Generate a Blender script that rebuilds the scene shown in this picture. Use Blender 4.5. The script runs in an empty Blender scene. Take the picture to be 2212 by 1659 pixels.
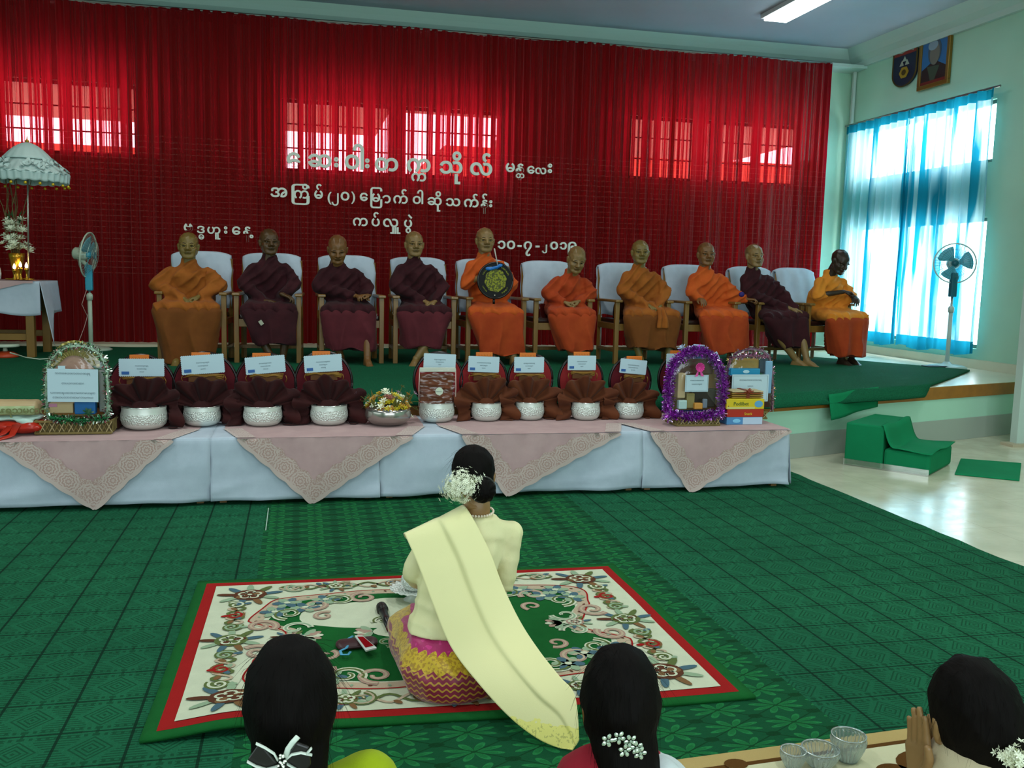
import bpy, bmesh, math, random
import numpy as np
from mathutils import Vector, Matrix, Euler, noise
PI = math.pi
R_ = math.radians
S = bpy.context.scene
COL = S.collection

# ------------------------------------------------------------------ camera
FPX, YAW, PIT, ROL = 1994.17, .227908, .117663, .0242655
CAMZ = 1.4
_f = Vector((math.sin(YAW)*math.cos(PIT), math.cos(YAW)*math.cos(PIT), -math.sin(PIT)))
_r = Vector((math.cos(YAW), -math.sin(YAW), 0)); _u = _r.cross(_f)
_R = _r*math.cos(ROL)+_u*math.sin(ROL); _U = -_r*math.sin(ROL)+_u*math.cos(ROL)
cd = bpy.data.cameras.new('camera'); cd.sensor_width = 36; cd.lens = FPX/2212*36; cd.clip_end = 200
cam = bpy.data.objects.new('camera', cd); COL.objects.link(cam)
cam.matrix_world = Matrix(((_R.x, _U.x, -_f.x, 0), (_R.y, _U.y, -_f.y, 0), (_R.z, _U.z, -_f.z, CAMZ), (0, 0, 0, 1)))
S.camera = cam
def _ray(x, y): return _f+_R*((x-1106)/FPX)-_U*((y-829.5)/FPX)
def atz(x, y, z):
    d = _ray(x, y); return Vector((0, 0, CAMZ))+d*((z-CAMZ)/d.z)
def aty(x, y, Y):
    d = _ray(x, y); return Vector((0, 0, CAMZ))+d*(Y/d.y)
def atx(x, y, X):
    d = _ray(x, y); return Vector((0, 0, CAMZ))+d*(X/d.x)

# ------------------------------------------------------------------ world, lights, exposure
S.view_settings.view_transform = 'Standard'; S.view_settings.look = 'None'
S.view_settings.gamma = 1; S.view_settings.use_curve_mapping = False
S.view_settings.exposure = .14
W = bpy.data.worlds.new('sky'); S.world = W; W.use_nodes = True
W.node_tree.nodes['Background'].inputs[0].default_value = (.80, .92, 1, 1)
W.node_tree.nodes['Background'].inputs[1].default_value = 11
def area(name, loc, rot, sx, sy, power, col=(1, 1, 1), spread=PI):
    l = bpy.data.lights.new(name, 'AREA'); l.shape = 'RECTANGLE'; l.size = sx; l.size_y = sy
    l.energy = power; l.color = col; l.spread = spread
    o = bpy.data.objects.new(name, l); COL.objects.link(o); o.location = loc; o.rotation_euler = rot
    return o
# daylight from the hall's rear and left windows, and rows of ceiling tubes out of the frame
area('rear_windows_light', (1.2, -3.6, 1.9), (R_(90), 0, 0), 8, 2.2, 250, (.80, .93, 1))
area('left_windows_light', (-5.7, 2.2, 2.0), (R_(90), 0, R_(-90)), 6, 1.8, 70, (.85, .95, 1))
for _x in (-1.5, 1.7, 5.2):
    for _y in (1.2, 5.0):
        area('ceiling_tube_light', (_x, _y, 4.2), (0, 0, 0), .3, 1.2, 38, (.93, 1, .97))
for _x in (-1.5, 1.9):
    area('ceiling_tube_light', (_x, 8.3, 4.2), (0, 0, 0), .3, 1.2, 16, (1, .97, .88))

# ------------------------------------------------------------------ helpers
def srgb(h):
    if isinstance(h, tuple): return h if len(h) == 4 else (*h, 1)
    h = h.lstrip('#'); c = [int(h[i:i+2], 16)/255 for i in (0, 2, 4)]
    return tuple((x/12.92 if x < .04045 else ((x+.055)/1.055)**2.4) for x in c)+(1,)
def tag(o, label=None, cat=None, group=None, kind=None):
    if label: o['label'] = label
    if cat: o['category'] = cat
    if group: o['group'] = group
    if kind: o['kind'] = kind
    return o
def thing(name, label, cat, loc=(0, 0, 0), rz=0, group=None):
    o = bpy.data.objects.new(name, None); COL.objects.link(o); o.empty_display_size = .05
    o.location = loc; o.rotation_euler = (0, 0, rz)
    return tag(o, label, cat, group)
def kids(o): return list(o.children)
def copy_tree(o, parent=None):
    c = o.copy(); COL.objects.link(c)
    if parent: c.parent = parent
    for ch in kids(o): copy_tree(ch, c)
    return c
class MB:
    def __init__(s): s.v = []; s.f = []; s.m = []; s.mi = 0
    def add(s, vs, fs):
        n = len(s.v); s.v += [tuple(p) for p in vs]; s.f += [tuple(i+n for i in f) for f in fs]; s.m += [s.mi]*len(fs); return s
    def box(s, x0, x1, y0, y1, z0, z1, M=None):
        vs = [Vector((x, y, z)) for z in (z0, z1) for y in (y0, y1) for x in (x0, x1)]
        if M: vs = [M @ v for v in vs]
        return s.add(vs, [(0, 2, 3, 1), (4, 5, 7, 6), (0, 1, 5, 4), (2, 6, 7, 3), (0, 4, 6, 2), (1, 3, 7, 5)])
    def tube(s, pts, r, n=8, cap=True, flat=1.0):
        pts = [Vector(p) for p in pts]; m = len(pts)
        rs = r if isinstance(r, (list, tuple)) else [r]*m
        t0 = (pts[1]-pts[0]).normalized(); up = Vector((0, 0, 1)) if abs(t0.z) < .9 else Vector((0, 1, 0))
        a = t0.cross(up).normalized(); vs = []
        for i, p in enumerate(pts):
            t = (pts[min(i+1, m-1)]-pts[max(i-1, 0)]).normalized()
            a = (a-t*a.dot(t)).normalized(); b = t.cross(a)
            for k in range(n):
                w = 2*PI*k/n; vs.append(p+a*math.cos(w)*rs[i]+b*math.sin(w)*rs[i]*flat)
        fs = [(i*n+k, i*n+(k+1) % n, (i+1)*n+(k+1) % n, (i+1)*n+k) for i in range(m-1) for k in range(n)]
        if cap: fs += [tuple(range(n))[::-1], tuple((m-1)*n+k for k in range(n))]
        return s.add(vs, fs)
    def lathe(s, prof, c=(0, 0, 0), n=24, M=None):
        c = Vector(c); vs = []
        for r, z in prof:
            for k in range(n):
                w = 2*PI*k/n; v = Vector((r*math.cos(w), r*math.sin(w), z))
                vs.append(c+(M @ v if M else v))
        m = len(prof)
        fs = [(i*n+k, i*n+(k+1) % n, (i+1)*n+(k+1) % n, (i+1)*n+k) for i in range(m-1) for k in range(n)]
        if prof[0][0] > 1e-6: fs.append(tuple(range(n))[::-1])
        if prof[-1][0] > 1e-6: fs.append(tuple((m-1)*n+k for k in range(n)))
        return s.add(vs, fs)
    def grid(s, fn, nu, nv):
        vs = [fn(i/nu, j/nv) for j in range(nv+1) for i in range(nu+1)]
        return s.add(vs, [(j*(nu+1)+i, j*(nu+1)+i+1, (j+1)*(nu+1)+i+1, (j+1)*(nu+1)+i) for j in range(nv) for i in range(nu)])
    def ell(s, c, r, M=None, n=12, m=8):
        r = (r, r, r) if not isinstance(r, (tuple, list)) else r
        c = Vector(c); vs = []
        for j in range(m+1):
            ph = PI*j/m
            for k in range(n):
                w = 2*PI*k/n; v = Vector((r[0]*math.sin(ph)*math.cos(w), r[1]*math.sin(ph)*math.sin(w), -r[2]*math.cos(ph)))
                vs.append(c+(M @ v if M else v))
        return s.add(vs, [(j*n+k, j*n+(k+1) % n, (j+1)*n+(k+1) % n, (j+1)*n+k) for j in range(m) for k in range(n)])
    def prism(s, poly, z0, z1, M=None):       # polygon in xy, extruded in z
        n = len(poly); vs = [Vector((x, y, z)) for z in (z0, z1) for x, y in poly]
        if M: vs = [M @ v for v in vs]
        return s.add(vs, [tuple(range(n))[::-1], tuple(range(n, 2*n))]+[(i, (i+1) % n, n+(i+1) % n, n+i) for i in range(n)])
    def mesh(s, name, mats, smooth=False):
        me = bpy.data.meshes.new(name); me.from_pydata(s.v, [], s.f); 
        for m in (mats if isinstance(mats, (list, tuple)) else [mats]): me.materials.append(m)
        me.polygons.foreach_set('material_index', s.m)
        me.validate()
        bm = bmesh.new(); bm.from_mesh(me); bmesh.ops.remove_doubles(bm, verts=bm.verts, dist=1e-6)
        bmesh.ops.recalc_face_normals(bm, faces=bm.faces); bm.to_mesh(me); bm.free()
        me.polygons.foreach_set('use_smooth', [smooth]*len(me.polygons)); me.update()
        return me
    def build(s, name, mats, parent=None, smooth=False, bevel=0, solid=0, loc=None):
        o = bpy.data.objects.new(name, s.mesh(name, mats, smooth)); COL.objects.link(o)
        if parent: o.parent = parent
        if loc is not None: o.location = loc
        if solid:
            md = o.modifiers.new('thickness', 'SOLIDIFY'); md.thickness = solid; md.offset = 0
        if bevel:
            md = o.modifiers.new('bevel', 'BEVEL'); md.width = bevel; md.segments = 2; md.limit_method = 'ANGLE'; md.angle_limit = R_(40)
        return o

# node helper
class NT:
    def __init__(s, name):
        s.mat = bpy.data.materials.new(name); s.mat.use_nodes = True; s.t = s.mat.node_tree; s.t.nodes.clear()
        s.out = s.t.nodes.new('ShaderNodeOutputMaterial')
    def n(s, typ, **kw):
        nd = s.t.nodes.new(typ)
        for k, v in kw.items(): setattr(nd, k, v)
        return nd
    def put(s, sock, v):
        if isinstance(v, bpy.types.NodeSocket): s.t.links.new(v, sock)
        elif v is not None: sock.default_value = v
    def m(s, op, a, b=None, c=None):
        nd = s.n('ShaderNodeMath', operation=op); s.put(nd.inputs[0], a); s.put(nd.inputs[1], b); s.put(nd.inputs[2], c); return nd.outputs[0]
    def coord(s, kind='Object'):
        return s.n('ShaderNodeTexCoord').outputs[kind]
    def xyz(s, v):
        nd = s.n('ShaderNodeSeparateXYZ'); s.put(nd.inputs[0], v); return nd.outputs
    def comb(s, x, y, z=0.0):
        nd = s.n('ShaderNodeCombineXYZ'); s.put(nd.inputs[0], x); s.put(nd.inputs[1], y); s.put(nd.inputs[2], z); return nd.outputs[0]
    def noise(s, v, scale, detail=2, rough=.5):
        nd = s.n('ShaderNodeTexNoise'); s.put(nd.inputs['Vector'], v); nd.inputs['Scale'].default_value = scale
        nd.inputs['Detail'].default_value = detail; nd.inputs['Roughness'].default_value = rough; return nd.outputs[0]
    def mix(s, f, a, b):
        nd = s.n('ShaderNodeMix', data_type='RGBA'); s.put(nd.inputs[0], f); s.put(nd.inputs[6], a if isinstance(a, bpy.types.NodeSocket) else srgb(a)); s.put(nd.inputs[7], b if isinstance(b, bpy.types.NodeSocket) else srgb(b)); return nd.outputs[2]
    def ramp(s, f, *st):
        nd = s.n('ShaderNodeValToRGB'); s.put(nd.inputs[0], f); e = nd.color_ramp.elements
        while len(e) < len(st): e.new(.5)
        for i, (p, c) in enumerate(st): e[i].position = p; e[i].color = srgb(c)
        return nd.outputs[0]
    def mr(s, v, a, b, c=0.0, d=1.0):
        nd = s.n('ShaderNodeMapRange'); s.put(nd.inputs[0], v)
        for i, x in enumerate((a, b, c, d)): nd.inputs[i+1].default_value = x
        return nd.outputs[0]
    def bump(s, h, strength=.3, dist=.01):
        nd = s.n('ShaderNodeBump'); s.put(nd.inputs['Height'], h); nd.inputs['Strength'].default_value = strength; nd.inputs['Distance'].default_value = dist; return nd.outputs[0]
    def pbr(s, col, rough=.6, metal=0, bump=None, spec=.5, trans=0, alpha=1, sheen=0, coat=0, emit=None, es=0, ior=1.45):
        b = s.n('ShaderNodeBsdfPrincipled'); s.put(b.inputs['Base Color'], col if isinstance(col, bpy.types.NodeSocket) else srgb(col))
        s.put(b.inputs['Roughness'], rough); s.put(b.inputs['Metallic'], metal); s.put(b.inputs['Normal'], bump)
        b.inputs['Specular IOR Level'].default_value = spec; b.inputs['Transmission Weight'].default_value = trans
        s.put(b.inputs['Alpha'], alpha); b.inputs['Sheen Weight'].default_value = sheen; b.inputs['Coat Weight'].default_value = coat; b.inputs['IOR'].default_value = ior
        if emit: b.inputs['Emission Color'].default_value = srgb(emit); b.inputs['Emission Strength'].default_value = es
        s.t.links.new(b.outputs[0], s.out.inputs[0]); return b
_mc = {}
def M(name, col='#888888', rough=.6, metal=0, var=0, vs=6, bump=0, bs=60, **kw):
    if name in _mc: return _mc[name]
    t = NT(name); c = t.coord(); base = srgb(col)
    if var:
        nz = t.noise(c, vs, 3); k = 1-var
        base = t.mix(t.mr(nz, .3, .7), tuple(x*k for x in base[:3]), tuple(min(1, x*(1+var*.7)) for x in base[:3]))
    bp = t.bump(t.noise(c, bs, 3), bump, .004) if bump else None
    t.pbr(base, rough, metal, bp, **kw); _mc[name] = t.mat; return t.mat
def glassmat(name, col='#ffffff', alpha=.12, rough=.05, spec=1.0):      # thin clear film
    if name in _mc: return _mc[name]
    t = NT(name); g = t.n('ShaderNodeBsdfGlossy'); g.inputs[0].default_value = srgb(col); g.inputs[1].default_value = rough
    tr = t.n('ShaderNodeBsdfTransparent'); mx = t.n('ShaderNodeMixShader'); mx.inputs[0].default_value = alpha
    t.t.links.new(tr.outputs[0], mx.inputs[1]); t.t.links.new(g.outputs[0], mx.inputs[2]); t.t.links.new(mx.outputs[0], t.out.inputs[0])
    _mc[name] = t.mat; return t.mat

# hull blobs: tapered limbs joined into one continuous skin
_ico = bmesh.new(); bmesh.ops.create_icosphere(_ico, subdivisions=2, radius=1)
ICO = [v.co.copy() for v in _ico.verts]; _ico.free()
def hull_into(bm, items):
    vs = []
    for it in items:
        c, r = Vector(it[0]), it[1]; r = (r, r, r) if not isinstance(r, (tuple, list)) else r
        Mx = it[2] if len(it) > 2 else None
        for q in ICO:
            p = Vector((q.x*r[0], q.y*r[1], q.z*r[2]))
            if Mx: p = Mx @ p
            vs.append(bm.verts.new(c+p))
    res = bmesh.ops.convex_hull(bm, input=vs, use_existing_faces=False)
    dead = [g for g in res['geom_interior'] if isinstance(g, bmesh.types.BMVert)]+[g for g in res['geom_unused'] if isinstance(g, bmesh.types.BMVert)]
    if dead: bmesh.ops.delete(bm, geom=list(set(dead)), context='VERTS')
def blob_mesh(hulls, chains, voxel, smooth=3, name='blob'):
    bm = bmesh.new()
    for h in hulls: hull_into(bm, h)
    for ch in chains:
        for a, b in zip(ch[:-1], ch[1:]): hull_into(bm, [a, b])
    me = bpy.data.meshes.new('tmp'); bm.to_mesh(me); bm.free()
    o = bpy.data.objects.new('tmp', me); COL.objects.link(o)
    md = o.modifiers.new('r', 'REMESH'); md.mode = 'VOXEL'; md.voxel_size = voxel
    if smooth: ms = o.modifiers.new('s', 'SMOOTH'); ms.factor = .5; ms.iterations = smooth
    dg = bpy.context.evaluated_depsgraph_get(); out = bpy.data.meshes.new_from_object(o.evaluated_get(dg))
    bpy.data.objects.remove(o); bpy.data.meshes.remove(me); out.name = name
    return out
def mesh_np(me):
    co = np.empty(len(me.vertices)*3); me.vertices.foreach_get('co', co); no = np.empty(len(me.vertices)*3); me.vertices.foreach_get('normal', no)
    return co.reshape(-1, 3), no.reshape(-1, 3)
def set_co(me, co): me.vertices.foreach_set('co', co.ravel()); me.update()
def faces_of(me): return [tuple(p.vertices) for p in me.polygons]
def obj(name, me, mats=None, parent=None, smooth=True):
    if mats is not None:
        me.materials.clear()
        for m in (mats if isinstance(mats, (list, tuple)) else [mats]): me.materials.append(m)
    me.polygons.foreach_set('use_smooth', [smooth]*len(me.polygons))
    o = bpy.data.objects.new(name, me); COL.objects.link(o)
    if parent: o.parent = parent
    return o
def np_noise(co, scale, seed=0):
    return np.array([noise.noise(Vector((c[0]*scale+seed*7.3, c[1]*scale-seed*3.1, c[2]*scale+seed))) for c in co])
def ridge(x):  # soft pleat profile, -1..1, sharp crest
    return 1-2*np.abs(np.sin(x))**.7
def struct(name, mb, mat, **kw): return tag(mb.build(name, mat, **kw), kind='structure')

# ------------------------------------------------------------------ text cut from glyph outlines
def glyph_mb(pieces, size=1.0, extrude=.02, bold=.012, mb=None, M0=None):
    """pieces: (chars, dx, dy, scale). Front faces -Y, x right, z up."""
    mb = mb or MB(); xs = []
    for k, (ch, dx, dy, sc) in enumerate(pieces):
        cu = bpy.data.curves.new('g', 'FONT'); cu.body = ch; cu.size = 1; sx_, sc = sc if isinstance(sc, tuple) else (sc, sc); cu.extrude = extrude/(size*sc); cu.offset = bold; cu.resolution_u = 4
        o = bpy.data.objects.new('g', cu); COL.objects.link(o)
        dg = bpy.context.evaluated_depsgraph_get(); me = bpy.data.meshes.new_from_object(o.evaluated_get(dg))
        vs = [Vector(((v.co.x*sx_+dx)*size, -v.co.z*size*sc-k*.0012, (v.co.y*sc+dy)*size)) for v in me.vertices]
        if k == 0 and vs: xs = [min(v.x for v in vs), max(v.x for v in vs), min(v.z for v in vs), max(v.z for v in vs)]
        if M0: vs = [M0 @ v for v in vs]
        mb.add(vs, [tuple(p.vertices) for p in me.polygons])
        bpy.data.objects.remove(o); bpy.data.curves.remove(cu); bpy.data.meshes.remove(me)
    return mb, xs
# ================================================================== THE SETTING
STZ = .506                        # stage height
XR, YB, ZC = 7.2, 11.4, 4.42      # right wall, back wall, ceiling
wallm = M('mint_wall_paint', '#acd8c0', .75, var=.05, vs=1.5, bump=.08, bs=90)
# floor
t = NT('cream_floor_tile'); c = t.coord(); x, y, z = t.xyz(c)
def lines(t, a, per, w): 
    f = t.m('FRACT', t.m('DIVIDE', a, per)); return t.m('LESS_THAN', t.m('ABSOLUTE', t.m('SUBTRACT', f, .5)), w)
jt = t.m('MAXIMUM', lines(t, x, .6, .003), lines(t, y, .6, .003))
nz = t.noise(c, 3, 5, .6)
cl = t.mix(jt, t.mix(t.mr(nz, .3, .7), '#bdbba4', '#d3d0b8'), '#b5b19b')
t.pbr(cl, t.mr(t.noise(c, 9, 3), .3, .7, .12, .24), spec=.5)
struct('floor', MB().box(-6, XR, -4, YB+.2, -.1, 0), t.mat)
# ceiling
struct('ceiling', MB().box(-6, XR, -4, YB+.2, ZC, ZC+.1), M('ceiling_paint', '#a9b3bd', .85, var=.03, vs=2))
# walls; back wall and right wall carry real window openings
def wall_holes(name, axis, fixed, a0, a1, z0, z1, holes, th, mat):
    mb = MB(); As = sorted({a0, a1, *[h[0] for h in holes], *[h[1] for h in holes]}); Zs = sorted({z0, z1, *[h[2] for h in holes], *[h[3] for h in holes]})
    for i in range(len(As)-1):
        for j in range(len(Zs)-1):
            ca, cz = (As[i]+As[i+1])/2, (Zs[j]+Zs[j+1])/2
            if any(h[0] < ca < h[1] and h[2] < cz < h[3] for h in holes): continue
            if axis == 'x': mb.box(As[i], As[i+1], fixed, fixed+th, Zs[j], Zs[j+1])
            else: mb.box(fixed, fixed+th, As[i], As[i+1], Zs[j], Zs[j+1])
    return struct(name, mb, mat)
BW = [(-3.7, -1.78, 2.62, 3.42), (-.19, 1.1, 2.55, 3.38), (1.22, 2.45, 2.55, 3.38), (4.1, 5.25, 2.66, 3.45), (5.35, 6.5, 2.66, 3.45)]
wall_holes('wall_back', 'x', YB, -6, XR, 0, ZC, BW, .15, wallm)
RW = [(8.66, 11.12, 2.72, 3.38), (8.66, 11.12, .72, 2.14)]
wall_holes('wall_right', 'y', XR, -4, YB+.15, 0, ZC, RW, .15, wallm)
struct('wall_left', MB().box(-6.15, -6, -4, YB+.15, 0, ZC), wallm)
struct('wall_front', MB().box(-6.15, XR+.15, -4.15, -4, 0, ZC), wallm)
# cornice: stepped moulding under the ceiling on the two visible walls
corm = M('cornice_paint', '#b9d3cb', .7)
def cornice(name, horizontal):
    mb = MB(); prof = [(0, 4.20), (.05, 4.20), (.07, 4.26), (.15, 4.31), (.19, 4.36), (.25, 4.42), (0, 4.42)]
    if horizontal: vs = [(xx, YB-d, z) for xx in (-6, XR) for d, z in prof]
    else: vs = [(XR-d, yy, z) for yy in (-4, YB) for d, z in prof]
    n = len(prof); mb.add(vs, [(i, (i+1) % n, n+(i+1) % n, n+i) for i in range(n)]+[tuple(range(n)), tuple(range(n, 2*n))])
    struct(name, mb, corm)
cornice('trim_1', True); cornice('trim_2', False)
# beam above the curtain rail
struct('trim_3', MB().box(-6, XR, 11.06, YB, 4.17, 4.21), corm)
# windows behind the red curtain: frames, glass, grills
frm = M('window_frame_paint', '#6d7f74', .5)
gl = glassmat('window_glass', '#ffffff', .05, .02)
def window(name, axis, fixed, a0, a1, z0, z1, nb, nh, proto=False):
    def bx(mb, p0, p1, q0, q1, d0=-.0, d1=.05):
        if axis == 'x': mb.box(p0, p1, fixed+.05+d0, fixed+.05+d1, q0, q1)
        else: mb.box(fixed+.05+d0, fixed+.05+d1, p0, p1, q0, q1)
    mb = MB(); w = .04
    bx(mb, a0, a0+w, z0, z1); bx(mb, a1-w, a1, z0, z1); bx(mb, a0+w, a1-w, z0, z0+w); bx(mb, a0+w, a1-w, z1-w, z1)
    o = struct(name, mb, frm)
    for k in range(1, nb):
        a = a0+(a1-a0)*k/nb; mb = MB(); bx(mb, a-.012, a+.012, z0+w, z1-w, .01, .03); mb.build('mullion', frm, o)
    for k in range(1, nh):
        z_ = z0+(z1-z0)*k/nh; mb = MB(); bx(mb, a0+w, a1-w, z_-.008, z_+.008, .012, .028); mb.build('glazing_bar', frm, o)
    mb = MB(); bx(mb, a0+w, a1-w, z0+w, z1-w, .033, .037); mb.build('pane', gl, o)
wn = 1
for a0, a1, z0, z1 in BW: window('window_%d' % wn, 'x', YB, a0, a1, z0, z1, 4, 3); wn += 1
for a0, a1, z0, z1 in RW: window('window_%d' % wn, 'y', XR, a0, a1, z0, z1, 2, 1); wn += 1
# outside: concrete eave over the back windows and a far building face that blocks part of the sky
struct('trim_4', MB().box(-9, 1.15, YB+.16, 14.6, 3.46, 3.6).box(1.15, 3.2, YB+.16, 12.6, 3.5, 3.6).box(3.2, XR+.3, YB+.16, 15.6, 3.5, 3.62), M('outside_concrete', '#8f7a6a', .9))
nb_ = MB(); nb_.box(3.2, 12, 21, 26, -2, 4.25); nb_.box(-12, -2.6, 21, 26, -2, 3.85)
tag(nb_.build('outside_building', M('outside_brick', '#8a3b28', .9, var=.2)), kind='structure')
struct('ground_outside', MB().box(-40, 60, YB+.5, 60, -.6, -.1), M('outside_ground', '#c4c4b8', .95))
# ------- stage
plan = [(-6, 6.45), (3.5, 6.45), (XR, 7.62), (XR, YB), (-6, YB)]
struct('stage', MB().prism(plan, 0, STZ-.03), wallm)
def band(name, z0, z1, d, mat):
    n = Vector((-(7.62-6.45), XR-3.5)).normalized()*-1   # outward normal of the slanted side
    mb = MB(); mb.prism([(-6, 6.45-d), (3.5-n.x*0, 6.45-d), (3.5, 6.45), (-6, 6.45)], z0, z1)
    mb.prism([(3.5, 6.45), (3.5+n.x*0, 6.45-d), (XR, 7.62-d*1.05), (XR, 7.62)], z0, z1)
    struct(name, mb, mat, bevel=.002)
struct('floor_stage', MB().prism([(-6, 6.44), (3.5, 6.44), (XR, 7.61), (XR, YB), (-6, YB)], STZ-.03, STZ), M('stage_top_stone', '#d3d6bf', .28, var=.06, vs=3))
band('trim_5', STZ-.115, STZ-.004, .012, M('brown_edge_wood', '#9b6420', .45, var=.15, vs=12))
band('trim_6', 0, .2, .008, M('grey_skirting_paint', '#9fa89d', .7, var=.06, vs=2))
struct('trim_7', MB().box(-6, 6.9, 10.68, YB, STZ, STZ+.045), M('white_kerb', '#d9d4b8', .5))
# slim conduit in the corner, dark board leaning by the corner
struct('trim_8', MB().box(XR-.05, XR-.015, 11.27, 11.305, STZ, 4.2), M('white_conduit', '#c4d6cf', .5))
struct('baseboard_right', MB().box(XR-.03, XR, 7.64, 11.2, STZ, STZ+.1), M('stage_top_stone'))
p_ = MB(); p_.box(6.62, 6.72, 11.28, 11.36, STZ+.05, 3.0)
struct('trim_9', p_, M('dark_door_wood', '#7a6440', .5))
# right: door frame edge close to the camera side
dp = atz(2196, 962, 0); fr = MB(); fr.box(dp.x-.04, dp.x+.04, dp.y-.04, dp.y+.04, 0, 2.35)
door = struct('door_1', fr, M('white_door_paint', '#b6c8c0', .5))
MB().box(dp.x-.12, dp.x+.3, dp.y-.09, dp.y+.06, 0, .025).build('door_sill', M('sill_stone', '#b3a68e', .5), door)
MB().box(dp.x+.041, dp.x+.5, dp.y-.02, dp.y+.02, .05, 2.3).build('door_leaf', M('white_door_paint'), door)
MB().tube([(dp.x+.07, dp.y-.02, 1.15), (dp.x+.07, dp.y-.09, 1.15), (dp.x+.0, dp.y-.09, 1.14)], .014).build('door_handle', M('dark_metal', '#1f2422', .4), door)
# ceiling lamp in the frame and the rest of the row
lampm = NT('lamp_tube_glow'); lampm.pbr('#ffffff', .5, emit='#f4fbff', es=9); lampm = lampm.mat
def ceil_lamp(x, y, lab):
    tt = thing('ceiling_lamp', lab, 'lamp', (x, y, ZC))
    MB().box(-.17, .17, -.65, .65, -.05, 0).build('housing', M('lamp_housing', '#cfd6d6', .4), tt, bevel=.004)
    MB().box(-.14, .14, -.62, .62, -.075, -.051).build('diffuser', lampm, tt, bevel=.004)
a_ = atz(1675, 48, ZC-.07)
ceil_lamp(a_.x-.02, a_.y-.65, 'long white fluorescent ceiling lamp glowing at the top of the room')

# ------- red curtain
t = NT('red_curtain_cloth'); c = t.coord(); x, y, z = t.xyz(c); uv = t.n('ShaderNodeUVMap').outputs[0]; ux, uy, uz = t.xyz(uv)
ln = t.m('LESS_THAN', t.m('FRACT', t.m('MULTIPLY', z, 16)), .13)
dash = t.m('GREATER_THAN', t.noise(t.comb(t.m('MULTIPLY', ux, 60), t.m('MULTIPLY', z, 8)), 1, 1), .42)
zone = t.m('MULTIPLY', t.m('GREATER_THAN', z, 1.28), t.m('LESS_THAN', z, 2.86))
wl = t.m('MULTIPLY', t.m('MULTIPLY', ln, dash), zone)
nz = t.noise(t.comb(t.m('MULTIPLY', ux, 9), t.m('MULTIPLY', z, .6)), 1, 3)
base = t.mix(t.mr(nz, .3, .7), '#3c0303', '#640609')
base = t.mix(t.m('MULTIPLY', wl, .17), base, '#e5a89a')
df = t.n('ShaderNodeBsdfPrincipled'); t.put(df.inputs[0], base); df.inputs['Roughness'].default_value = .8; df.inputs['Sheen Weight'].default_value = .15; df.inputs['Specular IOR Level'].default_value = .2
tl = t.n('ShaderNodeBsdfTranslucent'); tl.inputs[0].default_value = (.95, .010, .03, 1)
tp = t.n('ShaderNodeBsdfTransparent'); tp.inputs[0].default_value = (1, .27, .31, 1)
m1 = t.n('ShaderNodeMixShader'); m1.inputs[0].default_value = .46
t.t.links.new(df.outputs[0], m1.inputs[1]); t.t.links.new(tl.outputs[0], m1.inputs[2])
gath = t.noise(t.comb(t.m('MULTIPLY', ux, 26), .3), 1, 3, .7)
m2 = t.n('ShaderNodeMixShader'); t.put(m2.inputs[0], t.mr(gath, .50, .58, .0, .6))
t.t.links.new(m1.outputs[0], m2.inputs[1]); t.t.links.new(tp.outputs[0], m2.inputs[2]); t.t.links.new(m2.outputs[0], t.out.inputs[0])
redm = t.mat
def pleat_cloth(mb, P0, P1, zt, zb, n, nz_, amp, per, seed, nrm, waver=.3):
    """gathered cloth between two plan points"""
    P0 = Vector(P0); P1 = Vector(P1); L = (P1-P0).length; rnd = random.Random(seed); off = rnd.random()*9
    ph = [0]; 
    for i in range(n): ph.append(ph[-1]+(L/n)/per*2*PI*(.6+.9*noise.noise(Vector((i*.05, off, 0)))+.4))
    def fn(u, v):
        i = min(n, int(round(u*n))); p = P0.lerp(P1, u); k = ph[i]+waver*noise.noise(Vector((u*L*1.2, v*2.2, off)))*3*v
        a = amp*(.55+.45*noise.noise(Vector((u*L*2, off, 3)))+.35*v)
        d = a*(math.sin(k)+.35*math.sin(2.3*k+1))
        tt = zt(u) if callable(zt) else zt; bb = zb(u) if callable(zb) else zb
        return (p.x+nrm[0]*d, p.y+nrm[1]*d, tt+(bb-tt)*v)
    mb.grid(fn, n, nz_); return mb
cz = aty(1745, 749, 11.0).z
ctr = thing('stage_curtain', 'tall dark red pleated stage curtain behind the seated monks, glowing where windows are', 'curtain', (0, 0, 0))
edges = [-6, -3.1, -.35, 2.15, 4.5, 6.62]
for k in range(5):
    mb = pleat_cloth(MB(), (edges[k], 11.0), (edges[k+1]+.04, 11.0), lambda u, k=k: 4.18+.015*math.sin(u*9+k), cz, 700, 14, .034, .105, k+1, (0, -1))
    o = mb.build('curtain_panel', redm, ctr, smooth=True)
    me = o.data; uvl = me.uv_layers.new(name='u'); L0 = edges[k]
    vi = np.empty(len(me.loops), int); me.loops.foreach_get('vertex_index', vi); co, _ = mesh_np(me); uvv = np.zeros((len(vi), 2)); uvv[:, 0] = co[vi, 0]; uvv[:, 1] = co[vi, 2]; uvl.data.foreach_set('uv', uvv.ravel())
MB().tube([(-6, 11.02, 4.19), (6.66, 11.02, 4.19)], .014).build('curtain_rail', M('rail_metal', '#8a8d88', .4, 1), ctr)

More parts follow.
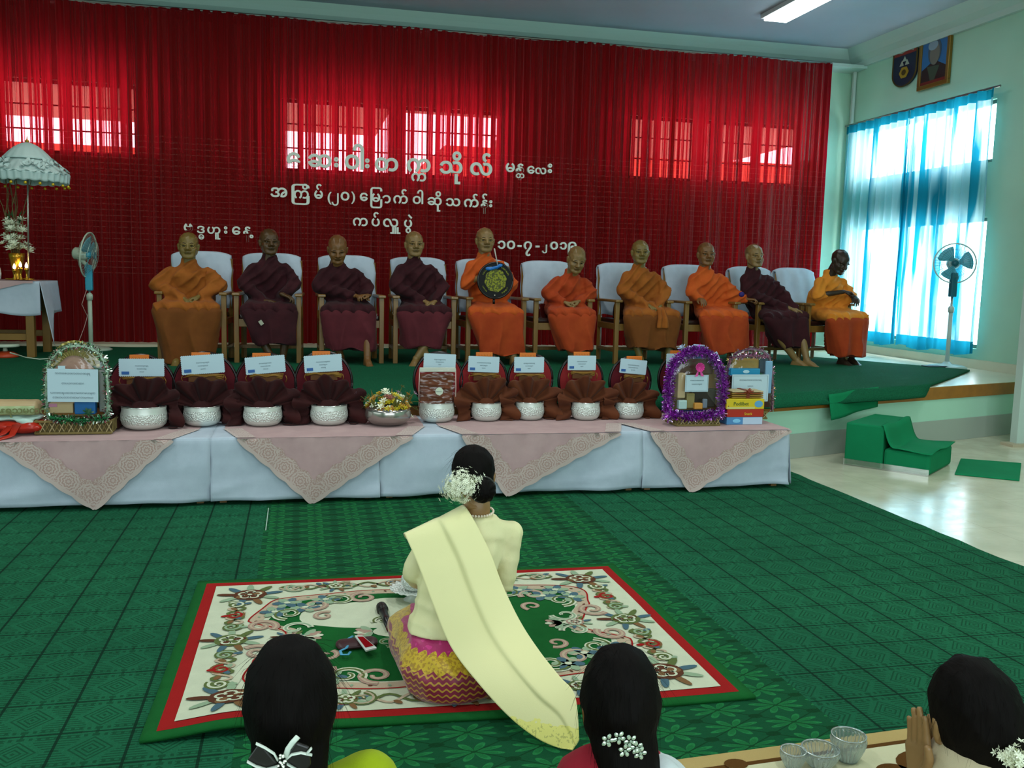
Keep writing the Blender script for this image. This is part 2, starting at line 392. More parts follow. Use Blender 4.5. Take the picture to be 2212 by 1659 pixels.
# ------- cyan window curtain (two panels on the right wall) and white sheer below
t = NT('cyan_curtain_cloth'); c = t.coord(); x, y, z = t.xyz(c)
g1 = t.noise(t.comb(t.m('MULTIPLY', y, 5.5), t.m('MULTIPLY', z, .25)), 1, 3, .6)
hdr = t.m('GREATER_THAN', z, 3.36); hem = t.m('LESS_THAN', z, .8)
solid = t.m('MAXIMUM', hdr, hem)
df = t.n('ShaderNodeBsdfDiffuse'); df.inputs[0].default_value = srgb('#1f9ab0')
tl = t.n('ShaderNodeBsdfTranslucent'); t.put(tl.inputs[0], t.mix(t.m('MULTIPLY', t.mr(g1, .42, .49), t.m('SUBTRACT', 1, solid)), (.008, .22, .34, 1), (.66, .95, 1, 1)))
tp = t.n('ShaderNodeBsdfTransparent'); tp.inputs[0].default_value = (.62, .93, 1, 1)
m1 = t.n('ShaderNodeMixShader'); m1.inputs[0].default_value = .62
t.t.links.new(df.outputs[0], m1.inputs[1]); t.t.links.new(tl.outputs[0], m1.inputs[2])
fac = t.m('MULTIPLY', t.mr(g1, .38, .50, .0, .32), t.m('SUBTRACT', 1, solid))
m2 = t.n('ShaderNodeMixShader'); t.put(m2.inputs[0], fac)
t.t.links.new(m1.outputs[0], m2.inputs[1]); t.t.links.new(tp.outputs[0], m2.inputs[2]); t.t.links.new(m2.outputs[0], t.out.inputs[0])
cyanm = t.mat
wc = thing('window_curtain', 'bright cyan pleated curtain over the tall window in the right wall', 'curtain', (0, 0, 0))
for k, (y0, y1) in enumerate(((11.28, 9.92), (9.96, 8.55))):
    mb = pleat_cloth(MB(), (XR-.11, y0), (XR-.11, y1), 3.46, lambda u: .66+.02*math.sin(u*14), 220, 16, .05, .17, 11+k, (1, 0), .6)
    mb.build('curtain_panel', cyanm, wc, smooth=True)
MB().tube([(XR-.11, 11.3, 3.47), (XR-.11, 8.5, 3.47)], .012).build('curtain_rod', M('rail_metal'), wc)
# ================================================================== PEOPLE
skin_cols = {'olive': '#75602f', 'brown': '#4e3519', 'tan': '#80643a', 'dark': '#33251a', 'fair': '#8f6c42', 'warm': '#744e28'}
def skin(k): return M('skin_'+k, skin_cols[k], .42, var=.08, vs=14)
def stub(k):
    c = srgb(skin_cols[k]); return M('shaved_scalp_'+k, tuple(v*.78 for v in c[:3]), .33)
hairm = NT('black_hair'); _c = hairm.coord(); _x, _y, _z = hairm.xyz(_c)
_s = hairm.noise(hairm.comb(hairm.m('MULTIPLY', _x, 220), hairm.m('MULTIPLY', _y, 60), hairm.m('MULTIPLY', _z, 20)), 1, 3)
hairm.pbr(hairm.mix(_s, '#040202', '#0b0604'), .7, bump=hairm.bump(_s, .5, .003), spec=.12); hairm = hairm.mat

# --- head prototype: neck base at origin, faces -Y, crown at z .30
def head_mesh(female=False):
    e = []
    H = [[((0, .018, .214), (.074, .090, .082)), ((0, -.022, .205), (.064, .066, .070))],
         [((0, -.022, .205), (.064, .066, .066)), ((0, -.036, .150), (.056, .050, .055))],
         [((0, .02, .20), (.072, .08, .07)), ((0, -.02, .145), (.060, .058, .05))]]
    ch = [[((-.047, .0, .128), (.020, .025, .022)), ((-.024, -.066, .094), .020), ((0, -.078, .088), (.020, .017, .018)), ((.024, -.066, .094), .020), ((.047, 0, .128), (.020, .025, .022))],
          [((0, -.088, .188), .0095), ((0, -.108, .156), .0135)],
          [((-.015, -.094, .150), .0105), ((.015, -.094, .150), .0105)],
          [((-.040, -.074, .193), (.014, .010, .008)), ((-.012, -.084, .190), (.012, .009, .008))],
          [((.040, -.074, .193), (.014, .010, .008)), ((.012, -.084, .190), (.012, .009, .008))],
          [((-.016, -.086, .127), (.010, .008, .005)), ((0, -.092, .128), (.010, .009, .006)), ((.016, -.086, .127), (.010, .008, .005))],
          [((-.012, -.085, .117), (.010, .008, .006)), ((.012, -.085, .117), (.010, .008, .006))],
          [((0, .028, -.04), (.056, .054, .05)), ((0, .018, .06), (.050, .052, .05)), ((0, .014, .13), (.052, .055, .05))]]
    H += [[((s*.036, -.058, .148), (.024, .023, .024)), ((s*.044, -.030, .150), (.020, .03, .03)), ((s*.032, -.052, .112), (.022, .022, .02)), ((0, -.066, .105), (.02, .018, .02))] for s in (-1, 1)]
    H += [[((0, -.070, .150), (.026, .018, .02)), ((0, -.072, .112), (.026, .018, .016))]]
    H += [[((s*.075, .004, .182), (.007, .016, .018), Euler((0, s*.25, s*-.3)).to_matrix()), ((s*.072, .002, .152), (.006, .010, .013))] for s in (-1, 1)]
    me = blob_mesh(H, ch, .0052, 2, 'head')
    co, no = mesh_np(me)
    for s in (-1, 1):      # eye sockets
        d = np.exp(-(((co[:, 0]-s*.031)/.017)**2+((co[:, 2]-.174)/.011)**2))*(co[:, 1] < -.04); co[:, 1] += d*.010
    set_co(me, co); return me
HEAD = head_mesh()
HCO, _ = mesh_np(HEAD); HF = faces_of(HEAD)
HEADMAT = []
for f in HF:
    c = HCO[list(f)].mean(0); hl = .226 + .018*math.cos(c[0]*25)
    scalp = (c[2] > .225 and c[1] < -.02 and c[2] > hl+.012) or (c[1] >= -.02 and c[2] > .185+max(0, -c[1])*.4 and abs(c[0]) < .5) or (c[1] > .03 and c[2] > .115)
    lip = abs(c[0]) < .024-.6*abs(c[2]-.122) and .1115 < c[2] < .1325 and c[1] < -.082
    HEADMAT.append(1 if scalp else 2 if lip else 0)
# --- hands: wrist at origin, fingers towards -Y, palm down; curl in degrees per joint
def hand_mesh(curl, spread=.12, thumb=0.0):
    hulls = [[((0, .01, 0), (.024, .02, .018)), ((.026, -.070, 0), (.012, .016, .012)), ((-.028, -.064, -.002), (.011, .015, .011))]]
    ch = []
    for k, (x0, y0, L, r) in enumerate(((.028, -.075, .068, .0092), (.010, -.081, .076, .0095), (-.009, -.079, .070, .0090), (-.027, -.070, .055, .0080))):
        a = R_(curl*.6); sx = x0*spread/.028*.6; p = Vector((x0, y0, -.001)); pts = [(p.copy(), r*1.08)]
        for j, fr in enumerate((.45, .3, .25)):
            p = p+Vector((sx, -math.cos(a), -math.sin(a))).normalized()*L*fr; pts.append((p.copy(), r*(1-.08*(j+1)))); a += R_(curl)
        ch.append(pts)
    b = thumb
    ch.append([((.018, -.012, -.003), .014), ((.040, -.040, -.010-.01*b), .0125), ((.050-.012*b, -.066, -.018-.012*b), .0105), ((.049-.022*b, -.088, -.024-.014*b), .0088)])
    return blob_mesh(hulls, ch, .0042, 1, 'hand')
HANDS = {}
for _n, _a in dict(relaxed=(24, .10, .3), grip=(62, .02, 1.0), flat=(4, .02, -.3), loose=(38, .12, .4)).items():
    _m = hand_mesh(*_a); HANDS[_n] = (mesh_np(_m)[0], faces_of(_m))
# --- foot: ankle at origin, toes to -Y, sole at z -.075
def foot_mesh():
    hulls = [[((0, 0, .01), (.034, .04, .03)), ((0, .035, -.045), (.028, .028, .029))],
             [((0, 0, -.005), (.032, .04, .03)), ((.004, -.07, -.035), (.034, .03, .028)), ((0, .03, -.05), (.027, .027, .024))],
             [((.004, -.07, -.038), (.034, .03, .026)), ((.010, -.125, -.058), (.036, .02, .015)), ((-.012, -.11, -.058), (.02, .02, .015))]]
    ch = [[((x, y, -.058), r), ((x*1.1, y-l, -.063), r*.85)] for x, y, l, r in ((.028, -.135, .032, .0125), (.010, -.138, .028, .010), (-.005, -.132, .025, .009), (-.018, -.124, .021, .0085), (-.030, -.114, .017, .008))]
    return blob_mesh(hulls, ch, .006, 1, 'foot')
_m = foot_mesh(); FOOT = (mesh_np(_m)[0], faces_of(_m))
def frame_to(d, up=(0, 0, 1), roll=0):
    """matrix sending local -Y to direction d, local Z near up"""
    d = Vector(d).normalized(); up = Vector(up); z = (up-d*up.dot(d)).normalized(); x = (-d).cross(z)
    Mx = Matrix(((x.x, -d.x, z.x), (x.y, -d.y, z.y), (x.z, -d.z, z.z)))
    return Mx @ Matrix.Rotation(roll, 3, 'Y')
def xf(co, Mx, loc, mir=False):
    c = co.copy()
    if mir: c[:, 0] *= -1
    return c @ np.array(Mx).T+np.array(loc)
def join_parts(name, parts, mats, parent):
    """parts: list of (co, faces, matidx or list)"""
    vs = []; fs = []; mi = []; n = 0
    for co, f, m in parts:
        vs.append(co); fs += [tuple(i+n for i in q) for q in f]; mi += (m if isinstance(m, list) else [m]*len(f)); n += len(co)
    me = bpy.data.meshes.new(name); me.from_pydata(np.vstack(vs).tolist(), [], fs)
    for m in mats: me.materials.append(m)
    me.polygons.foreach_set('material_index', mi)
    me.polygons.foreach_set('use_smooth', [True]*len(fs)); me.update()
    o = bpy.data.objects.new(name, me); COL.objects.link(o); o.parent = parent; return o
eyem = [M('eye_white', '#7f7660', .3), M('eye_iris', '#120b06', .2)]
def face_parts(T, Rm, parent, glasses=False, closed=False, brow=True):
    """T: function mapping head-local point -> body-local"""
    for s in (-1, 1):
        mb = MB(); mb.ell(T((s*.031, -.0715, .1745)), (.0115, .008, .0028 if closed else .0050), Rm, 12, 8); mb.mi = 1
        if not closed: mb.ell(T((s*.031, -.0775, .1745)), (.0050, .0045, .0046), Rm, 10, 6)
        mb.build('eye', eyem if not closed else [M('eyelid_dark', '#3a2a18', .5), eyem[1]], parent, smooth=True)
        mb = MB(); mb.tube([T((s*.014, -.087, .194)), T((s*.030, -.088, .199)), T((s*.049, -.073, .194))], [.0022, .003, .0014], 6)
        mb.build('eyebrow', M('eyebrow_hair', '#2a2014', .8), parent, smooth=True)
    if glasses:
        mb = MB()
        for s in (-1, 1):
            mb.tube([T((s*.031+.019*math.cos(a), -.094+abs(math.cos(a))*.002*1, .173+.015*math.sin(a))) for a in [2*PI*i/14 for i in range(15)]], .0012, 5)
            mb.tube([T((s*.050, -.092, .176)), T((s*.072, -.05, .178)), T((s*.079, .0, .18))], .0013, 5)
        mb.tube([T((-.012, -.095, .177)), T((.012, -.095, .177))], .0012, 5)
        mb.build('glasses', M('gold_wire', '#c9b070', .3, 1), parent, smooth=True)

cloths = {}
def robe_mat(name, a, b):
    if name in cloths: return cloths[name]
    t = NT(name); c = t.coord(); n1 = t.noise(c, 7, 4, .6); n2 = t.noise(c, 420, 1)
    t.pbr(t.mix(t.mr(n1, .3, .7), a, b), .82, bump=t.bump(n2, .25, .002), sheen=.04, spec=.25); cloths[name] = t.mat; return t.mat
ROBES = dict(maroon=robe_mat('maroon_robe_cloth', '#2a0b12', '#3d131a'), wine=robe_mat('wine_robe_cloth', '#4a171f', '#5c2028'), orange=robe_mat('orange_robe_cloth', '#b84a16', '#cb5c22'),
             rust=robe_mat('rust_robe_cloth', '#9c3514', '#ad441a'), ochre=robe_mat('ochre_robe_cloth', '#8a4a16', '#a05a1e'), amber=robe_mat('amber_robe_cloth', '#cf7a20', '#dc8b30'), brown=robe_mat('brown_robe_cloth', '#693812', '#7a4418'))

def seated_monk(label, loc, rz, headpos, col, col2, sk, yaw=0, pitch=0, tilt=0, hands=((-.06, -.27, .60), (.06, -.27, .60)), hposes=('relaxed', 'relaxed'),
                hdirs=None, hrolls=(0, 0), knees=.15, feet=((-.1, -.38), (.1, -.38)), footrot=(0, 0), hem=.16, lean=0, seed=0, glasses=False, closed=False, girth=1.0, barearm=None, flap=0, shoulder_out=.0, collar=.0):
    """headpos = (x, y, z) of the neck base relative to loc; z also sets the torso height"""
    T0 = thing('person', label, 'person', loc, rz)
    nx, ny, nz_ = headpos; sh = nz_+.03; g = girth; seat = .50
    Rm = (Euler((R_(pitch), 0, 0)).to_matrix()); Rm = Matrix.Rotation(R_(yaw), 3, 'Z') @ Matrix.Rotation(R_(tilt), 3, 'Y') @ Matrix.Rotation(R_(pitch), 3, 'X')
    hp = Vector(headpos)
    HS = 1.13
    def T(p): return hp+Rm @ (Vector(p)*HS)
    el = []; wr = [Vector(h) for h in hands]
    for s, w in zip((-1, 1), wr):
        e = Vector((s*(.235*g+shoulder_out)+nx*.5, ny-.03, max(seat+.13, (sh+seat)/2+.02))); el.append(e)
    # body skin: neck, torso, arms, legs
    shp = [Vector((nx*.8+s*.14*g, ny+.01, sh-.085)) for s in (-1, 1)]
    ank = [Vector((f[0], f[1]-.02, .078)) for f in feet]; kn = [Vector((s*(knees+.035)+nx*.15, -.36, .50)) for s in (-1, 1)]
    hulls = [[((nx*.85, ny+.03, sh-.09), (.11, .06, .06)), ((nx*.4, .05, .72), (.11, .07, .1)), ((0, .05, .54), (.13, .08, .08))]]
    chains = [[(shp[i]+Vector((-.03 if i else .03, .02, -.05)), .03), (el[i]+Vector((-.015 if i else .015, .01, 0)), .026), (el[i].lerp(wr[i], .4), .024 if barearm != i else .032), (wr[i], .024)] for i in (0, 1)]
    chains += [[((.09*(-1 if i == 0 else 1), 0, .53), .08), (kn[i], .055), (ank[i]*.45+kn[i]*.55+Vector((0, .03, 0)), .05), (ank[i], .033)] for i in (0, 1)]
    bm_ = blob_mesh(hulls, chains, .012, 2, 'body')
    parts = [(mesh_np(bm_)[0], faces_of(bm_), 0), (xf(HCO*HS*np.array([1.07, 1, .98]), Rm, hp), HF, HEADMAT)]
    for i in (0, 1):
        d = Vector(hdirs[i]) if hdirs else (wr[i]-el[i])
        Mx = frame_to(d, (0, 0, 1), R_(hrolls[i]))
        co, f = HANDS[hposes[i]]; parts.append((xf(co, Mx, wr[i], i == 0) , f if i else f, 0))
        Mf = Matrix.Rotation(R_(footrot[i]), 3, 'Z'); co, f = FOOT; parts.append((xf(co, Mf, ank[i], i == 1), f, 0))
    join_parts('body', parts, [skin(sk), stub(sk), M('lips_'+sk, tuple(v*.55 for v in srgb(skin_cols[sk])[:3]), .5)], T0)
    face_parts(T, Rm, T0, glasses, closed)
    # upper robe
    hulls = [[((nx*.85, ny+.02, sh-.11), (.165*g, .115*g, .085)), ((nx*.5, .01, .74), (.185*g, .15*g, .1)), ((0, .03, .58), (.20*g, .16*g, .1))]]
    nb = Vector((nx, ny+.015, nz_+.0))
    hulls += [[(nb+Vector((0, 0, .02)), (.085, .075, .03)), (nb+Vector((0, .008, .085+collar)), (.068, .066, .012))], [(nb+Vector((0, 0, .04)), (.075, .07, .02)), (nb-Vector((0, 0, .04)), (.10, .09, .03)), (shp[0]+Vector((.03, 0, -.01)), (.05, .06, .045)), (shp[1]+Vector((-.03, 0, -.01)), (.05, .06, .045))]]
    for i in (0, 1):
        if barearm != i: hulls.append([(shp[i], (.05, .07, .05)), (el[i], (.06*g, .07, .07)), ((nx*.5, -.02, .72), (.12, .12, .08))])
    chains = []
    for i in (0, 1):
        end = wr[i].lerp(el[i], .10 if barearm != i else .72)
        chains.append([(shp[i], (.068*g, .07, .068)), (el[i], (.062*g, .066, .07)), (end, (.040, .040, .040))])
        if barearm != i: hulls.append([(el[i], .06), (end, .042), ((nx*.3+(-.1 if i == 0 else .1), -.08, .62), .06)])
    # lap cloth, open a little at the hem
    k0, k1 = kn[0]+Vector((0, 0, .03)), kn[1]+Vector((0, 0, .03))
    hulls += [[((-.11, .02, .56), .09), ((.11, .02, .56), .09), (k0, (.075, .07, .06)), (k1, (.075, .07, .06))]]
    me = blob_mesh(hulls, chains, .013, 4, 'upper_robe'); co, no = mesh_np(me)
    n1 = np_noise(co, 5, seed); n2 = np_noise(co, 13, seed+3)
    x, y, z = co[:, 0], co[:, 1], co[:, 2]
    front = np.clip(-no[:, 1]*.8+.35, .15, 1)
    up_ = np.clip((z-.62)/.1, 0, 1)
    diag = ridge((x*.75-z*.85+n1*.05)*34+seed)              # diagonal pull folds across the chest
    lapf = ridge((x*.9+n1*.07+(z*.35))*30+seed*2)
    amp = (.015*up_*diag+.015*(1-up_)*lapf)*front+.006*n2
    edge = 1/(1+np.exp(-(x-nx*.5-.055-.05*np.sin((z-.6)*7))/.006)) # cloth over the left shoulder hangs in a step
    amp -= .024*edge*np.clip((z-.70)/.05, 0, 1)*np.clip(-no[:, 1], 0, 1)*(x < nx*.5+.15)
    co += no*amp[:, None]; set_co(me, co)
    me.materials.clear(); me.materials.append(ROBES[col]); me.materials.append(ROBES[col2])
    obj('upper_robe', me, None, T0)
    me.polygons.foreach_set('use_smooth', [True]*len(me.polygons))
    # lower robe: skirt from the knees to the hem
    w = [ank[i].copy() for i in (0, 1)]
    hulls = [[(k0-Vector((0, .0, .03)), (.08, .075, .05)), (k1-Vector((0, 0, .03)), (.08, .075, .05)), ((min(w[0].x, w[1].x)*.8-.08, -.35, hem), (.07, .12, .03)), ((max(w[0].x, w[1].x)*.8+.08, -.35, hem), (.07, .12, .03)), ((0, -.2, .40), (.14, .1, .05)), ((0, -.18, hem+.04), (.10, .06, .03))]]
    me = blob_mesh(hulls, [], .013, 3, 'lower_robe'); co, no = mesh_np(me)
    ang = np.arctan2(co[:, 1]+.25, co[:, 0]); n1 = np_noise(co, 4, seed+5)
    f = np.clip((.52-co[:, 2])/.25, .15, 1)
    hor = np.sqrt(no[:, 0]**2+no[:, 1]**2)
    a = .024*f*ridge(ang*3.4+n1*1.2+seed)*hor
    co[:, 0] += no[:, 0]*a; co[:, 1] += no[:, 1]*a
    lowm = co[:, 2] < hem; co[lowm, 2] = hem-.004+.018*np.sin(ang[lowm]*5+seed)+.01*n1[lowm]
    set_co(me, co)
    obj('lower_robe', me, [ROBES[col2]], T0)
    # loose end of the robe lying over the left shoulder and down to the lap
    if flap:
        mb = MB(); rnd = random.Random(seed)
        P = [Vector((.02, -.16, .66)), Vector((.03, -.24, .655)), Vector((.05, -.30, .615)), Vector((.06, -.395, .585)), Vector((.06, -.45, .50)), Vector((.06, -.455, .40))]
        def fn(u, v):
            q = v*(len(P)-1); i = min(int(q), len(P)-2); p = P[i].lerp(P[i+1], q-i); wd = .05+.012*math.sin(v*7+seed)
            return p+Vector(((u-.5)*2*wd, -.012+.012*math.sin(u*11+seed+v*2)-.03*abs(u-.5)*0, -.03*abs(u-.5)*(1-v)))
        mb.grid(fn, 16, 40); mb.build('robe_fold', ROBES[col], T0, smooth=True, solid=.012)
    return T0
def hp_(px, ptop, Y, hh=.30, dz=0):
    """neck-base position from the pixel of the crown"""
    p = aty(px, ptop, Y); return p.x, p.z-hh+dz
# --- chairs
woodm = NT('varnished_chair_wood'); _c = woodm.coord(); _x, _y, _z = woodm.xyz(_c)
_n = woodm.noise(woodm.comb(woodm.m('MULTIPLY', _x, 40), woodm.m('MULTIPLY', _y, 40), woodm.m('MULTIPLY', _z, 5)), 1, 3)
woodm.pbr(woodm.mix(_n, '#6b4a1e', '#8f6a30'), .35, coat=.2); woodm = woodm.mat
coverm = robe_mat('white_chair_cover', '#aebccb', '#bccad8')
seatm = M('dark_seat_leather', '#2a1410', .3)
def make_chair():
    r = thing('armchair', 'x', 'chair')
    for s in (-1, 1):
        MB().box(s*.28-.022, s*.28+.022, -.27, -.225, 0, .645).build('front_leg', woodm, r, bevel=.004)
        mb = MB(); mb.tube([(s*.27, .25, 0), (s*.27, .24, .45), (s*.265, .31, .98)], [.026, .026, .02], 4); mb.build('rear_leg', woodm, r)
        mb = MB(); mb.prism([(s*.28-.036, -.31), (s*.28+.036, -.31), (s*.28+.032, .24), (s*.28-.032, .24)], .645, .672); mb.build('armrest', woodm, r, bevel=.008)
        MB().box(s*.28-.012, s*.28+.012, -.225, .24, .14, .175).build('side_stretcher', woodm, r, bevel=.003)
        MB().box(s*.28-.012, s*.28+.012, -.225, .24, .37, .43).build('seat_rail', woodm, r, bevel=.003)
    MB().box(-.26, .26, -.262, -.238, .36, .43).build('seat_rail', woodm, r, bevel=.003)
    MB().box(-.26, .26, -.005, .02, .14, .175).build('cross_stretcher', woodm, r, bevel=.003)
    MB().box(-.26, .26, -.25, .24, .43, .475).build('seat', seatm, r, bevel=.015)
    mb = MB()
    mb.grid(lambda u, v: Vector(((u-.5)*.46, .262+.10*(v*.5+.28)+.02*math.cos((u-.5)*3), .52+.46*v)), 8, 8); mb.build('back_panel', seatm, r, solid=.03)
    def fn(u, v):   # folded white cover hooked over the back: down the front, over the top, down the rear
        L = [(-.028, .50), (-.012, .74), (.012, .96), (.035, 1.035), (.075, 1.045), (.105, 1.01), (.095, .85), (.06, .66)]
        q = v*(len(L)-1); i = min(int(q), len(L)-2); f = q-i; yy = L[i][0]*(1-f)+L[i+1][0]*f; zz = L[i][1]*(1-f)+L[i+1][1]*f
        xx = (u-.5)*(.56-.03*(zz-.6)); k = abs(u-.5)*2
        return Vector((xx+.006*math.sin(zz*23), .27+yy-.018*(1-k*k)+.004*math.sin(u*19+zz*9), zz-.035*k**4*(zz > .9)+.008*math.sin(u*15)*(v < .05 or v > .95)))
    MB().grid(fn, 22, 30).build('seat_cover', coverm, r, smooth=True, solid=.012)
    return r
monk_px = [410, 583, 756, 913, 1062, 1222, 1393, 1548, 1668, 1792]
CHY = 9.10
chx = [aty(p, 700, 9.0).x for p in monk_px]
crot = [-4, -3, 2, 0, 3, 2, 3, 4, 9, 12]
names = ['behind the ochre-robed monk at the left end of the row', 'under the monk second from the left', 'under the maroon-robed monk looking down', 'under the monk left of the black round fan', 'under the monk holding the black round fan', 'under the orange-robed monk bowing with clasped hands', 'under the ochre-robed monk with a brown sash end', 'under the orange-robed monk leaning an arm to the right', 'under the maroon-robed monk near the curtain edge', 'at the right end of the row beside the window']
ch0 = make_chair(); chairs = []
for i in range(10):
    c_ = ch0 if i == 0 else copy_tree(ch0)
    dy = .1 if i >= 8 else 0
    dx = (.055, .0, .0, .0, .0, -.085, -.10, -.16, .02, -.10)[i]
    c_.location = (chx[i]+dx, CHY+dy, STZ); c_.rotation_euler = (0, 0, R_(crot[i]))
    c_['label'] = 'wooden armchair, white cover, '+names[i]; c_['group'] = 'wooden armchairs on the stage'
    chairs.append(c_)
# px of crown: (x, y)
crown = [(405, 499), (581, 491), (729, 503), (897, 497), (1051, 489), (1241, 527), (1389, 516), (1532, 521), (1637, 525), (1806, 533)]
def monk(i, label, **kw):
    Yh = kw.pop('Yh', 8.92); hh = kw.pop('hh', .332); x, z = hp_(*crown[i], Yh, hh)
    lx = chx[i]+kw.pop('dx', 0); rz = R_(kw.pop('rz', 0)); loc = Vector((lx, CHY+.02, STZ))
    v = Matrix.Rotation(-rz, 3, 'Z') @ (Vector((x, Yh+.06, z))-loc)
    hy = v.y
    seated_monk(label, loc, rz, (v.x, hy+kw.pop('hdy', 0), v.z), seed=i+1, **kw)
fs = ((-.09, -.40), (.09, -.40))
monk(0, 'stout monk in an ochre robe with glasses, left end of the seated row', col='ochre', col2='brown', sk='olive', girth=1.18, glasses=True, hands=((-.02, -.30, .60), (.10, -.27, .63)), hdirs=((1, -.5, -.2), (-1, -.5, -.3)), knees=.19, hem=.03, yaw=2, feet=fs)
monk(1, 'monk in a dark maroon robe with head turned to his left, second from the left', col='maroon', col2='maroon', sk='brown', yaw=12, hands=((-.05, -.27, .60), (.12, -.33, .665)), hdirs=((1, -.3, 0), (1, -.35, -.35)), hposes=('relaxed', 'loose'), barearm=None, hem=.22, feet=((.02, -.36), (.12, -.30)), footrot=(30, 0), knees=.15)
monk(2, 'monk in a dark maroon robe looking down, one bare foot forward, third from the left', col='maroon', col2='wine', sk='warm', pitch=24, hands=((.06, -.26, .66), (.17, -.30, .67)), hdirs=((1, -.6, 0), (-.8, -.6, 0)), hposes=('relaxed', 'loose'), hem=.17, feet=((-.08, -.26), (.15, -.47)), footrot=(0, 12), closed=True, dx=-.01)
monk(3, 'monk in a dark maroon robe with ankles crossed, left of the round fan holder', col='maroon', col2='wine', sk='tan', yaw=3, hands=((-.0, -.27, .62), (.09, -.28, .62)), hdirs=((1, -.5, -.3), (-1, -.5, -.3)), hem=.20, feet=((.02, -.40), (-.10, -.42)), footrot=(20, -20), knees=.16)
monk(4, 'monk in a bright orange robe with glasses holding a black round fan', col='orange', col2='rust', sk='tan', yaw=0, glasses=True, hands=((-.02, -.27, .925), (.09, -.25, .93)), hdirs=((.9, -.35, .25), (-.9, -.4, .25)), hposes=('grip', 'grip'), barearm=0, hem=.13, feet=((-.02, -.36), (.16, -.40)), footrot=(10, 5), knees=.17)
monk(5, 'monk in an orange robe with bowed head and clasped hands, right of the round fan', col='rust', col2='rust', sk='tan', pitch=24, yaw=0, tilt=6, hands=((-.055, -.28, .635), (.085, -.27, .645)), hdirs=((1, -.35, -.1), (-1, -.35, -.1)), hposes=('grip', 'grip'), hem=.17, feet=((.04, -.34), (.12, -.30)), knees=.14, dx=-.01)
monk(6, 'monk in a brownish ochre robe, ochre sash end hanging between the knees', col='ochre', col2='brown', sk='olive', yaw=-10, hands=((-.03, -.31, .61), (.08, -.31, .61)), hdirs=((1, -.5, -.4), (-1, -.5, -.4)), hposes=('grip', 'relaxed'), hem=.20, feet=((-.13, -.36), (.15, -.40)), footrot=(-10, 10), knees=.2, flap=1)
monk(7, 'monk in a bright orange robe with short dark hair stubble, gripping the chair arm', col='orange', col2='rust', sk='warm', yaw=-8, hands=((-.25, -.27, .70), (.30, -.22, .70)), hdirs=((0, -1, -.3), (.9, -.4, 0)), hposes=('relaxed', 'grip'), hem=.16, feet=((-.08, -.34), (.13, -.34)), knees=.16, dx=-.02)
monk(8, 'monk in a dark maroon robe with crossed ankles, second from the right end', col='maroon', col2='maroon', sk='tan', yaw=-8, hands=((.06, -.30, .61), (.13, -.30, .60)), hdirs=((1, -.6, -.2), (-.8, -.6, -.2)), hposes=('relaxed', 'relaxed'), hem=.22, feet=((.06, -.42), (.13, -.50)), footrot=(25, 22), knees=.17, rz=10, dx=.0)
monk(9, 'dark-skinned monk in an amber and rust robe looking down beside the window', col='amber', col2='rust', sk='dark', pitch=26, yaw=2, tilt=8, hands=((.02, -.25, .80), (.13, -.29, .75)), hdirs=((1, -.45, -.15), (-.5, -.7, -.4)), hposes=('grip', 'loose'), barearm=0, hem=.13, feet=((-.02, -.30), (.14, -.28)), knees=.17, rz=12, dx=.0)
# ================================================================== WOMEN
def tint(n, a, b=None, **kw): return robe_mat(n, a, b or a)
def wp(px, py, Y): return aty(px, py, Y)
flw = M('white_petal', '#e9ecd2', .6); flg = M('pale_stem', '#9fae5a', .7)
def jasmine(parent_obj, cen, n, rad, seed, name='flower_sprig', per=14, s=.009):
    """clusters of small five-petalled blossoms; each sprig one part"""
    rnd = random.Random(seed)
    for k in range(n):
        mb = MB(); d = Vector((rnd.gauss(0, 1), rnd.gauss(0, 1)-.6, rnd.gauss(0, 1))).normalized(); c0 = Vector(cen)+Vector((d.x*rad[0], d.y*rad[1], d.z*rad[2]))*(.55+.45*rnd.random())
        mb.mi = 1; mb.tube([cen, c0], .0012, 4); mb.mi = 0
        for q in range(per):
            p = c0+Vector([rnd.gauss(0, s*1.15) for _ in range(3)]); nd = (p-Vector(cen)).normalized()
            Mq = nd.to_track_quat('Z', 'Y').to_matrix()
            vs = [p]; fs_ = []
            for j in range(5):
                a = j*2*PI/5
                for da, rr, zz in ((-.42, .55, .001), (0, 1, .0025), (.42, .55, .001)): vs.append(p+Mq @ Vector((math.cos(a+da)*rr*s, math.sin(a+da)*rr*s, zz)))
                b = 1+j*3; fs_ += [(0, b, b+1), (0, b+1, b+2)]
            mb.add(vs, fs_)
        mb.build(name, [flw, flg], parent_obj)
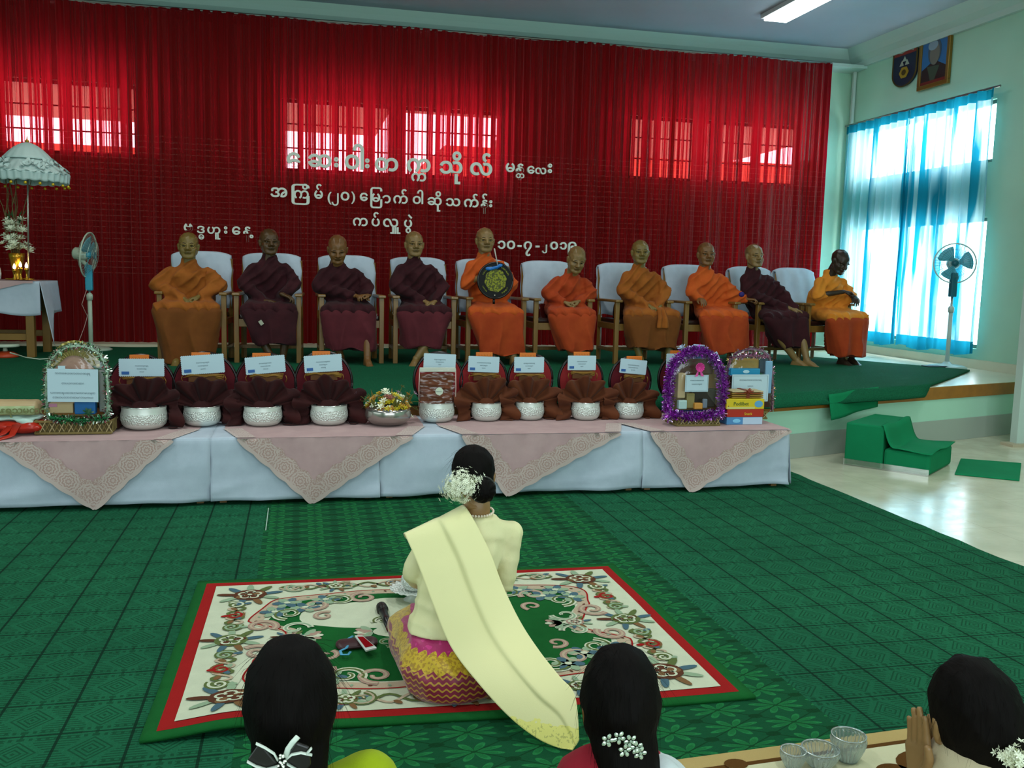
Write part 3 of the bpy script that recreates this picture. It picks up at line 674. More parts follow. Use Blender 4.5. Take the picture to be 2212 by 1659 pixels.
def hair_cap(name, parent, cen, r, Rm, strands=260, seed=1, bun=None, loose=.02, extra=(), voxel=.007, length=.05):
    """hair shell with combed grooves plus real loose strands"""
    hulls = [[(cen, r, Rm)]]+[list(e) for e in extra]
    me = blob_mesh(hulls, [], voxel, 3, name); co, no = mesh_np(me)
    n1 = np_noise(co*np.array([1, 1, .35]), 46, seed); co += no*(n1*.0022)[:, None]; set_co(me, co)
    o = obj(name, me, [hairm], parent)
    rnd = random.Random(seed); mb = MB(); c = Vector(cen)
    idx = [rnd.randrange(len(co)) for _ in range(strands)]
    for i in idx:
        p = Vector(co[i]); nn = Vector(no[i]); 
        if nn.z < -.2: continue
        tn = Vector((0, 0, -1)); tn = (tn-nn*tn.dot(nn)); 
        if tn.length < .05: tn = Vector((rnd.uniform(-1, 1), rnd.uniform(-1, 1), 0))
        tn.normalize(); L = length*rnd.uniform(.5, 1.4); w = Vector([rnd.gauss(0, .4) for _ in range(3)]); lift = loose*rnd.random()**2
        mb.tube([p-nn*.002, p+tn*L*.5+nn*(lift*.7+.001)+w*L*.15, p+tn*L+nn*lift+w*L*.3], [.0003, .0003, .0001], 3, False)
    tag(mb.build('loose_strands', hairm, o), kind='stuff')
    return o

# --- kneeling woman seen from behind, facing the stage
def kneeling_woman():
    Y0 = 2.93
    base = atz(985, 1488, 0); X0 = aty(1005, 1300, Y0).x
    T0 = thing('person', 'woman kneeling on the ornate rug in pale yellow blouse and long pale yellow sash', 'person', (X0, Y0, 0), 0)
    O = Vector((X0, Y0, 0))
    L = lambda px, py, dy: aty(px, py, Y0+dy)-O
    neck = L(1030, 1112, .13); shl = L(925, 1150, .12); shr = L(1108, 1140, .12)
    head = L(1030, 1020, .17); crown = L(1022, 966, .17)
    # local scale
    el_l = L(893, 1235, .14); el_r = L(1090, 1258, .15)
    wr_l = L(905, 1262, .34); wr_r = L(1005, 1240, .36)
    hipc = Vector((-.045, .06, .17))
    sk = skin('fair')
    hulls = [[(neck-Vector((0, 0, .11)), (.08, .04, .05)), (Vector((-.02, .10, .34)), (.08, .055, .08)), (hipc, (.10, .09, .08))]]
    chains = [[(shl-Vector((-.03, 0, .04)), .034), (el_l, .032), (wr_l, .022)], [(shr-Vector((.03, 0, .04)), .034), (el_r, .032), (wr_r, .022)],
              [(neck+Vector((0, 0, -.06)), .045), (neck+Vector((0, -.005, .03)), .047), (L(1030, 1060, .14), .047)], [(hipc, .1), (Vector((-.10, .38, .09)), .07), (Vector((-.12, .08, .06)), .05), (Vector((-.09, .0, .05)), .032)],
              [(hipc, .1), (Vector((.045, .34, .09)), .06), (Vector((.05, .06, .06)), .045), (Vector((.06, -.04, .05)), .032)]]
    bm_ = blob_mesh(hulls, chains, .011, 2)
    Rh = Matrix.Rotation(PI-.12, 3, 'Z') @ Matrix.Rotation(R_(14), 3, 'X'); hs = 1.0
    hsc = .93; hp = L(1026, 1016, .155)-Rh @ Vector((0, .0, .205*.865))
    HC2 = HCO.copy(); lo = HC2[:, 2] < .1; HC2[lo, 2] = .1-(.1-HC2[lo, 2])*.3; HC2[lo, 1] = HC2[lo, 1]*.8-.01; HC2[lo, 0] *= .9
    parts = [(mesh_np(bm_)[0], faces_of(bm_), 0), (xf(HC2*hsc*np.array([.93, .86, .93]), Rh, hp), HF, [0]*len(HF))]
    for wr, d, mir in ((wr_l, Vector((.5, .7, -.1)), False), (wr_r, Vector((-.6, .6, -.1)), True)):
        co, f = HANDS['loose']; parts.append((xf(co*.92, frame_to(d), wr, mir), f, 0))
    for s, c in ((-1, Vector((-.09, .03, .055))), (1, Vector((.07, -.10, .05)))):
        Mf = Matrix.Rotation(R_(s*10), 3, 'Z') @ Matrix.Rotation(R_(82), 3, 'X'); co, f = FOOT
        co2 = xf(co*.9, Matrix.Rotation(R_(12*s), 3, 'Z') @ Matrix(((1, 0, 0), (0, 1, 0), (0, 0, -1))), c); parts.append((co2, f, 0))
    join_parts('body', parts, [sk], T0)
    face_parts(lambda p: hp+Rh @ (Vector((p[0]*.93, p[1]*.86, p[2]*.93))*hsc), Rh, T0)
    # hair: cap, low bun, flowers
    hc = L(1022, 1012, .15); r = (.0775, .092, .087)
    hair = hair_cap('hair', T0, hc, r, Matrix.Rotation(R_(10), 3, 'X'), 160, 4, loose=.006, extra=[[(L(1038, 1035, .12), (.048, .045, .04)), (L(1020, 1050, .13), (.03, .04, .03))]])
    bun = L(1045, 1060, .04)
    me = blob_mesh([[(bun, (.042, .040, .042))], [(bun+Vector((0, .03, .015)), (.03, .035, .03)), (hc+Vector((.01, -.03, -.03)), (.04, .04, .03))]], [], .005, 2); co, no = mesh_np(me)
    co += no*(.0022*np.sin(np.arctan2(co[:, 2]-bun.z, co[:, 0]-bun.x)*9+co[:, 1]*120))[:, None]; set_co(me, co); obj('hair_bun', me, [hairm], T0)
    mb = MB(); mb.tube([bun+Vector((.043*math.cos(a), .018, .044*math.sin(a))) for a in [2*PI*i/20 for i in range(21)]], .0035, 6); mb.build('hair_band', M('dark_band', '#2c2b25', .6), T0, smooth=True)
    fl = thing('hair_flowers', 'bunch of white jasmine blossoms pinned beside the kneeling woman\'s hair bun', 'flowers', O+L(998, 1052, .05))
    jasmine(fl, Vector((0, 0, 0)), 46, (.066, .036, .054), 5, per=17, s=.009)
    # necklace
    mb = MB(); c0 = neck+Vector((0, -.004, .016))
    for i in range(34):
        a = 2*PI*i/34; mb.ell(c0+Vector((.056*math.cos(a), .056*math.sin(a), .006*math.sin(a))), .0046, None, 8, 6)
    mb.build('pearl_necklace', M('pearl', '#e8d8c0', .2, coat=.5), T0, smooth=True)
    # blouse
    hulls = [[(neck-Vector((0, -.0, .06)), (.12, .072, .05)), (Vector((-.02, .09, .36)), (.122, .088, .09)), (Vector((-.045, .07, .26)), (.128, .098, .05))],
             [(shl+Vector((.015, 0, -.02)), .042), (shr+Vector((-.015, 0, -.02)), .042), (neck-Vector((0, .0, .075)), (.09, .065, .05))],
             [(neck+Vector((0, -.012, -.004)), (.074, .064, .012)), (neck-Vector((0, .01, .07)), (.12, .075, .03))], [(neck+Vector((0, -.02, -.02)), (.07, .055, .02)), (shl+Vector((.015, 0, -.015)), .04), (shr+Vector((-.015, 0, -.015)), .04)]]
    hulls.append([(Vector((-.045, .06, .245)), (.135, .105, .02)), (Vector((-.055, .05, .205)), (.14, .112, .012))])
    chains = [[(shl+Vector((.01, 0, -.02)), .046), (el_l, .040), (wr_l.lerp(el_l, .12), .030)], [(shr+Vector((-.008, 0, -.02)), .046), (el_r, .040), (wr_r.lerp(el_r, .12), .030)]]
    me = blob_mesh(hulls, chains, .0085, 3); co, no = mesh_np(me); n1 = np_noise(co, 9, 2); n2 = np_noise(co, 22, 4)
    w_ = np.exp(-((co[:, 2]-.27)/.05)**2)
    co += no*(.0035*n2+.004*ridge((co[:, 2]*1.4+co[:, 0]*.5+n1*.03)*38)*(w_+.15)+.004*n1)[:, None]; set_co(me, co)
    obj('blouse', me, [robe_mat('pale_yellow_silk', '#e2dca6', '#ebe4b4')], T0)
    # skirt
    ks = [[(Vector((-.05, .04, .19)), (.135, .115, .03)), (Vector((-.06, -.005, .115)), (.17, .145, .08)), (Vector((-.04, .36, .10)), (.20, .12, .085))],
          [(Vector((-.06, -.02, .10)), (.165, .15, .07)), (Vector((-.045, -.035, .045)), (.16, .135, .04)), (Vector((-.05, .30, .06)), (.19, .12, .05))]]
    me = blob_mesh(ks, [], .009, 4); co, no = mesh_np(me); n1 = np_noise(co, 7, 9)
    co += no*(.006*n1+.003*ridge((co[:, 2]*.8+co[:, 0]*.4+n1*.05)*40))[:, None]; co[:, 2] = np.maximum(co[:, 2], .012); set_co(me, co)
    t = NT('patterned_silk_skirt'); c = t.coord(); x, y, z = t.xyz(c)
    ang = t.m('ARCTAN2', t.m('ADD', y, -.0), t.m('ADD', x, .05)); u = t.m('MULTIPLY', ang, 3.3)
    sc = t.m('MULTIPLY', t.m('ABSOLUTE', t.m('SINE', t.m('MULTIPLY', u, 3.2))), .012)
    top = t.m('LESS_THAN', t.m('SUBTRACT', z, sc), .168); bot = t.m('GREATER_THAN', t.m('ADD', z, sc), .135)
    yel = t.m('MULTIPLY', top, bot)
    n0 = t.noise(c, 90, 2)
    wv = t.m('SINE', t.m('ADD', t.m('MULTIPLY', z, 330), t.m('MULTIPLY', t.m('SINE', t.m('MULTIPLY', u, 12)), 1.3)))
    low = t.mix(t.m('GREATER_THAN', wv, .55), t.mix(n0, '#6d0e2a', '#92153a'), '#b98a2a')
    up = t.mix(t.m('GREATER_THAN', t.noise(c, 60, 1), .62), '#a90f5d', '#c4257a')
    col = t.mix(t.m('GREATER_THAN', z, .15), low, up); col = t.mix(yel, col, t.mix(t.m('GREATER_THAN', n0, .52), '#c9a418', '#a87f10'))
    t.pbr(col, .45, sheen=.3, bump=t.bump(n0, .3, .002)); obj('skirt', me, [t.mat], T0)
    # sash: over the left shoulder, stiff pleated length falling behind her to the floor
    Lp = [(1000, 1092, .20), (996, 1094, .07), (1000, 1110, .02)]
    lef = [(905, 1182, .30), (876, 1162, .14), (876, 1158, .06), (905, 1225, -.005), (935, 1305, -.06), (975, 1400, -.14), (1035, 1480, -.26), (1105, 1555, -.36), (1170, 1602, -.43), (1235, 1625, -.47)]
    rig = [(1010, 1160, .26), (995, 1100, .16), (1008, 1098, .065), (1052, 1180, .0), (1083, 1260, -.05), (1122, 1340, -.13), (1165, 1405, -.24), (1205, 1455, -.34), (1240, 1500, -.40), (1250, 1598, -.45)]
    def spl(P, v):
        q = v*(len(P)-1); i = min(int(q), len(P)-2); f = q-i; p0 = P[max(i-1, 0)]; p1 = P[i]; p2 = P[i+1]; p3 = P[min(i+2, len(P)-1)]
        return tuple(.5*((2*b)+(-a+c_)*f+(2*a-5*b+4*c_-d)*f*f+(-a+3*b-3*c_+d)*f**3) for a, b, c_, d in zip(p0, p1, p2, p3))
    def fn(u, v):
        a = L(*spl(lef, v)); b = L(*spl(rig, v)); p = a.lerp(b, u)
        fold = min(1, max(0, (v-.1)*6))*min(1, (1.02-v)*4)
        k = (u-.56)/.012; dz = .020*fold*(1/(1+math.exp(-k)))
        if u < .56: dz -= .012*fold*(1-u/.56)
        p += Vector((.0, -dz-.008*math.sin(u*PI)*fold, 0))
        p.z = max(p.z, .012+.004*math.sin(u*9+v*14)); return p
    tsash = NT('pale_yellow_sash'); c = tsash.coord(); x, y, z = tsash.xyz(c)
    lace = tsash.m('LESS_THAN', tsash.m('ADD', z, tsash.m('MULTIPLY', tsash.noise(c, 30, 2), .05)), .10)
    spk = tsash.m('GREATER_THAN', tsash.noise(c, 120, 1), .60)
    tsash.pbr(tsash.mix(tsash.m('MULTIPLY', tsash.m('MULTIPLY', lace, spk), .6), tsash.mix(lace, '#e6dfa4', '#e8df7c'), '#a9a45a'), .5, sheen=.3, bump=tsash.bump(tsash.noise(c, 300, 1), .15, .001))
    o = MB().grid(fn, 44, 90).build('sash', tsash.mat, T0, smooth=True, solid=.004)
    return T0, O, L
KW, KO, KL = kneeling_woman()

# --- three seated onlookers in the foreground, seen from behind, heads and shoulders in the frame
def onlooker(label, Y, headpx, hw, topcol, sk, hair_extra=(), pose='sit', tilt=0, shoulder_dx=0, seed=1, shw=1.0, ya=0, shr_px=None):
    cx, ctop, cbot = headpx; hc = aty(cx, (ctop+cbot)/2, Y); rz_ = (aty(cx, ctop, Y).z-aty(cx, cbot, Y).z)/2; rx = hw/2/FPX*Y*1.01
    X0 = hc.x+shoulder_dx; O = Vector((X0, Y, 0)); T0 = thing('person', label, 'person', O, 0); c = hc-O
    nb = Vector((c.x*.7, c.y-.015, c.z-.185)); sh = nb.z-.03
    shl = Vector((-.165*shw, -.02, sh-.045)); shr = Vector((.165*shw, -.02, sh-.045))
    sc = rx/.079
    if shr_px: shr = aty(*shr_px, Y)-O-Vector((0, .02, .055))
    el = [Vector((-.21, .04, sh-.27)), Vector((.21, .04, sh-.27))]; wr = [Vector((-.06, .20, .20)), Vector((.06, .20, .20))]
    hpose = 'relaxed'
    if pose == 'pray':
        el = [Vector((-.20, .12, sh-.22)), Vector((.10, .16, sh-.22))]; wl = aty(2000, 1660, Y+.06)-O; wr = [wl+Vector((-.018, 0, -.02)), wl+Vector((.022, .0, -.02))]; hpose = 'flat'
    hulls = [[((0, -.02, sh-.06), (.13, .07, .06)), ((0, 0, .34), (.11, .08, .1)), ((0, 0, .12), (.15, .13, .1))]]
    chains = [[(shl, .042), (el[0], .036), (wr[0], .024)], [(shr, .042), (el[1], .036), (wr[1], .024)],
              [((-.09, 0, .11), .09), ((-.26, .26, .085), .065), ((.04, .34, .06), .045), ((.12, .34, .045), .035)], [((.09, 0, .11), .09), ((.26, .28, .085), .065), ((-.02, .20, .06), .045), ((-.12, .2, .045), .035)],
              [(nb+Vector((0, .0, -.03)), .05), (nb+Vector((0, .01, .08)), .048)]]
    bm_ = blob_mesh(hulls, chains, .011, 2)
    Rh = Matrix.Rotation(PI+R_(ya), 3, 'Z') @ Matrix.Rotation(R_(6), 3, 'X')
    hp = c+Vector((0, .012, 0))-Rh @ Vector((0, 0, .205*sc*.88)); T = lambda p: hp+Rh @ Vector((p[0]*sc*.9, p[1]*sc*.84, p[2]*sc*.88))
    parts = [(mesh_np(bm_)[0], faces_of(bm_), 0), (xf(HCO*sc*np.array([.9, .84, .88]), Rh, hp), HF, [0]*len(HF))]
    for i in (0, 1):
        co, f = HANDS[hpose]
        if pose == 'pray': Mx = frame_to((.03, .12, 1), (1 if i == 0 else -1, 0, 0))
        else: Mx = frame_to((.5 if i == 0 else -.5, .6, -.3))
        parts.append((xf(co, Mx, wr[i], i == 1), f, 0))
    join_parts('body', parts, [skin(sk)], T0); face_parts(T, Rh, T0)
    hair = hair_cap('hair', T0, c, (rx, rx*1.12, rz_), Matrix.Rotation(R_(tilt), 3, 'Y'), 420, seed, loose=.008, extra=hair_extra(c, rx, rz_), length=.06)
    # top
    hulls = [[((0, -.03, sh-.075), (.15*shw, .085, .06)), ((0, 0, .36), (.14, .11, .1)), ((0, 0, .14), (.19, .16, .08))],
             [(shl, .058), (shr, .058), ((nb.x, nb.y, nb.z-.025), (.09, .075, .03))]]
    chains = [[(shl, .06), (el[0], .05), (wr[0].lerp(el[0], .3), .04)], [(shr, .06), (el[1], .05), (wr[1].lerp(el[1], .3), .04)]]
    me = blob_mesh(hulls, chains, .011, 3); co, no = mesh_np(me); n1 = np_noise(co, 9, seed); co += no*(.005*n1)[:, None]; set_co(me, co)
    obj('blouse', me, [topcol], T0)
    hulls = [[((0, -.02, .12), (.2, .17, .09)), ((-.24, .26, .09), .085), ((.24, .26, .09), .085), ((0, .36, .07), (.14, .08, .06))]]
    me = blob_mesh(hulls, [], .014, 3); co, no = mesh_np(me); co += no*(.008*np_noise(co, 6, seed+2))[:, None]; co[:, 2] = np.maximum(co[:, 2], .004); set_co(me, co)
    obj('skirt', me, [robe_mat('dark_skirt_%d' % seed, '#3a1f2a', '#4a2a30')], T0)
    return T0, O, c, rx, rz_, nb
# left: bow clip, yellow-green shawl/blouse
t1, o1, c1, rx1, rz1, nb1 = onlooker('woman in a yellow-green top with a black and white bow clip, foreground left', 1.62, (627, 1370, 1655), 212, robe_mat('lime_blouse_cloth', '#8a9c06', '#9caf10'), 'warm',
    lambda c, rx, rz: [[(c+Vector((0, -.03, -rz*.5)), (rx*.82, rx*.6, rz*.5)), (c+Vector((.0, -.04, -rz*1.1)), (rx*.72, .06, .05)), (c+Vector((.02, -.03, -rz*1.7)), (rx*.5, .05, .04))]], shoulder_dx=.03, seed=21, shr_px=(795, 1618))
bow = thing('hair_bow', 'black satin bow clip with white ribbon trim and crystals in dark hair', 'hair clip', o1+Vector((c1.x-.0, c1.y-.135, c1.z-.095)))
bk = M('black_satin', '#16130f', .35); wt = M('white_ribbon', '#d5dfd2', .5)
def bl(px, py, dy=0): return aty(px, py, 1.62-.135+c1.y*0+dy)-bow.location
for k, q in enumerate(([(562, 1602), (535, 1640), (560, 1672), (600, 1648)], [(610, 1650), (640, 1602), (668, 1612), (672, 1650), (640, 1690)])):
    mb = MB(); vs = [bl(*p) for p in q]; mb.add([v+Vector((0, .004, 0)) for v in vs]+[v-Vector((0, .004, 0)) for v in vs], [tuple(range(len(vs))), tuple(range(len(vs), 2*len(vs)))]+[(i, (i+1) % len(vs), len(vs)+(i+1) % len(vs), len(vs)+i) for i in range(len(vs))])
    mb.build('bow_loop', bk, bow, bevel=.003)
for q in ([(600, 1642), (592, 1628), (572, 1615), (553, 1606)], [(600, 1655), (575, 1662), (552, 1655), (534, 1645)], [(617, 1636), (622, 1618), (632, 1604), (644, 1591)], [(618, 1640), (630, 1630), (650, 1626), (674, 1631)], [(662, 1628), (668, 1622), (673, 1616)], [(620, 1650), (640, 1662), (660, 1685)]):
    MB().tube([bl(*p, -.008) for p in q], .0048, 6, True, .35).build('ribbon_trim', wt, bow, smooth=True)
mb = MB(); rnd = random.Random(3)
for i in range(16): mb.ell(bl(609+rnd.uniform(-8, 8), 1645+rnd.uniform(-14, 14), -.014), .0026, None, 6, 4)
mb.build('crystals', M('crystal', '#cfd6c4', .1, .6), bow)
# middle: rhinestone flower clip, pearls, red blouse, white shawl on the right shoulder
t2, o2, c2, rx2, rz2, nb2 = onlooker('woman in a red blouse with a floral rhinestone clip and pearls, foreground centre', 1.68, (1340, 1388, 1640), 196, robe_mat('crimson_blouse_cloth', '#8c0e22', '#9a152a'), 'warm',
    lambda c, rx, rz: [[(c+Vector((0, -.03, -rz*.55)), (rx*.85, rx*.6, rz*.5)), (c+Vector((.01, -.05, -rz*1.05)), (.062, .045, .04))], [(c+Vector((0, -.06, -rz*1.1)), (.045, .035, .04)), (c+Vector((.0, -.07, -rz*1.9)), (.06, .03, .06))]], seed=22)
clip = thing('rhinestone_clip', 'row of sparkling silver flower clips in the centre woman\'s dark hair', 'hair clip', o2+Vector((c2.x, c2.y-.125, c2.z-.115)))
cm = M('rhinestone', '#b9c9b6', .12, .55)
for k, (px, py) in enumerate(((1313, 1600), (1337, 1594), (1362, 1601), (1375, 1615), (1350, 1622), (1383, 1627))):
    mb = MB(); p = aty(px, py, 1.68-.128-(.0 if k < 4 else .004))-clip.location
    for j in range(5):
        a = j*2*PI/5+k; mb.ell(p+Vector((math.cos(a)*.0085, 0, math.sin(a)*.0085)), (.0052, .002, .0040), Matrix.Rotation(-a, 3, 'Y'), 8, 5)
    mb.ell(p-Vector((0, .002, 0)), .003, None, 8, 5); mb.build('rhinestone_flower', cm, clip, smooth=False)
mb = MB(); q0 = nb2+Vector((0, .01, -.002))
for i in range(40):
    a = 2*PI*i/40; mb.ell(q0+Vector((.062*math.cos(a), .06*math.sin(a), .01*math.sin(a)+.012)), .0042, None, 8, 6)
mb.build('pearl_necklace', M('pearl'), t2, smooth=True)
mb = MB(); mb.ell(aty(1275, 1553, 1.70)-o2, .004, None, 8, 6); mb.build('earring', cm, t2, smooth=True)
shw = thing('white_shawl', 'white shawl over the right shoulder of the woman with rhinestone clip', 'shawl', o2)
me = blob_mesh([[(aty(1420, 1650, 1.66)-o2, (.03, .06, .02)), (aty(1468, 1690, 1.68)-o2, (.03, .08, .03)), (aty(1480, 1760, 1.68)-o2, (.03, .09, .05))]], [], .008, 3); co, no = mesh_np(me); co += no*(.008*np_noise(co, 16, 3))[:, None]; set_co(me, co)
obj('shawl_cloth', me, [robe_mat('white_lace_cloth', '#c3cbcb', '#d0d8d8')], shw)
# right: praying, flower clip
t3, o3, c3, rx3, rz3, nb3 = onlooker('woman with palms pressed together and white flowers in her hair, foreground right', 1.62, (2112, 1412, 1675), 236, robe_mat('cream_blouse_cloth', '#b8a888', '#c4b494'), 'fair',
    lambda c, rx, rz: [[(c+Vector((.03, -.04, -rz*.5)), (rx*.8, rx*.6, rz*.45)), (c+Vector((.07, -.05, -rz*1.0)), (.06, .05, .04))]], pose='pray', tilt=-18, seed=23, ya=-14, shoulder_dx=.04)
fl3 = thing('hair_flowers', 'cluster of small white flowers in the hair at the right edge', 'flowers', aty(2195, 1640, 1.50))
jasmine(fl3, Vector((0, 0, 0)), 12, (.03, .02, .022), 9, per=10, s=.009)
# ================================================================== FLOOR COVERINGS
def fract(t, a, k, off=0.0): return t.m('FRACT', t.m('ADD', t.m('MULTIPLY', a, k), off))
def tile_pattern(t, x, y, P, ox, oy):
    u = t.m('ABSOLUTE', t.m('SUBTRACT', fract(t, t.m('SUBTRACT', x, ox), 1/P), .5)); v = t.m('ABSOLUTE', t.m('SUBTRACT', fract(t, t.m('SUBTRACT', y, oy), 1/P), .5))
    edge = t.m('GREATER_THAN', t.m('MAXIMUM', u, t.m('SUBTRACT', v, .006)), .478)
    dia = t.m('ADD', u, t.m('MULTIPLY', v, .9)); ring = t.m('MULTIPLY', t.m('LESS_THAN', dia, .34), t.m('LESS_THAN', t.m('FRACT', t.m('MULTIPLY', dia, 11)), .38))
    comb_ = t.m('MULTIPLY', t.m('MULTIPLY', t.m('GREATER_THAN', dia, .42), t.m('LESS_THAN', t.m('FRACT', t.m('MULTIPLY', v, 15)), .35)), t.m('GREATER_THAN', u, .2))
    dots = t.m('MULTIPLY', t.m('MULTIPLY', t.m('GREATER_THAN', v, .36), t.m('LESS_THAN', v, .43)), t.m('LESS_THAN', t.m('FRACT', t.m('MULTIPLY', u, 9)), .45))
    mid = t.m('MULTIPLY', t.m('GREATER_THAN', v, .41), t.m('LESS_THAN', u, .022))
    return edge, t.m('MAXIMUM', t.m('MAXIMUM', ring, dots), t.m('MAXIMUM', comb_, mid))
t = NT('green_tile_carpet'); c = t.coord(); x, y, z = t.xyz(c)
edge, fig = tile_pattern(t, x, y, .207, -.284, 2.84)
n1 = t.noise(c, 1.3, 3); n2 = t.noise(c, 160, 2, .7)
base = t.mix(t.mr(n1, .3, .7), '#1b5c40', '#226a49'); base = t.mix(t.mr(n2, .3, .7), base, t.mix(.45, base, '#0f4a2c'))
col = t.mix(t.m('MULTIPLY', fig, .62), base, '#0c3520'); col = t.mix(t.m('MULTIPLY', edge, .8), col, '#082016')
t.pbr(col, .95, spec=.1, bump=t.bump(t.m('SUBTRACT', t.noise(c, 300, 2), t.m('MULTIPLY', t.m('MAXIMUM', fig, edge), .5)), .6, .004)); carpm = t.mat
t = NT('green_leaf_carpet'); c = t.coord(); x, y, z = t.xyz(c)
P = .117
u = t.m('SUBTRACT', fract(t, x, 1/.207, .1), .5); v = t.m('SUBTRACT', fract(t, y, 1/.117), .5)
au, av = t.m('ABSOLUTE', u), t.m('ABSOLUTE', v)
r = t.m('SQRT', t.m('ADD', t.m('MULTIPLY', u, u), t.m('MULTIPLY', v, v))); th = t.m('ARCTAN2', v, u)
pet = t.m('LESS_THAN', r, t.m('MULTIPLY', t.m('ABSOLUTE', t.m('SINE', t.m('MULTIPLY', th, 4))), .46)); pet2 = t.m('LESS_THAN', r, t.m('MULTIPLY', t.m('ABSOLUTE', t.m('SINE', t.m('MULTIPLY', th, 4))), .36))
ln1 = t.m('LESS_THAN', t.m('ABSOLUTE', t.m('SUBTRACT', au, av)), .022); dot = t.m('LESS_THAN', t.m('ADD', t.m('MULTIPLY', t.m('SUBTRACT', .5, au), t.m('SUBTRACT', .5, au)), t.m('MULTIPLY', t.m('SUBTRACT', .5, av), t.m('SUBTRACT', .5, av))), .014)
dark = t.m('MAXIMUM', t.m('MAXIMUM', ln1, dot), t.m('LESS_THAN', r, .05))
n2 = t.noise(c, 160, 2, .7)
col = t.mix(pet, '#134c30', '#1d6a3a'); col = t.mix(t.m('SUBTRACT', pet, pet2), col, '#257a44'); col = t.mix(t.m('MULTIPLY', dark, .8), col, '#0b3018'); col = t.mix(t.mr(n2, .3, .7, 0, .4), col, '#0f4a26')
t.pbr(col, .95, spec=.1, bump=t.bump(t.m('ADD', t.noise(c, 300, 2), t.m('MULTIPLY', pet, .5)), .6, .004)); leafm = t.mat
def carpet(label, x0, x1, y0, y1, z1, mat, wavy=0):
    mb = MB(); n = 40
    pts = [(x1+wavy*noise.noise(Vector((0, i*.9, 3))), y0+(y1-y0)*i/n) for i in range(n+1)]
    poly = [(x0, y0)]+pts+[(x0, y1)]
    mb.prism(poly, .0005, z1); return tag(mb.build('carpet', mat), label, 'carpet')
carpet('green carpet strip of square tile pattern left of the ornate rug', -5, -.19, .3, 6.4, .008, carpm)
carpet('green carpet strip of leaf pattern running under the ornate rug', -.19, 1.66, .3, 6.4, .0082, leafm)
carpet('green carpet strip of square tile pattern beside the pale bare floor', 1.66, aty(1692, 1015, 6.15).x if 0 else 3.535, .3, 6.4, .008, carpm, .02)
MB().tube([atz(580, 1098, .012), atz(574, 1145, .012)], .003, 6).build('carpet_seam_tape', M('seam_tape', '#a9c4b4', .5), None)
tag(bpy.data.objects['carpet_seam_tape'], 'thin pale strip of tape on the green carpet below the long table', 'tape')

# ornate rug ---------------------------------------------------------------
creamm = M('rug_cream_pile', '#c9cdb2', .95, var=.05, vs=20, bump=.4, bs=300, spec=.1)
rug_c = dict(green=M('rug_green_pile', '#175a28', .95, var=.08, vs=20, bump=.4, bs=300, spec=.1), red=M('rug_red_pile', '#9c1d1c', .95, var=.06, bump=.4, bs=300, spec=.1), cream=creamm,
             pink=M('rug_pink_pile', '#a8897a', .95, bump=.3, bs=300, spec=.1), olive=M('rug_olive_pile', '#5d6a3c', .95, bump=.3, bs=300, spec=.1), blue=M('rug_blue_pile', '#4a6672', .95, bump=.3, bs=300, spec=.1),
             brown=M('rug_brown_pile', '#5c3626', .95, bump=.3, bs=300, spec=.1), sage=M('rug_sage_pile', '#8fa587', .95, bump=.3, bs=300, spec=.1), tan=M('rug_tan_pile', '#b9a58c', .95, bump=.3, bs=300, spec=.1), cocoa=M('rug_cocoa_pile', '#7c5a3a', .95, bump=.3, bs=300, spec=.1))
RK = list(rug_c); RM = [rug_c[k] for k in RK]
rTL, rTR, rBR, rBL = atz(447, 1272, 0), atz(1313, 1232, 0), atz(1597, 1508, 0), atz(338, 1598, 0)
def rmap(u, v, dz=0):      # u along the rug 0..1 left-right, v 0..1 near-far
    a = rBL.lerp(rBR, u); b = rTL.lerp(rTR, u); p = a.lerp(b, v)
    w = .006+.012*max(0, noise.noise(Vector((u*3.1, v*2.2, 1))))+.03*math.exp(-((u-.13)/.1)**2-((v-.0)/.12)**2)
    p.y += .012*math.sin(u*7)*(1-v)*.6; p.z = .0085+w+dz; return p
RW_, RH_ = (rBR-rBL).length, (rTL-rBL).length
rug = thing('rug', 'cream and green ornate floral rug with a red line under the kneeling woman', 'rug', (0, 0, 0))
mb = MB(); mb.grid(lambda u, v: rmap(-.022+u*1.044, -.03+v*1.06), 60, 40); mb.build('rug_border', rug_c['green'], rug, smooth=True, solid=.012)
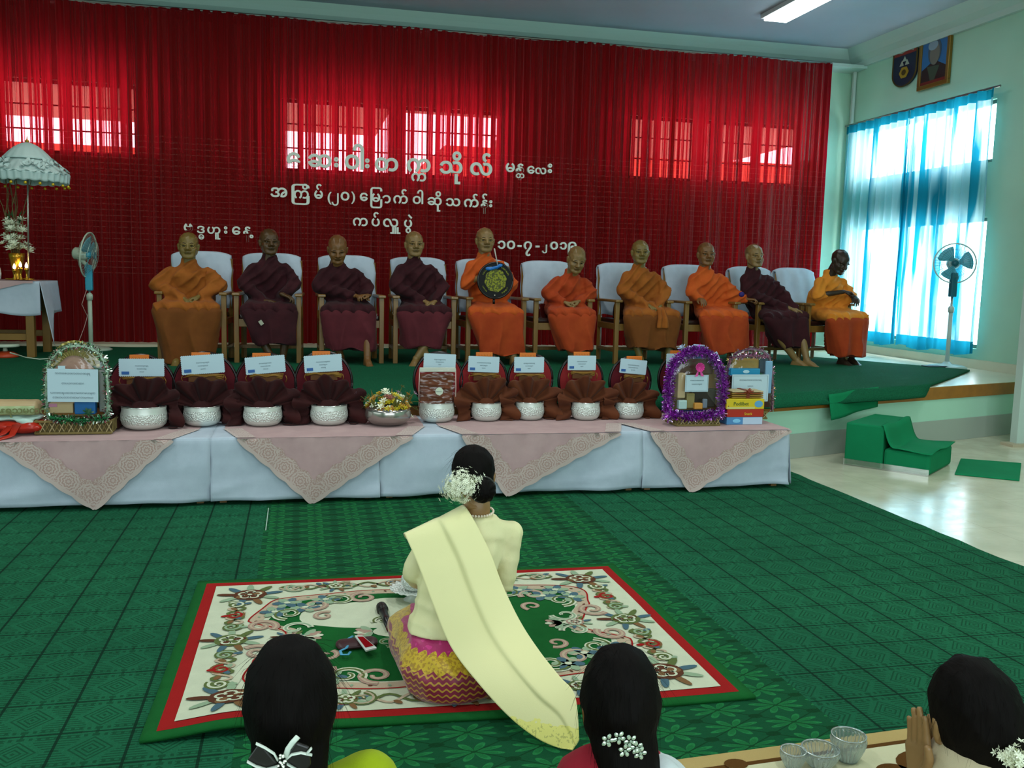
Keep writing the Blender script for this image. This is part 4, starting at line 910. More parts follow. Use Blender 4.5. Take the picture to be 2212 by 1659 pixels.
class Flat(MB):
    def rib(s, pts, w, z=.004, closed=False, key='cream'):
        s.mi = RK.index(key); n = len(pts); vs = []; 
        for i, p in enumerate(pts):
            a = pts[(i-1) % n] if closed or i else p; b = pts[(i+1) % n] if closed or i < n-1 else p
            dx, dy = (b[0]-a[0])*RW_, (b[1]-a[1])*RH_; L = math.hypot(dx, dy) or 1; wi = w(i/(n-1)) if callable(w) else w
            nx_, ny_ = -dy/L*wi/RW_, dx/L*wi/RH_
            vs += [rmap(p[0]+nx_, p[1]+ny_, z), rmap(p[0]-nx_, p[1]-ny_, z)]
        m = n if closed else n-1
        s.add(vs, [(2*i, 2*i+1, (2*i+3) % (2*n), (2*i+2) % (2*n)) for i in range(m)])
    def fill(s, pts, z=.004, key='cream'):
        s.mi = RK.index(key); c = (sum(p[0] for p in pts)/len(pts), sum(p[1] for p in pts)/len(pts))
        s.add([rmap(*c, z)]+[rmap(*p, z) for p in pts], [(0, 1+i, 1+(i+1) % len(pts)) for i in range(len(pts))])
    def el(s, c, a, b, ang, z, key):
        pts = []
        for k in range(12):
            q = 2*PI*k/12; xx, yy = a*math.cos(q), b*math.sin(q); pts.append((c[0]+(xx*math.cos(ang)-yy*math.sin(ang))/RW_, c[1]+(xx*math.sin(ang)+yy*math.cos(ang))/RH_))
        s.fill(pts, z, key)
    def flower(s, c, r, rnd, keys=('olive', 'cream', 'brown')):
        for k in range(9): s.el((c[0]+r*1.25*math.cos(k*.7+.2)/RW_, c[1]+r*1.1*math.sin(k*.7+.2)/RH_), r*.62, r*.2, k*.7+.2, .0045+.0001*k, ('blue', 'olive', 'sage', 'blue', 'brown', 'sage', 'blue', 'cocoa', 'sage')[k])
        s.el(c, r*.95, r*.85, 0, .006, keys[0])
        for k in range(6): 
            a = k*PI/3+rnd.random(); s.el((c[0]+r*.5*math.cos(a)/RW_, c[1]+r*.5*math.sin(a)/RH_), r*.36, r*.26, a, .0065+.0001*k, keys[2] if k % 3 == 0 else keys[0])
        for k in range(5):
            a0 = k*2*PI/5+.3; cx, cy = c[0]+r*.38*math.cos(a0)/RW_, c[1]+r*.38*math.sin(a0)/RH_
            s.rib([(cx+r*.26*math.cos(q)/RW_, cy+r*.24*math.sin(q)/RH_) for q in [a0-2.2+i*.49 for i in range(10)]], .0045, .0078, False, keys[1])
        s.el(c, r*.14, r*.12, 0, .0085, 'cream')
    def scroll(s, c, r, a0, turns_, key, key2=None, dirn=1, w=.012):
        turns = turns_*1.35; pts = []
        for i in range(22):
            q = i/21; rr = r*(1-q*.78); a = a0+dirn*q*turns*2*PI; pts.append((c[0]+rr*math.cos(a)/RW_, c[1]+rr*math.sin(a)/RH_))
        s.rib(pts, lambda q: w*(1-.45*q), .005, False, key)
        if key2: s.rib(pts, lambda q: w*.35*(1-.3*q), .0062, False, key2)
    def leaf(s, c, a, L_, key, w=.24): s.el((c[0]+math.cos(a)*L_*.5/RW_, c[1]+math.sin(a)*L_*.5/RH_), L_*.5, L_*w, a, .0055, key)
def rect(a, b, c, d, n=14):
    return [(a+(b-a)*i/n, c) for i in range(n)]+[(b, c+(d-c)*i/n) for i in range(n)]+[(b-(b-a)*i/n, d) for i in range(n)]+[(a, d-(d-c)*i/n) for i in range(n)]
fm = Flat(); 
def area_grid(fl, a, b, c, d, z, key):
    fl.mi = RK.index(key); fl.grid(lambda u, v: rmap(a+(b-a)*u, c+(d-c)*v, z), 50, 36)
area_grid(fm, 0, 1, 0, 1, .0015+.005, 'red'); fm.build('red_band', RM, rug, smooth=True)
fm = Flat(); area_grid(fm, .024, .976, .033, .967, .0085, 'cream'); fm.build('cream_field', RM, rug, smooth=True)
# central green field with scalloped ends
gp = []
for q in range(160):
    a = 2*PI*q/160; cx_, cy_ = math.cos(a), math.sin(a); k = 1/max(abs(cx_)**6+abs(cy_)**6, 1e-9)**(1/6)
    rx_, ry_ = .345*(1+.03*math.sin(a*12)), .315*(1+.03*math.cos(a*10))
    if abs(cx_) > .93: rx_ *= 1-.17*(abs(cx_)-.93)/.07
    gp.append((.5+rx_*cx_*k*.98, .5+ry_*cy_*k*.98))
fm = Flat(); fm.rib([(p[0], p[1]) for p in [(.5+(g[0]-.5)*1.07, .5+(g[1]-.5)*1.08) for g in gp]], .026, .0098, True, 'tan')
fm.rib([(.5+(g[0]-.5)*1.115, .5+(g[1]-.5)*1.13) for g in gp], .0035, .0104, True, 'red')
for i in range(0, 160, 2):
    g = gp[i]; fm.el((.5+(g[0]-.5)*1.07, .5+(g[1]-.5)*1.08), .008, .005, i, .0115, 'brown' if i % 4 else 'sage')
tag(fm.build('bead_band', RM, rug), kind='stuff')
fm = Flat(); 
fm.fill(gp, .0102, 'green'); fm.build('green_field', RM, rug)
Z0 = .0085
class Up(Flat): pass
_rm0 = rmap
def rmap(u, v, dz=0): return _rm0(u, v, dz*.5+Z0+.0015)
rnd = random.Random(5)
fm = Flat()
for sx, sy in ((0, 0), (1, 0), (0, 1), (1, 1)):      # corner bouquets
    cx_, cy_ = (.105 if not sx else .895), (.135 if not sy else .865); fm.flower((cx_, cy_), .075, rnd, ('brown', 'cream', 'cocoa'))
    o = MB
for (cx_, cy_), r in (((.5, .095), .062), ((.5, .905), .062), ((.085, .5), .065), ((.915, .5), .065), ((.30, .09), .045), ((.72, .09), .045), ((.3, .91), .045), ((.7, .91), .045)): fm.flower((cx_, cy_), r, rnd)
tag(fm.build('rose_motifs', RM, rug), kind='stuff')
fm = Flat()
for sx in (-1, 1):
    for sy in (-1, 1):
        X = lambda a: .5+sx*a; Y_ = lambda b: .5+sy*b
        for k in range(5):    # green-field scrolls
            px_, py_ = (.14+.055*k), (.285-.012*k*k); fm.scroll((X(px_), Y_(py_)), .062, PI/2*sy+k, .95, ('pink', 'cream')[k % 2], ('tan', 'olive')[k % 2], sx*sy*(1 if k % 2 else -1), .015)
        for k in range(3): 
            fm.scroll((X(.06+.115*k), Y_(.41)), .05, k*1.2, .9, ('cocoa', 'olive', 'sage')[k], 'tan', -sx*sy, .012)
        for k in range(3): fm.scroll((X(.42), Y_(.10+.09*k)), .035, k+.5, .9, ('olive', 'cocoa', 'olive')[k], ('sage', 'red', 'cream')[k], sx*sy, .015)
        for k, (a, b) in enumerate(((.31, .27), (.27, .22), (.335, .20), (.225, .28))):   # blue-sage blossoms inside corners
            for j in range(6): fm.leaf((X(a), Y_(b)), j*PI/3+k, .062, ('sage', 'blue')[j % 2], .3)
            fm.el((X(a), Y_(b)), .014, .012, 0, .008, 'cream')
        fm.scroll((X(.29), Y_(.06)), .06, PI*(sx > 0), .75, 'cream', 'sage', sy, .013); fm.scroll((X(.23), Y_(.14)), .045, 1+PI*(sx > 0), .8, 'pink', 'tan', -sy*sx, .012)
        fm.leaf((X(.27), Y_(.0)), PI*(sx > 0)+PI, .07, 'cream')
for (a0, b0, a1, b1) in ((.17, .085, .44, .085), (.56, .085, .83, .085), (.17, .915, .44, .915), (.56, .915, .83, .915), (.083, .2, .083, .42), (.083, .58, .083, .8), (.917, .2, .917, .42), (.917, .58, .917, .8)):
    hor = abs(a1-a0) > .05
    for ph, ky, w_ in ((0, 'olive', .0065), (PI, 'tan', .006)):
        fm.rib([(a0+(a1-a0)*i/30+(0 if hor else .018*math.sin(i*.62+ph)), b0+(b1-b0)*i/30+(.022*math.sin(i*.62+ph) if hor else 0)) for i in range(31)], w_, .0045, False, ky)
    for i in range(7):
        q = (i+.5)/7; fm.leaf((a0+(a1-a0)*q+(0 if hor else .012*(-1)**i), b0+(b1-b0)*q+(.014*(-1)**i if hor else 0)), i*1.1, .035, ('sage', 'cocoa', 'blue', 'red')[i % 4], .3)
tag(fm.build('scroll_motifs', RM, rug), kind='stuff')
fm = Flat()
mp = []
for q in range(72):
    a = 2*PI*q/72; rr = 1+.16*math.cos(6*a); mp.append((.5+.115*rr*math.cos(a), .5+.13*rr*math.sin(a)))
fm.fill(mp, .004, 'cream'); fm.flower((.5, .5), .06, rnd, ('pink', 'cream', 'red'))
for k in range(6):
    a = k*PI/3+.5; fm.scroll((.5+.125*math.cos(a), .5+.155*math.sin(a)), .042, a+1, .8, ('cream', 'sage')[k % 2], 'olive', 1 if k % 2 else -1, .012)
for sx in (-1, 1):
    for j in range(-2, 3): fm.leaf((.5+sx*.135, .5), (0 if sx > 0 else PI)+j*.5, .07, ('cream', 'pink', 'sage')[abs(j)], .22)
    for j in range(-2, 3): fm.leaf((.5+sx*.27, .5), (PI if sx > 0 else 0)+j*.5, .07, ('cream', 'pink', 'sage')[abs(j)], .22)
    fm.flower((.5+sx*.30, .5), .04, rnd, ('pink', 'cream', 'cocoa'))
fm.build('centre_medallion', RM, rug)
rmap = _rm0

# second rug, lower right: cream with brown border
rug2 = thing('rug', 'cream rug with a tan and brown edge band at the bottom right', 'rug', (0, 0, 0))
A2, B2 = atz(1440, 1650, .01), atz(1975, 1577, .01); d2 = (B2-A2).normalized(); n2_ = Vector((-d2.y, d2.x, 0))*-1
def r2(u, v, z): p = A2-d2*.75+d2*u*2.2+n2_*v; return (p.x, p.y, z)
def slab(mb, u0, u1, v0, v1, z0, z1):
    mb.add([r2(u0, v0, z0), r2(u1, v0, z0), r2(u1, v1, z0), r2(u0, v1, z0), r2(u0, v0, z1), r2(u1, v0, z1), r2(u1, v1, z1), r2(u0, v1, z1)], [(0, 3, 2, 1), (4, 5, 6, 7), (0, 1, 5, 4), (1, 2, 6, 5), (2, 3, 7, 6), (3, 0, 4, 7)]); return mb
slab(MB(), 0, 1, 0, 1.4, .0085, .019).build('tan_border', M('rug_gold_pile', '#b39a63', .95, var=.06, bump=.4, bs=300, spec=.1), rug2)
slab(MB(), .02, .98, .062, 1.34, .0085, .0205).build('brown_line', M('rug_umber_pile', '#5a3a18', .95, bump=.4, bs=300, spec=.1), rug2)
slab(MB(), .03, .97, .082, 1.32, .0085, .0215).build('cream_field', M('rug_ivory_pile', '#cdc8a4', .95, var=.04, bump=.4, bs=300, spec=.1), rug2)
mb = MB(); rnd = random.Random(8)
for k in range(26):
    u, v = .12+.8*rnd.random(), .13+.35*rnd.random(); p = Vector(r2(u, v, .0225)); a = rnd.random()*3; L_ = rnd.uniform(.02, .045)
    mb.add([p+Vector((math.cos(a+q)*L_*(1 if abs(math.cos(q)) > .5 else .3), math.sin(a+q)*L_*(.9 if abs(math.cos(q)) > .5 else .3), 0)) for q in [i*PI/3 for i in range(6)]], [(0, 1, 2, 3, 4, 5)])
for px_, py_, rr in ((2010, 1650, .10), (1590, 1650, .035), (1930, 1665, .05)):
    p = atz(px_, py_, .0228); mb.add([(p.x+rr*math.cos(q), p.y+rr*.8*math.sin(q), .0228) for q in [i*2*PI/20 for i in range(20)]], [tuple(range(20))])
tag(mb.build('brown_leaf_motifs', M('rug_umber_pile'), rug2), kind='stuff')

# stage carpet: bare-edged green matting, sagging over the stage edge on the right
t = NT('green_matting'); c = t.coord(); n2 = t.noise(c, 110, 3, .7); n1 = t.noise(c, 1.2, 3)
t.pbr(t.mix(t.mr(n2, .3, .7), t.mix(n1, '#0e4028', '#124c34'), t.mix(n1, '#1a5f40', '#1c6c4c')), .95, spec=.1, bump=t.bump(t.noise(c, 180, 3), .8, .006)); matm = t.mat
S0 = STZ+.001
tipp = atz(2092, 803, S0); cn = [atz(1930, 782, S0), atz(1850, 769, S0)]
front = []
sc_ = thing('stage_carpet', 'green matting covering the stage floor, its loose edge drooping over the front right', 'carpet', (0, 0, 0))
def edge_y(x): return 6.45+max(0, (x-3.5))*(7.62-6.45)/(7.2-3.5)
x1f, y1f = atz(1955, 832, S0).x, 0
def fn(u, v):
    x = -5.9+u*(x1f+5.9); yf = edge_y(x)-(.05 if x < 2.5 else .085); 
    xb = x+ (0 if x < 4.6 else (x-4.6)/(x1f-4.6)*(tipp.x-x1f)*v); yb = 10.62
    if x > 4.6: yb = 10.62+(tipp.y-10.62)*((x-4.6)/(x1f-4.6))**1.6
    y = yf+(yb-yf)*v; z = S0+.016+.006*noise.noise(Vector((x*2, y*2, 0)))+.012*max(0, noise.noise(Vector((x*.9, y*1.4, 5))))*(x > 3.4)
    if y < edge_y(xb)+.0: z -= (edge_y(xb)-y)*(1.0 if x > 2.5 else .8)
    return Vector((xb, y-.02, z))
MB().grid(fn, 150, 90).build('matting', matm, sc_, smooth=True, solid=.018)
# carpeted steps, draped green cloth and green floor mat
grn = M('green_step_cloth', '#107a4e', .85, var=.08, vs=4, bump=.3, bs=200, spec=.15); dgrn = grn
st = thing('stage_steps', 'two-tread steps wrapped in bright green carpet against the mint stage front', 'steps', (0, 0, 0))
P0 = atz(1822, 1003, 0); P1 = atz(2006, 1030, 0); ax = (P1-P0).normalized(); wd = Vector((-ax.y, ax.x, 0)); L_ = (P1-P0).length
def sp(a, b, z): p = P0+ax*a+wd*b; return (p.x, p.y, z)
W_ = .66
def sbox(a0, a1, b0, b1, z0, z1, round_=.0):
    mb = MB(); mb.add([sp(a0, b0, z0), sp(a1, b0, z0), sp(a1, b1, z0), sp(a0, b1, z0), sp(a0, b0, z1), sp(a1, b0, z1), sp(a1, b1, z1), sp(a0, b1, z1)], [(0, 3, 2, 1), (4, 5, 6, 7), (0, 1, 5, 4), (1, 2, 6, 5), (2, 3, 7, 6), (3, 0, 4, 7)]); return mb
hu = aty(1822, 912, P0.y).z; hl = .165
a1_ = L_*.46
sbox(0, a1_, 0, W_, .0, hu).build('upper_tread', grn, st, bevel=.012)
sbox(a1_+.001, L_, .01, W_-.03, .0, hl).build('lower_tread', grn, st, bevel=.025)
mb = MB()
def fn(u, v):
    q = u; a = a1_-.02+q*(L_-a1_+.03); z = hu+.004 if q < .05 else hl+.006+(hu-hl)*max(0, 1-(q-.05)/.22)**2
    return Vector(sp(a, -.01+v*(W_+.01), z+.008*math.sin(v*9+q*5)))
mb.grid(fn, 24, 16); mb.build('tread_runner', grn, st, smooth=True, solid=.006)
sbox(0, L_, -.012, .0, .0, .05).build('clear_plastic_edge', glassmat('clear_plastic', '#ffffff', .25, .1), st)
# flap of green cloth hanging from the stage edge to the step
fl = thing('green_drape', 'green cloth flap hanging from the stage edge down behind the upper step', 'cloth', (0, 0, 0))
q0, q1, q2, q3 = aty(1790, 852, 6.55), aty(1895, 835, 6.86), aty(1893, 878, 6.84), aty(1796, 908, 6.52)
mb = MB(); mb.grid(lambda u, v: q0.lerp(q1, u).lerp(q3.lerp(q2, u), v)+Vector((0, -.015*math.sin(u*8), 0)), 16, 8); mb.build('hanging_cloth', grn, fl, smooth=True, solid=.008)
mt = thing('floor_mat', 'small flat green mat lying on the bare floor right of the steps', 'mat', (0, 0, 0))
mq = [atz(2075, 993, 0), atz(2206, 1003, 0), atz(2202, 1040, 0), atz(2062, 1026, 0)]
mb = MB(); mb.add([(p.x, p.y, z) for z in (.001, .012) for p in mq], [(0, 1, 2, 3), (4, 5, 6, 7), (0, 1, 5, 4), (1, 2, 6, 5), (2, 3, 7, 6), (3, 0, 4, 7)]); mb.build('mat_pile', grn, mt, bevel=.004)

# ================================================================== LETTERING on the curtain (cut foam, one object per letter)
foam = M('white_foam_board', '#e4eade', .7)
LY = 10.90
def letter(row, idx, pieces, box, bold=.022):
    """box = pixel bounds of the first piece: x0, x1, baseline y; thickness 2 cm"""
    a, b = aty(box[0], box[2], LY), aty(box[1], box[2], LY)
    _, xs = glyph_mb([pieces[0]], 1, .02, bold); size = (b.x-a.x)/(xs[1]-xs[0])
    M0 = Matrix.Translation((-xs[0]*size, 0, -xs[2]*size*(1 if len(box) > 3 else 0)))
    mb, _ = glyph_mb(pieces, size, .020, bold, None, M0)
    o = mb.build('foam_letter', foam, None); o.location = (a.x, LY, (a.z+b.z)/2)
    fr_ = min(mb.f[:max(1, len(mb.f)//2)], key=lambda f: sum(mb.v[i][1] for i in f)/len(f)); pc_ = [sum(mb.v[i][j] for i in fr_)/len(fr_) for j in (0, 2)]
    MB().tube([(pc_[0], .0, pc_[1]), (pc_[0], .14, pc_[1])], .002, 5).build('pin', M('steel_pin', '#8a8a86', .3, 1), o)
    tag(o, 'white foam letter, %s in the %s' % (ORD[idx], row), 'letter', 'foam letters on the curtain')
ORD = ['leftmost', 'second from left', 'third from left', 'fourth from left', 'fifth from left', 'sixth from left', 'seventh from left', 'eighth from left', 'ninth from left', 'tenth from left', 'eleventh from left', 'twelfth from left', 'thirteenth from left', 'fourteenth from left', 'fifteenth from left']
c1 = lambda x: 500+x/2.765; c1y = lambda y: 280+y/2.765
rows = [('large top row of lettering', c1, c1y, .03, [
    ([('ေ', 0, 0, 1)], 330, 412, 215), ([('ဆ', 0, 0, 1)], 456, 598, 222), ([('း', 0, 0, 1)], 612, 640, 222), ([('ဝ', 0, 0, 1), ('ါ', .62, 0, 1)], 676, 765, 232), ([('း', 0, 0, 1)], 797, 824, 228),
    ([('တ', 0, 0, 1)], 856, 995, 244), ([('က', 0, 0, 1), ('က', .22, -.42, .62)], 1046, 1188, 250), ([('သ', 0, 0, 1), ('ိ', 1.13, 0, 1), ('ု', 1.13, 0, 1)], 1242, 1378, 262), ([('လ', 0, 0, 1), ('်', 1.13, 0, 1)], 1424, 1555, 270)]),
  ('small lettering right of the top row', c1, c1y, .02, [
    ([('မ', 0, 0, 1)], 1637, 1690, 252), ([('န', 0, 0, 1), ('တ', .02, -.36, .52)], 1697, 1745, 256), ([('ေ', 0, 0, 1)], 1765, 1808, 262), ([('လ', 0, 0, 1)], 1812, 1878, 265), ([('း', 0, 0, 1)], 1888, 1912, 258)]),
  ('second row of lettering', c1, c1y, .022, [
    ([('အ', 0, 0, 1)], 233, 334, 402), ([('က', 0, 0, 1), ('ြ', -.24, 0, (1.64, .97)), ('ိ', 1.13, 0, 1)], 372, 462, 410), ([('မ', 0, 0, 1), ('်', .68, 0, 1)], 494, 546, 412), ([('(', 0, 0, 1)], 574, 598, 428), ([('၂', 0, 0, 1)], 598, 640, 420), ([('၀', 0, 0, 1)], 652, 704, 422), ([(')', 0, 0, 1)], 715, 738, 425),
    ([('ေ', 0, 0, 1)], 766, 814, 425), ([('မ', 0, 0, 1), ('ြ', -.13, 0, (1.08, .97))], 836, 888, 430), ([('ာ', 0, 0, 1)], 900, 950, 438), ([('က', 0, 0, 1), ('်', 1.13, 0, 1)], 966, 1052, 440), ([('ဝ', 0, 0, 1), ('ါ', .62, 0, 1)], 1082, 1130, 442), ([('ဆ', 0, 0, 1), ('ိ', 1.13, 0, 1), ('ု', 1.13, 0, 1)], 1170, 1254, 450)]),
  ('second row of lettering, last word', c1, c1y, .022, [
    ([('သ', 0, 0, 1)], 1280, 1365, 456), ([('က', 0, 0, 1), ('်', 1.13, .02, .9)], 1388, 1474, 462), ([('န', 0, 0, 1), ('်', .62, 0, 1)], 1488, 1530, 464), ([('း', 0, 0, 1)], 1538, 1556, 462)]),
  ('short third row of lettering', c1, c1y, .022, [
    ([('က', 0, 0, 1)], 725, 813, 574), ([('ပ', 0, 0, 1), ('်', .68, 0, 1)], 836, 885, 576), ([('လ', 0, 0, 1), ('ှ', 1.05, 0, 1), ('ူ', 1.3, 0, 1)], 905, 995, 580), ([('ပ', 0, 0, 1), ('ွ', .68, 0, 1), ('ဲ', .78, .0, 1.1)], 1030, 1078, 584)]),
  ('weekday row above the left monks', lambda x: x/3.16, lambda y: 140+y/3.16, .022, [
    ([('ဗ', 0, 0, 1)], 1256, 1316, 1138), ([('ဒ', 0, 0, 1), ('ဓ', .12, -.5, .7)], 1345, 1398, 1148), ([('ဟ', 0, 0, 1), ('ူ', 1.13, 0, 1)], 1416, 1505, 1152), ([('း', 0, 0, 1)], 1530, 1553, 1150), ([('ေ', 0, 0, 1)], 1585, 1642, 1158), ([('န', 0, 0, 1), ('့', .9, .1, 1)], 1660, 1715, 1160)]),
  ('date row above the right monks', lambda x: 800+x/3.16, lambda y: 460+y/3.16, .022, [
    ([('၁', 0, 0, 1)], 868, 920, 243), ([('၀', 0, 0, 1)], 930, 986, 245), ([('-', 0, 0, 1)], 1002, 1030, 248), ([('၇', 0, 0, 1)], 1046, 1100, 248), ([('-', 0, 0, 1)], 1126, 1152, 250), ([('၂', 0, 0, 1)], 1172, 1204, 248), ([('၀', 0, 0, 1)], 1226, 1278, 248), ([('၁', 0, 0, 1)], 1292, 1338, 248), ([('၉', 0, 0, 1)], 1348, 1404, 250)])]
for rn, fx, fy, bd, cl in rows:
    for i, (pc, xa, xb, yb) in enumerate(cl): letter(rn, i, pc, (fx(xa), fx(xb), fy(yb)), bd)
# ================================================================== LONG ROW OF LOW TABLES
TZ = .406; TF = 5.59; TB = 6.36
white_cloth = robe_mat('white_table_cloth', '#adb8c6', '#bac5d2')
seams = [-2.4]+[aty(px, 1000, TF).x for px in (455, 820, 1385)]+[aty(1700, 990, TF).x]
tw = M('table_wood', '#7a5a30', .5, var=.1)
where = ['at the left end, below the food pack', 'under the dark pleated robes', 'behind the kneeling woman', 'at the right end, below the purple tinsel basket']
for k in range(4):
    a, b = seams[k]+.015, seams[k+1]-.015
    T_ = thing('low_table', 'low wooden table hidden under white cloth, '+where[k], 'table', ((a+b)/2, (TF+TB)/2, 0), 0, 'low tables in the row'); w = (b-a)/2-.02; d = (TB-TF)/2-.02
    MB().box(-w, w, -d, d, TZ-.035, TZ-.006).build('tabletop', tw, T_)
    for sx in (-1, 1):
        for sy in (-1, 1): MB().box(sx*(w-.03)-.02, sx*(w-.03)+.02, sy*(d-.04)-.02, sy*(d-.04)+.02, .009, TZ-.035).build('leg', tw, T_)
    # white cloth: back drop, top, front drop; the last one also falls over the right end
    last = k == 3
    def fn(u, v, a=a, b=b, k=k):
        x = a-.015+(b-a+.03)*u; pr = [(TB+.004, .15), (TB+.004, TZ), (TF-.0, TZ), (TF-.006, TZ-.012), (TF-.012, .035)]
        q = v*4; i = min(int(q), 3); f = q-i; y = pr[i][0]*(1-f)+pr[i+1][0]*f; z = pr[i][1]*(1-f)+pr[i+1][1]*f
        if v > .75:
            f = (v-.75)/.25; y -= f*(.018+.020*noise.noise(Vector((x*2.2, f*1.5, k)))+.012*math.sin(x*9+f*3)*f)+.016*max(0, noise.noise(Vector((x*3.5+f*5, f*3, k+9))))*f
            z += .012*noise.noise(Vector((x*4, 0, k)))*f
            if k == 0 and False: pass
        return Vector((x, y, z+.002*noise.noise(Vector((x*5, y*5, 0)))))
    mb = MB(); mb.grid(fn, 60, 64)
    if last: mb.grid(lambda u, v: Vector((b+.018+.03*v+.012*math.sin(u*7)*v, TF-.012*v+(TB-TF+.012*v)*u, TZ-(TZ-.035)*v)), 20, 12)
    o = mb.build('tablecloth', white_cloth, None, smooth=True, solid=.003); tag(o, 'white tablecloth, segment %s' % where[k], 'tablecloth', 'white tablecloths on the low tables')
# pink lace overlays
pk = robe_mat('pink_voile_cloth', '#b09090', '#bd9d9c')
t = NT('pink_lace_border'); uvn = t.n('ShaderNodeUVMap').outputs[0]; ux, uy, _ = t.xyz(uvn); c = t.coord()
per = 1/.125; fx = t.m('SUBTRACT', t.m('FRACT', t.m('MULTIPLY', ux, per)), .5); fy = t.m('SUBTRACT', t.m('DIVIDE', uy, .125), .42)
r = t.m('SQRT', t.m('ADD', t.m('MULTIPLY', fx, fx), t.m('MULTIPLY', fy, fy))); th = t.m('ARCTAN2', fy, fx)
petl = t.m('GREATER_THAN', t.m('SINE', t.m('ADD', t.m('MULTIPLY', r, 46), t.m('MULTIPLY', t.m('SINE', t.m('MULTIPLY', th, 9)), 1.1))), .0)
net = t.m('GREATER_THAN', t.noise(c, 130, 2, .8), .52)
arc = t.m('MULTIPLY', petl, t.m('LESS_THAN', r, .47)); msk = t.m('MAXIMUM', arc, t.m('MULTIPLY', net, t.m('GREATER_THAN', r, .36)))
edge_ = t.m('LESS_THAN', uy, .012)
col = t.mix(t.m('MAXIMUM', msk, edge_), '#aa8a82', '#bfa9a2'); t.pbr(col, .8, sheen=.2, bump=t.bump(msk, .5, .004)); lacem = t.mat
tri = [(-12, 205, 372, 960, 1109, 953), (513, 675, 890, 948, 1092, 942), (998, 1095, 1340, 940, 1068, 932), (1405, 1490, 1708, 930, 1061, 926)]
LB = []
for k, (xa, xb, xc, ya_, yb_, yc_) in enumerate(tri):
    A, B, C_ = aty(xa, ya_, TF-.03), aty(xb, yb_, TF-.05), aty(xc, yc_, TF-.03)
    A.z = C_.z = TZ+.001; zb = max(.014, B.z)
    root = thing('lace_overlay', 'pink lace-edged cloth draped on the long table, %s' % ('its corner hanging below the food basket', 'its corner hanging under the dark robes', 'its corner hanging beside the kneeling woman\'s head', 'its corner hanging under the purple tinsel basket')[k], 'tablecloth', (0, 0, 0), 0, 'pink lace overlays')
    def fy_(x, z): 
        f = (TZ-z)/TZ; return TF-.036-f*(.03+.016*math.sin(x*9+f*3)*f)-.004*math.sin(x*40)
    # front triangle filled from the table edge down
    n = 48
    def fn(u, v):
        x = A.x+(C_.x-A.x)*u; zl = TZ-(TZ-zb)*max(0, (1-abs((x-B.x)/((B.x-A.x) if x < B.x else (C_.x-B.x)))))**1.0
        z = TZ+.003-(TZ-zl)*v; return Vector((x, fy_(x, z), z))
    MB().grid(fn, n, 20).build('cloth_corner', pk, root, smooth=True)
    # top: rhombus part lying on the table top
    aL = A.x-(.10 if k else .3); cR = C_.x+(.12 if k < 3 else .0)
    mb = MB()
    def ft(u, v):
        y = (TF-.036)+(TB-TF+.036)*v; e = min(1, v*2.2); x0 = A.x+(aL-A.x)*e*1.0; x1 = C_.x+(cR-C_.x)*e
        return Vector((x0+(x1-x0)*u, y, TZ+.0045+.0012*k+(0 if v > .02 else -.0015)))
    mb.grid(ft, 24, 14); mb.build('cloth_top', pk, root, smooth=True)
    # scalloped lace border along both hanging edges
    for s, (P, Q) in enumerate(((A, B), (B, C_))):
        P = Vector((P.x, 0, TZ if s == 0 else zb)); Q = Vector((Q.x, 0, zb if s == 0 else TZ)); L = (Q-P).length; d = (Q-P)/L; nn = Vector((-d.z, 0, d.x)); 
        m = int(L/.008); mb = MB(); uvs = []
        vs = []; 
        for i in range(m+1):
            q = P+d*(L*i/m); sc2 = .006+.008*abs(math.sin(L*i/m/.0625*PI/2))
            for j, off in enumerate((-sc2, .0, .04, .08, .118+.008*math.sin(i*.5))):
                p = q+nn*off; p.z = min(p.z, TZ+.002); p.z = max(p.z, .012)
                vs.append((p.x, fy_(p.x, p.z)-.004, p.z)); uvs.append((L*i/m, off))
        mb.add(vs, [(i*5+j, i*5+j+1, (i+1)*5+j+1, (i+1)*5+j) for i in range(m) for j in range(4)])
        me = bpy.data.meshes.new('lace'); me.from_pydata(mb.v, [], mb.f); me.materials.append(lacem); uvl = me.uv_layers.new(name='u')
        vi = np.empty(len(me.loops), int); me.loops.foreach_get('vertex_index', vi); uvl.data.foreach_set('uv', np.array(uvs)[vi].ravel()); me.polygons.foreach_set('use_smooth', [True]*len(me.polygons))
        o = bpy.data.objects.new('lace_border', me); COL.objects.link(o); o.parent = root
    # lace strip on the top where neighbouring cloths meet
    for sgn, x0, x1 in ((1, A.x, aL), (-1, C_.x, cR)):
        if (k == 0 and sgn == 1) or (k == 3 and sgn == -1): continue
        mb = MB(); P = Vector((x0, TF-.03, 0)); Q = Vector((x1, TF+.30, 0)); L = (Q-P).length; d = (Q-P)/L; nn = Vector((sgn*abs(d.y), -d.x*sgn*0, 0)); m = 40; vs = []; uvs = []
        for i in range(m+1):
            for off in (-.008*abs(math.sin(i*.6)), .05, .11): p = P+d*(L*i/m)+nn*off; vs.append((p.x, p.y, TZ+.0062+.0012*k)); uvs.append((L*i/m, off))
        me = bpy.data.meshes.new('lace'); me.from_pydata(vs, [], [(i*3+j, i*3+j+1, (i+1)*3+j+1, (i+1)*3+j) for i in range(m) for j in range(2)]); me.materials.append(lacem); uvl = me.uv_layers.new(name='u')
        vi = np.empty(len(me.loops), int); me.loops.foreach_get('vertex_index', vi); uvl.data.foreach_set('uv', np.array(uvs)[vi].ravel())
        o = bpy.data.objects.new('lace_border', me); COL.objects.link(o); o.parent = root
TT = TZ+.009
